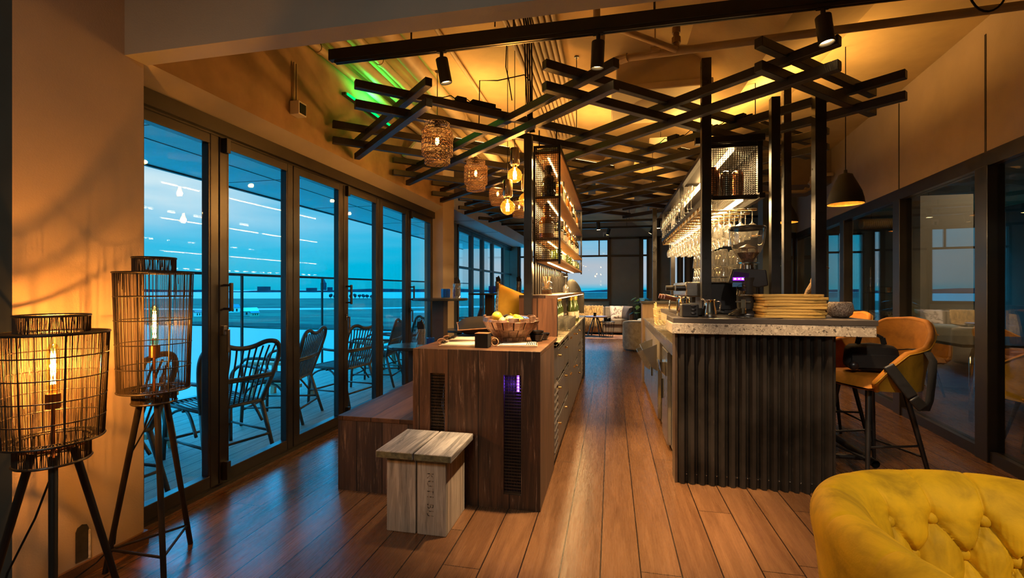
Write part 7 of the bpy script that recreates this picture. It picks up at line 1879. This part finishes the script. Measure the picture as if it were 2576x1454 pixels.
# seat faces -Y; back towards +Y
m = MB(); n = 12
for i in range(15):
    u = -1+2*i/14; m.tube([(0.235*u, -0.23, 0.435), (0.235*u, 0.0, 0.415), (0.215*u, 0.22, 0.42)], 0.0065, 5)
m.tube([(-0.25, -0.24, 0.43), (0.25, -0.24, 0.43), (0.23, 0.23, 0.42), (-0.23, 0.23, 0.42)], 0.016, 8, closed=True); m.tube([(-0.25, 0.0, 0.405), (0.25, 0.0, 0.405)], 0.012, 6)
m.build('seat', M_cane, ch, smooth=True)
def back_top(u): return Vector((0.29*u, 0.36+0.0*abs(u), 0.86+0.07*math.cos(u*PI/2)**0.7-0.03*max(0, 1-abs(u)*2.2)))
m = MB()
loopp = [(-0.23, 0.22, 0.40), (-0.28, 0.29, 0.62), (-0.305, 0.345, 0.80), (-0.27, 0.37, 0.895), (-0.18, 0.375, 0.915), (-0.08, 0.37, 0.885), (0.0, 0.37, 0.875), (0.08, 0.37, 0.885), (0.18, 0.375, 0.915), (0.27, 0.37, 0.895), (0.305, 0.345, 0.80), (0.28, 0.29, 0.62), (0.23, 0.22, 0.40)]
def smooth_path(P_, k=5):
    P_ = [Vector(p) for p in P_]; out = []
    for i in range(len(P_)-1):
        p0 = P_[max(0, i-1)]; p1 = P_[i]; p2 = P_[i+1]; p3 = P_[min(len(P_)-1, i+2)]
        for j in range(k):
            t_ = j/k; out.append(0.5*((2*p1)+(p2-p0)*t_+(2*p0-5*p1+4*p2-p3)*t_*t_+(3*p1-p0-3*p2+p3)*t_**3))
    out.append(P_[-1]); return out
m.tube(smooth_path(loopp), 0.019, 8); m.build('back_frame', M_cane, ch, smooth=True)
m = MB()
for i in range(11):
    u = -1+2*i/10; zt_ = 0.86 if abs(u) > 0.3 else 0.865
    m.tube(smooth_path([(0.19*u, 0.225, 0.415), (0.215*u, 0.285, 0.62), (0.235*u, 0.335, 0.78), (0.262*u, 0.362, zt_+0.02)], 4), 0.0075, 5)
for z, hw, yy_ in ((0.62, 0.27, 0.295), (0.64, 0.275, 0.30)): m.tube([(-hw, yy_, z), (0, yy_+0.02, z), (hw, yy_, z)], 0.011, 6)
m.build('back_spindles', M_cane, ch, smooth=True)
for s in (-1, 1):
    m = MB(); m.tube(smooth_path([(0.285*s, 0.30, 0.64), (0.31*s, 0.12, 0.645), (0.31*s, -0.08, 0.66), (0.295*s, -0.20, 0.645), (0.265*s, -0.25, 0.57), (0.25*s, -0.24, 0.43)]), 0.015, 7); m.build('arm', M_cane, ch, smooth=True)
for s in (-1, 1):
    m = MB(); m.tube([(0.245*s, -0.235, 0.43), (0.26*s, -0.25, 0.0)], [0.019, 0.015], 8); m.tube(smooth_path([(0.25*s, -0.24, 0.20), (0.245*s, -0.20, 0.34), (0.22*s, -0.06, 0.405), (0.24*s, 0.08, 0.38), (0.255*s, 0.20, 0.24)], 4), 0.011, 6); m.build('leg', M_cane, ch, smooth=True)
    m = MB(); m.tube([(0.23*s, 0.22, 0.42), (0.265*s, 0.34, 0.0)], [0.019, 0.015], 8); m.build('leg', M_cane, ch, smooth=True)
m = MB(); m.tube([(-0.253, -0.243, 0.15), (0.253, -0.243, 0.15)], 0.011, 6); m.tube([(-0.253, 0.30, 0.15), (0.253, 0.30, 0.15)], 0.011, 6); m.tube([(0.255, -0.243, 0.17), (0.255, 0.29, 0.17)], 0.010, 6); m.tube([(-0.255, -0.243, 0.17), (-0.255, 0.29, 0.17)], 0.010, 6); m.build('stretcher', M_cane, ch, smooth=True)
ORDC = ['rattan armchair partly behind the taller floor lamp', 'rattan armchair seen between the first and second glass doors', 'rattan armchair turned sideways behind the second glass door', 'rattan armchair behind the third glass door', 'rattan armchair behind the narrow gap of the fourth glass door, nearer', 'rattan armchair behind the fourth glass door, farther', 'rattan armchair behind the fifth glass door', 'rattan armchair behind the last glass door']
spots_ = [(-3.18, 2.22, -92), (-3.10, 3.12, -106), (-3.35, 4.15, -75), (-3.15, 4.95, -98), (-3.25, 5.95, -80), (-3.2, 6.75, -95), (-3.3, 8.0, -85), (-3.3, 10.2, -80)]
for i, (x, y, a) in enumerate(spots_):
    o = ch if i == 0 else dup(ch); o.location = (x, y, -0.03); o.rotation_euler = (0, 0, R(a)); o['label'] = ORDC[i]
# pale wooden stools / side tables on the terrace
wt_ = thing('terrace_table', 'pale wooden side table behind the first rattan armchair', 'table', (-3.85, 2.95, -0.03), R(10), 'pale wooden terrace tables')
M_palewood = simple('pale_outdoor_wood', (0.42, 0.32, 0.20), 0.7, var=0.2, scale=20, stretch=(1, 8, 8))
m = MB(); m.box(-0.30, 0.30, -0.24, 0.24, 0.43, 0.465); m.build('table_top', M_palewood, wt_, bevel=0.004)
for (x, y) in ((-1, -1), (1, -1), (1, 1), (-1, 1)):
    m = MB(); m.bar((0.27*x, 0.21*y, 0), (0.22*x, 0.17*y, 0.43), 0.05, 0.05); m.build('leg', M_palewood, wt_)
m = MB(); m.box(-0.24, 0.24, -0.02, 0.02, 0.13, 0.17); m.build('stretcher', M_palewood, wt_)
dup(wt_, (-3.95, 4.95, -0.03), R(5), 'pale wooden side table behind the third glass door'); dup(wt_, (-3.95, 7.2, -0.03), R(0), 'pale wooden side table far along the terrace')
m = MB(); m.box(-0.3, 0.3, -0.4, 0.4, 0, 0.85); o = m.build('terrace_planter', simple('planter_white', (0.45, 0.44, 0.40), 0.7), None, bevel=0.01); o.location = (-3.9, 9.1, -0.03); tag(o, 'pale box planter at the far end of the terrace', 'planter')
# water, land, far shore
WZ = -18.0
m = MB(); m.add([(-7000, -3000, WZ), (7000, -3000, WZ), (7000, 7000, WZ), (-7000, 7000, WZ)], [(0, 1, 2, 3)])
t = NT('bay_water'); v = t.coords('Object', (0.05, 0.05, 0.05)); t.principled((0.0, 0.125, 0.115), 0.28, 0, 0.25, t.bump(t.noise(v, 3, 3), 0.04, 0.3)); struct(m.build('sea', t.m))
def shore(poly, z, name, mat):
    """polygon in metres right of and ahead of the camera station"""
    pts = []
    for k in range(len(poly)):
        (a0, b0), (a1, b1) = poly[k], poly[(k+1) % len(poly)]; nn = 10
        for j in range(nn):
            t_ = j/nn; w = 0.02*math.hypot(a1-a0, b1-b0)*math.sin(j*1.7+k) * (0 if j == 0 else 1)
            pts.append(camxy(a0+(a1-a0)*t_+w*0.3, b0+(b1-b0)*t_+w*0.5))
    m = MB(); m.add([(x, y, z) for x, y in pts], [tuple(range(len(pts)))]); o = m.build(name, mat); return struct(o)
t = NT('reed_land'); f = t.noise(t.coords('Object', (0.006, 0.02, 1)), 3, 6, 0.65, 0.6); t.principled(t.ramp(f, [(0.36, (0.006, 0.014, 0.011)), (0.5, (0.02, 0.036, 0.026)), (0.66, (0.045, 0.062, 0.04))]), 0.9, 0, 0.1); M_land = t.m
t = NT('dark_bank'); f = t.noise(t.coords('Object', (0.05, 0.05, 1)), 3, 5); t.principled(t.ramp(f, [(0.4, (0.004, 0.008, 0.007)), (0.65, (0.012, 0.022, 0.016))]), 0.95, 0, 0.1); M_bank = t.m
shore([(-620, 262), (-330, 258), (-170, 245), (-120, 225), (60, 190), (300, 200), (900, 500), (500, 640), (-200, 420), (-600, 430)], WZ+0.3, 'land', M_land)
shore([(-900, 470), (-300, 455), (-170, 480), (300, 650), (900, 700), (700, 1000), (-300, 930), (-1200, 900)], WZ+0.3, 'land', M_land)
shore([(-215, 262), (-150, 236), (-60, 213), (40, 205), (40, 222), (-70, 236), (-180, 268)], WZ+0.5, 'land', M_bank)
shore([(-20, 560), (60, 2700), (3000, 2700), (3000, 300), (200, 420)], WZ+0.2, 'land', M_bank)
t = NT('far_shore'); f = t.noise(t.coords('Object', (0.01, 0.01, 0.03)), 3, 5); t.principled(t.ramp(f, [(0.35, (0.005, 0.02, 0.03)), (0.65, (0.012, 0.04, 0.06))]), 1.0, 0, 0.0); M_far = t.m
m = MB(); n = 90; V0 = []; 
for i in range(n):
    lat_ = -5200+9600*i/(n-1); dep_ = 2850+120*math.sin(i*0.5); x, y = camxy(lat_, dep_); h = 14+7*math.sin(i*0.33)+4*math.sin(i*1.3); h *= 1.0 if lat_ < 200 else 1.4
    V0.append((x, y, h))
for i in range(n-1):
    (x0, y0, h0), (x1, y1, h1) = V0[i], V0[i+1]; q0 = (x0*1.12, y0*1.12); q1 = (x1*1.12, y1*1.12)
    m.add([(x0, y0, WZ), (x1, y1, WZ), (x1, y1, WZ+h1), (x0, y0, WZ+h0), (q0[0], q0[1], WZ), (q1[0], q1[1], WZ), (q1[0], q1[1], WZ+h1), (q0[0], q0[1], WZ+h0)], [(0, 1, 2, 3), (3, 2, 6, 7), (7, 6, 5, 4)])
struct(m.build('hills', M_far))
def far_block(px, dep, w, z0, z1, name, label, mat, cat, d=None):
    l = (px-1288)/1160.0*dep; x, y = camxy(l, dep); m = MB(); m.cbox((0, 0, (z1-z0)/2), (w, d or w, z1-z0)); o = m.build(name, mat); o.location = (x, y, z0); o.rotation_euler = (0, 0, YAW-math.atan((px-1288)/1160.0)); return tag(o, label, cat)
def tower(px, dep):
    l = (px-1288)/1160.0*dep; x, y = camxy(l, dep)
    t_ = thing('church_tower', 'tiny church tower on the far shore skyline', 'tower', (x, y, WZ+12)); m = MB(); m.box(-12, 12, -12, 12, 0, 45); m.build('shaft', M_far, t_); m = MB(); m.cyl((0, 0, 45), (0, 0, 75), 13, 0.5, n=8); m.build('spire', M_far, t_)
tower(814, 2800)
for (px, w, h, l) in ((664, 70, 34, 'boxy building on the far shore skyline, left of the tower'), (784, 60, 26, 'low block on the far shore just left of the tower'), (830, 30, 30, 'wide block on the far shore just right of the tower'), (848, 34, 26, 'small block on the far shore, right of the wide one')):
    far_block(px, 2760, w, WZ+6, WZ+h, 'skyline_building', l, M_far, 'building', 40)
def house(px, dep, w, d_, h, rc, wc, label):
    l = (px-1288)/1160.0*dep; x, y = camxy(l, dep); H_ = thing('farm_house', label, 'house', (x, y, WZ+0.3), YAW-math.atan((px-1288)/1160.0)+0.3)
    m = MB(); m.box(-w/2, w/2, -d_/2, d_/2, 0, h); m.build('walls', wc, H_)
    m = MB(); m.prism([(-d_/2-0.4, h), (d_/2+0.4, h), (0, h+d_*0.32)], -w/2-0.4, w/2+0.4, 'x'); m.build('roof', rc, H_)
    m = MB()
    for k in range(3): m.box(-w*0.35+w*0.28*k, -w*0.35+w*0.28*k+w*0.12, -d_/2-0.05, -d_/2, 0.8, h*0.75)
    m.build('windows', M_matte, H_)
M_roofp = simple('pale_roof', (0.38, 0.45, 0.40), 0.6); M_hwall = simple('green_grey_wall', (0.10, 0.20, 0.18), 0.8); M_roofd = simple('dark_roof', (0.03, 0.06, 0.10), 0.7)
house(627, 330, 9.5, 7, 3.4, M_roofp, M_hwall, 'low pale-roofed farm building on the near land'); house(640, 322, 5, 4, 2.4, M_roofd, simple('green_shed', (0.08, 0.26, 0.16), 0.8), 'small green shed in front of the farm building')
house(582, 375, 10, 8, 4, M_roofd, M_roofp, 'dark-roofed house group left of the farm building'); house(500, 320, 5, 4, 3, simple('red_roof', (0.35, 0.05, 0.06), 0.7), M_roofp, 'little red-roofed hut far left on the land')
M_treef = simple('bare_tree', (0.003, 0.008, 0.009), 0.9, var=0.3)
for k, (px, s_) in enumerate(((832, 6.5), (842, 5), (882, 5.5), (893, 6.5), (904, 6), (914, 6.5), (924, 6), (934, 5.5), (943, 5))):
    dep_ = 900; l = (px-1288)/1160.0*dep_; x, y = camxy(l, dep_); T_ = thing('tree', 'dark tree on the little island, %s from the left' % ORD[k], 'tree', (x, y, WZ), 0, 'trees on the island')
    m = MB(); m.cyl((0, 0, 0), (0, 0, s_), 0.6, 0.3, n=6); m.build('trunk', M_treef, T_)
    m = MB()
    for j in range(7): m.ball((rnd.uniform(-.45, .45)*s_*0.6, rnd.uniform(-.4, .4)*s_*0.6, s_*(0.75+0.5*rnd.random())), s_*(0.28+0.14*rnd.random()), 8, 6)
    m.build('crown', M_treef, T_)
shore([(-420, 890), (-250, 885), (-240, 915), (-400, 920)], WZ+0.6, 'land', M_bank)
# ------------------------------------------------------------------ added fill panel in the foyer behind the camera; ceiling light behind the glass
def panel_light(x, y, z, w, watts, col, label):
    p = thing('ceiling_light', label, 'ceiling light', (x, y, z), 0, 'flat ceiling lights')
    m = MB(); m.box(-w/2, w/2, -w/2, w/2, -0.03, -0.001); m.build('frame', M_white, p, bevel=0.004)
    m = MB(); m.box(-w/2+0.03, w/2-0.03, -w/2+0.03, w/2-0.03, -0.034, -0.0305); m.build('diffuser', emitter('panel_glow_%d' % int(x*10+100), col, 3.0), p)
    l = bpy.data.lights.new('panel_glow', 'AREA'); l.shape = 'SQUARE'; l.size = w-0.06; l.energy = watts; l.color = col
    o = bpy.data.objects.new('panel_glow', l); COL.objects.link(o); o.location = (x, y, z-0.036)
panel_light(-0.6, -1.2, CZ, 0.6, 26, (0.95, 0.95, 0.82), 'added fill light panel on the foyer ceiling behind the camera')
panel_light(5.2, 6.0, CZ, 0.6, 40, (1.0, 0.70, 0.45), 'flat ceiling light in the room behind the glass')
def foyer_spot(x, tx, ty, tz, watts, label, ang=36):
    s = thing('ceiling_spot', label, 'spotlight', (x, -0.5, CZ), 0, 'foyer ceiling spots')
    d = (Vector((tx, ty, tz))-Vector((x, -0.5, CZ-0.16))).normalized()
    m = MB(); m.cyl((0, 0, -0.001), (0, 0, -0.10), 0.012, n=10); m.build('stem', M_black, s)
    c = Vector((0, 0, -0.14)); m = MB(); m.cyl(c-d*0.06, c+d*0.09, 0.04, n=20); m.build('body', M_black, s, smooth=True, auto=40)
    m = MB(); m.cyl(c+d*0.0901, c+d*0.093, 0.034, n=18); m.build('lens', M_led, s)
    p = Vector((x, -0.5, CZ))+c+d*0.12
    spot('foyer_beam', p, p+d*3, watts, (1.0, 0.84, 0.66), ang, 0.7, 0.05)
foyer_spot(-0.9, -1.0, 2.5, 0.5, 80, 'black ceiling spot in the foyer aimed at the crate stool', 27)
foyer_spot(0.6, 1.0, 3.2, 0.85, 210, 'black ceiling spot in the foyer aimed at the corrugated bar', 27)
foyer_spot(1.9, 1.2, 1.15, 0.6, 190, 'black ceiling spot in the foyer aimed at the mustard armchair', 34)
# added fill lamps, unseen on top of the lattice, to brighten the ceiling
def uplight(x, y, rz, watts, label):
    u = thing('added_uplight', label, 'uplight', (x, y, ZT+0.001), rz, 'added lattice uplights')
    m = MB(); m.box(-0.30, 0.30, -0.022, 0.022, 0, 0.03); m.build('housing', M_matte, u)
    m = MB(); m.box(-0.29, 0.29, -0.016, 0.016, 0.0301, 0.033); m.build('diffuser', M_led, u)
    l = bpy.data.lights.new('added_uplight_glow', 'AREA'); l.shape = 'RECTANGLE'; l.size = 0.58; l.size_y = 0.03; l.energy = watts; l.color = (1.0, 0.50, 0.11)
    o = bpy.data.objects.new('added_uplight_glow', l); COL.objects.link(o); o.location = (x, y, ZT+0.036); o.rotation_euler = (PI, 0, rz)
uplight(-1.25, on_line(3.94, S, -1.25), AL, 11, 'added unseen uplight bar on the lattice above the nearest wicker pendant')
uplight(-0.2, on_line(3.94, S, -0.2), AL, 12, 'added unseen uplight bar on the lattice behind the bulb pendants')
uplight(-1.5, on_line(6.43, S, -1.5), AL, 12, 'added unseen uplight bar on the lattice above the farther pendants')
uplight(0.9, on_line(2.60, S, 0.9), AL, 20, 'added unseen uplight bar on the lattice above the wire cage')
uplight(1.5, on_line(1.27, S, 1.5), AL, 22, 'added unseen uplight bar on the lattice nearest the right wall')
uplight(0.3, on_line(6.43, S, 0.3), AL, 12, 'added unseen uplight bar on the lattice over the far half of the aisle')
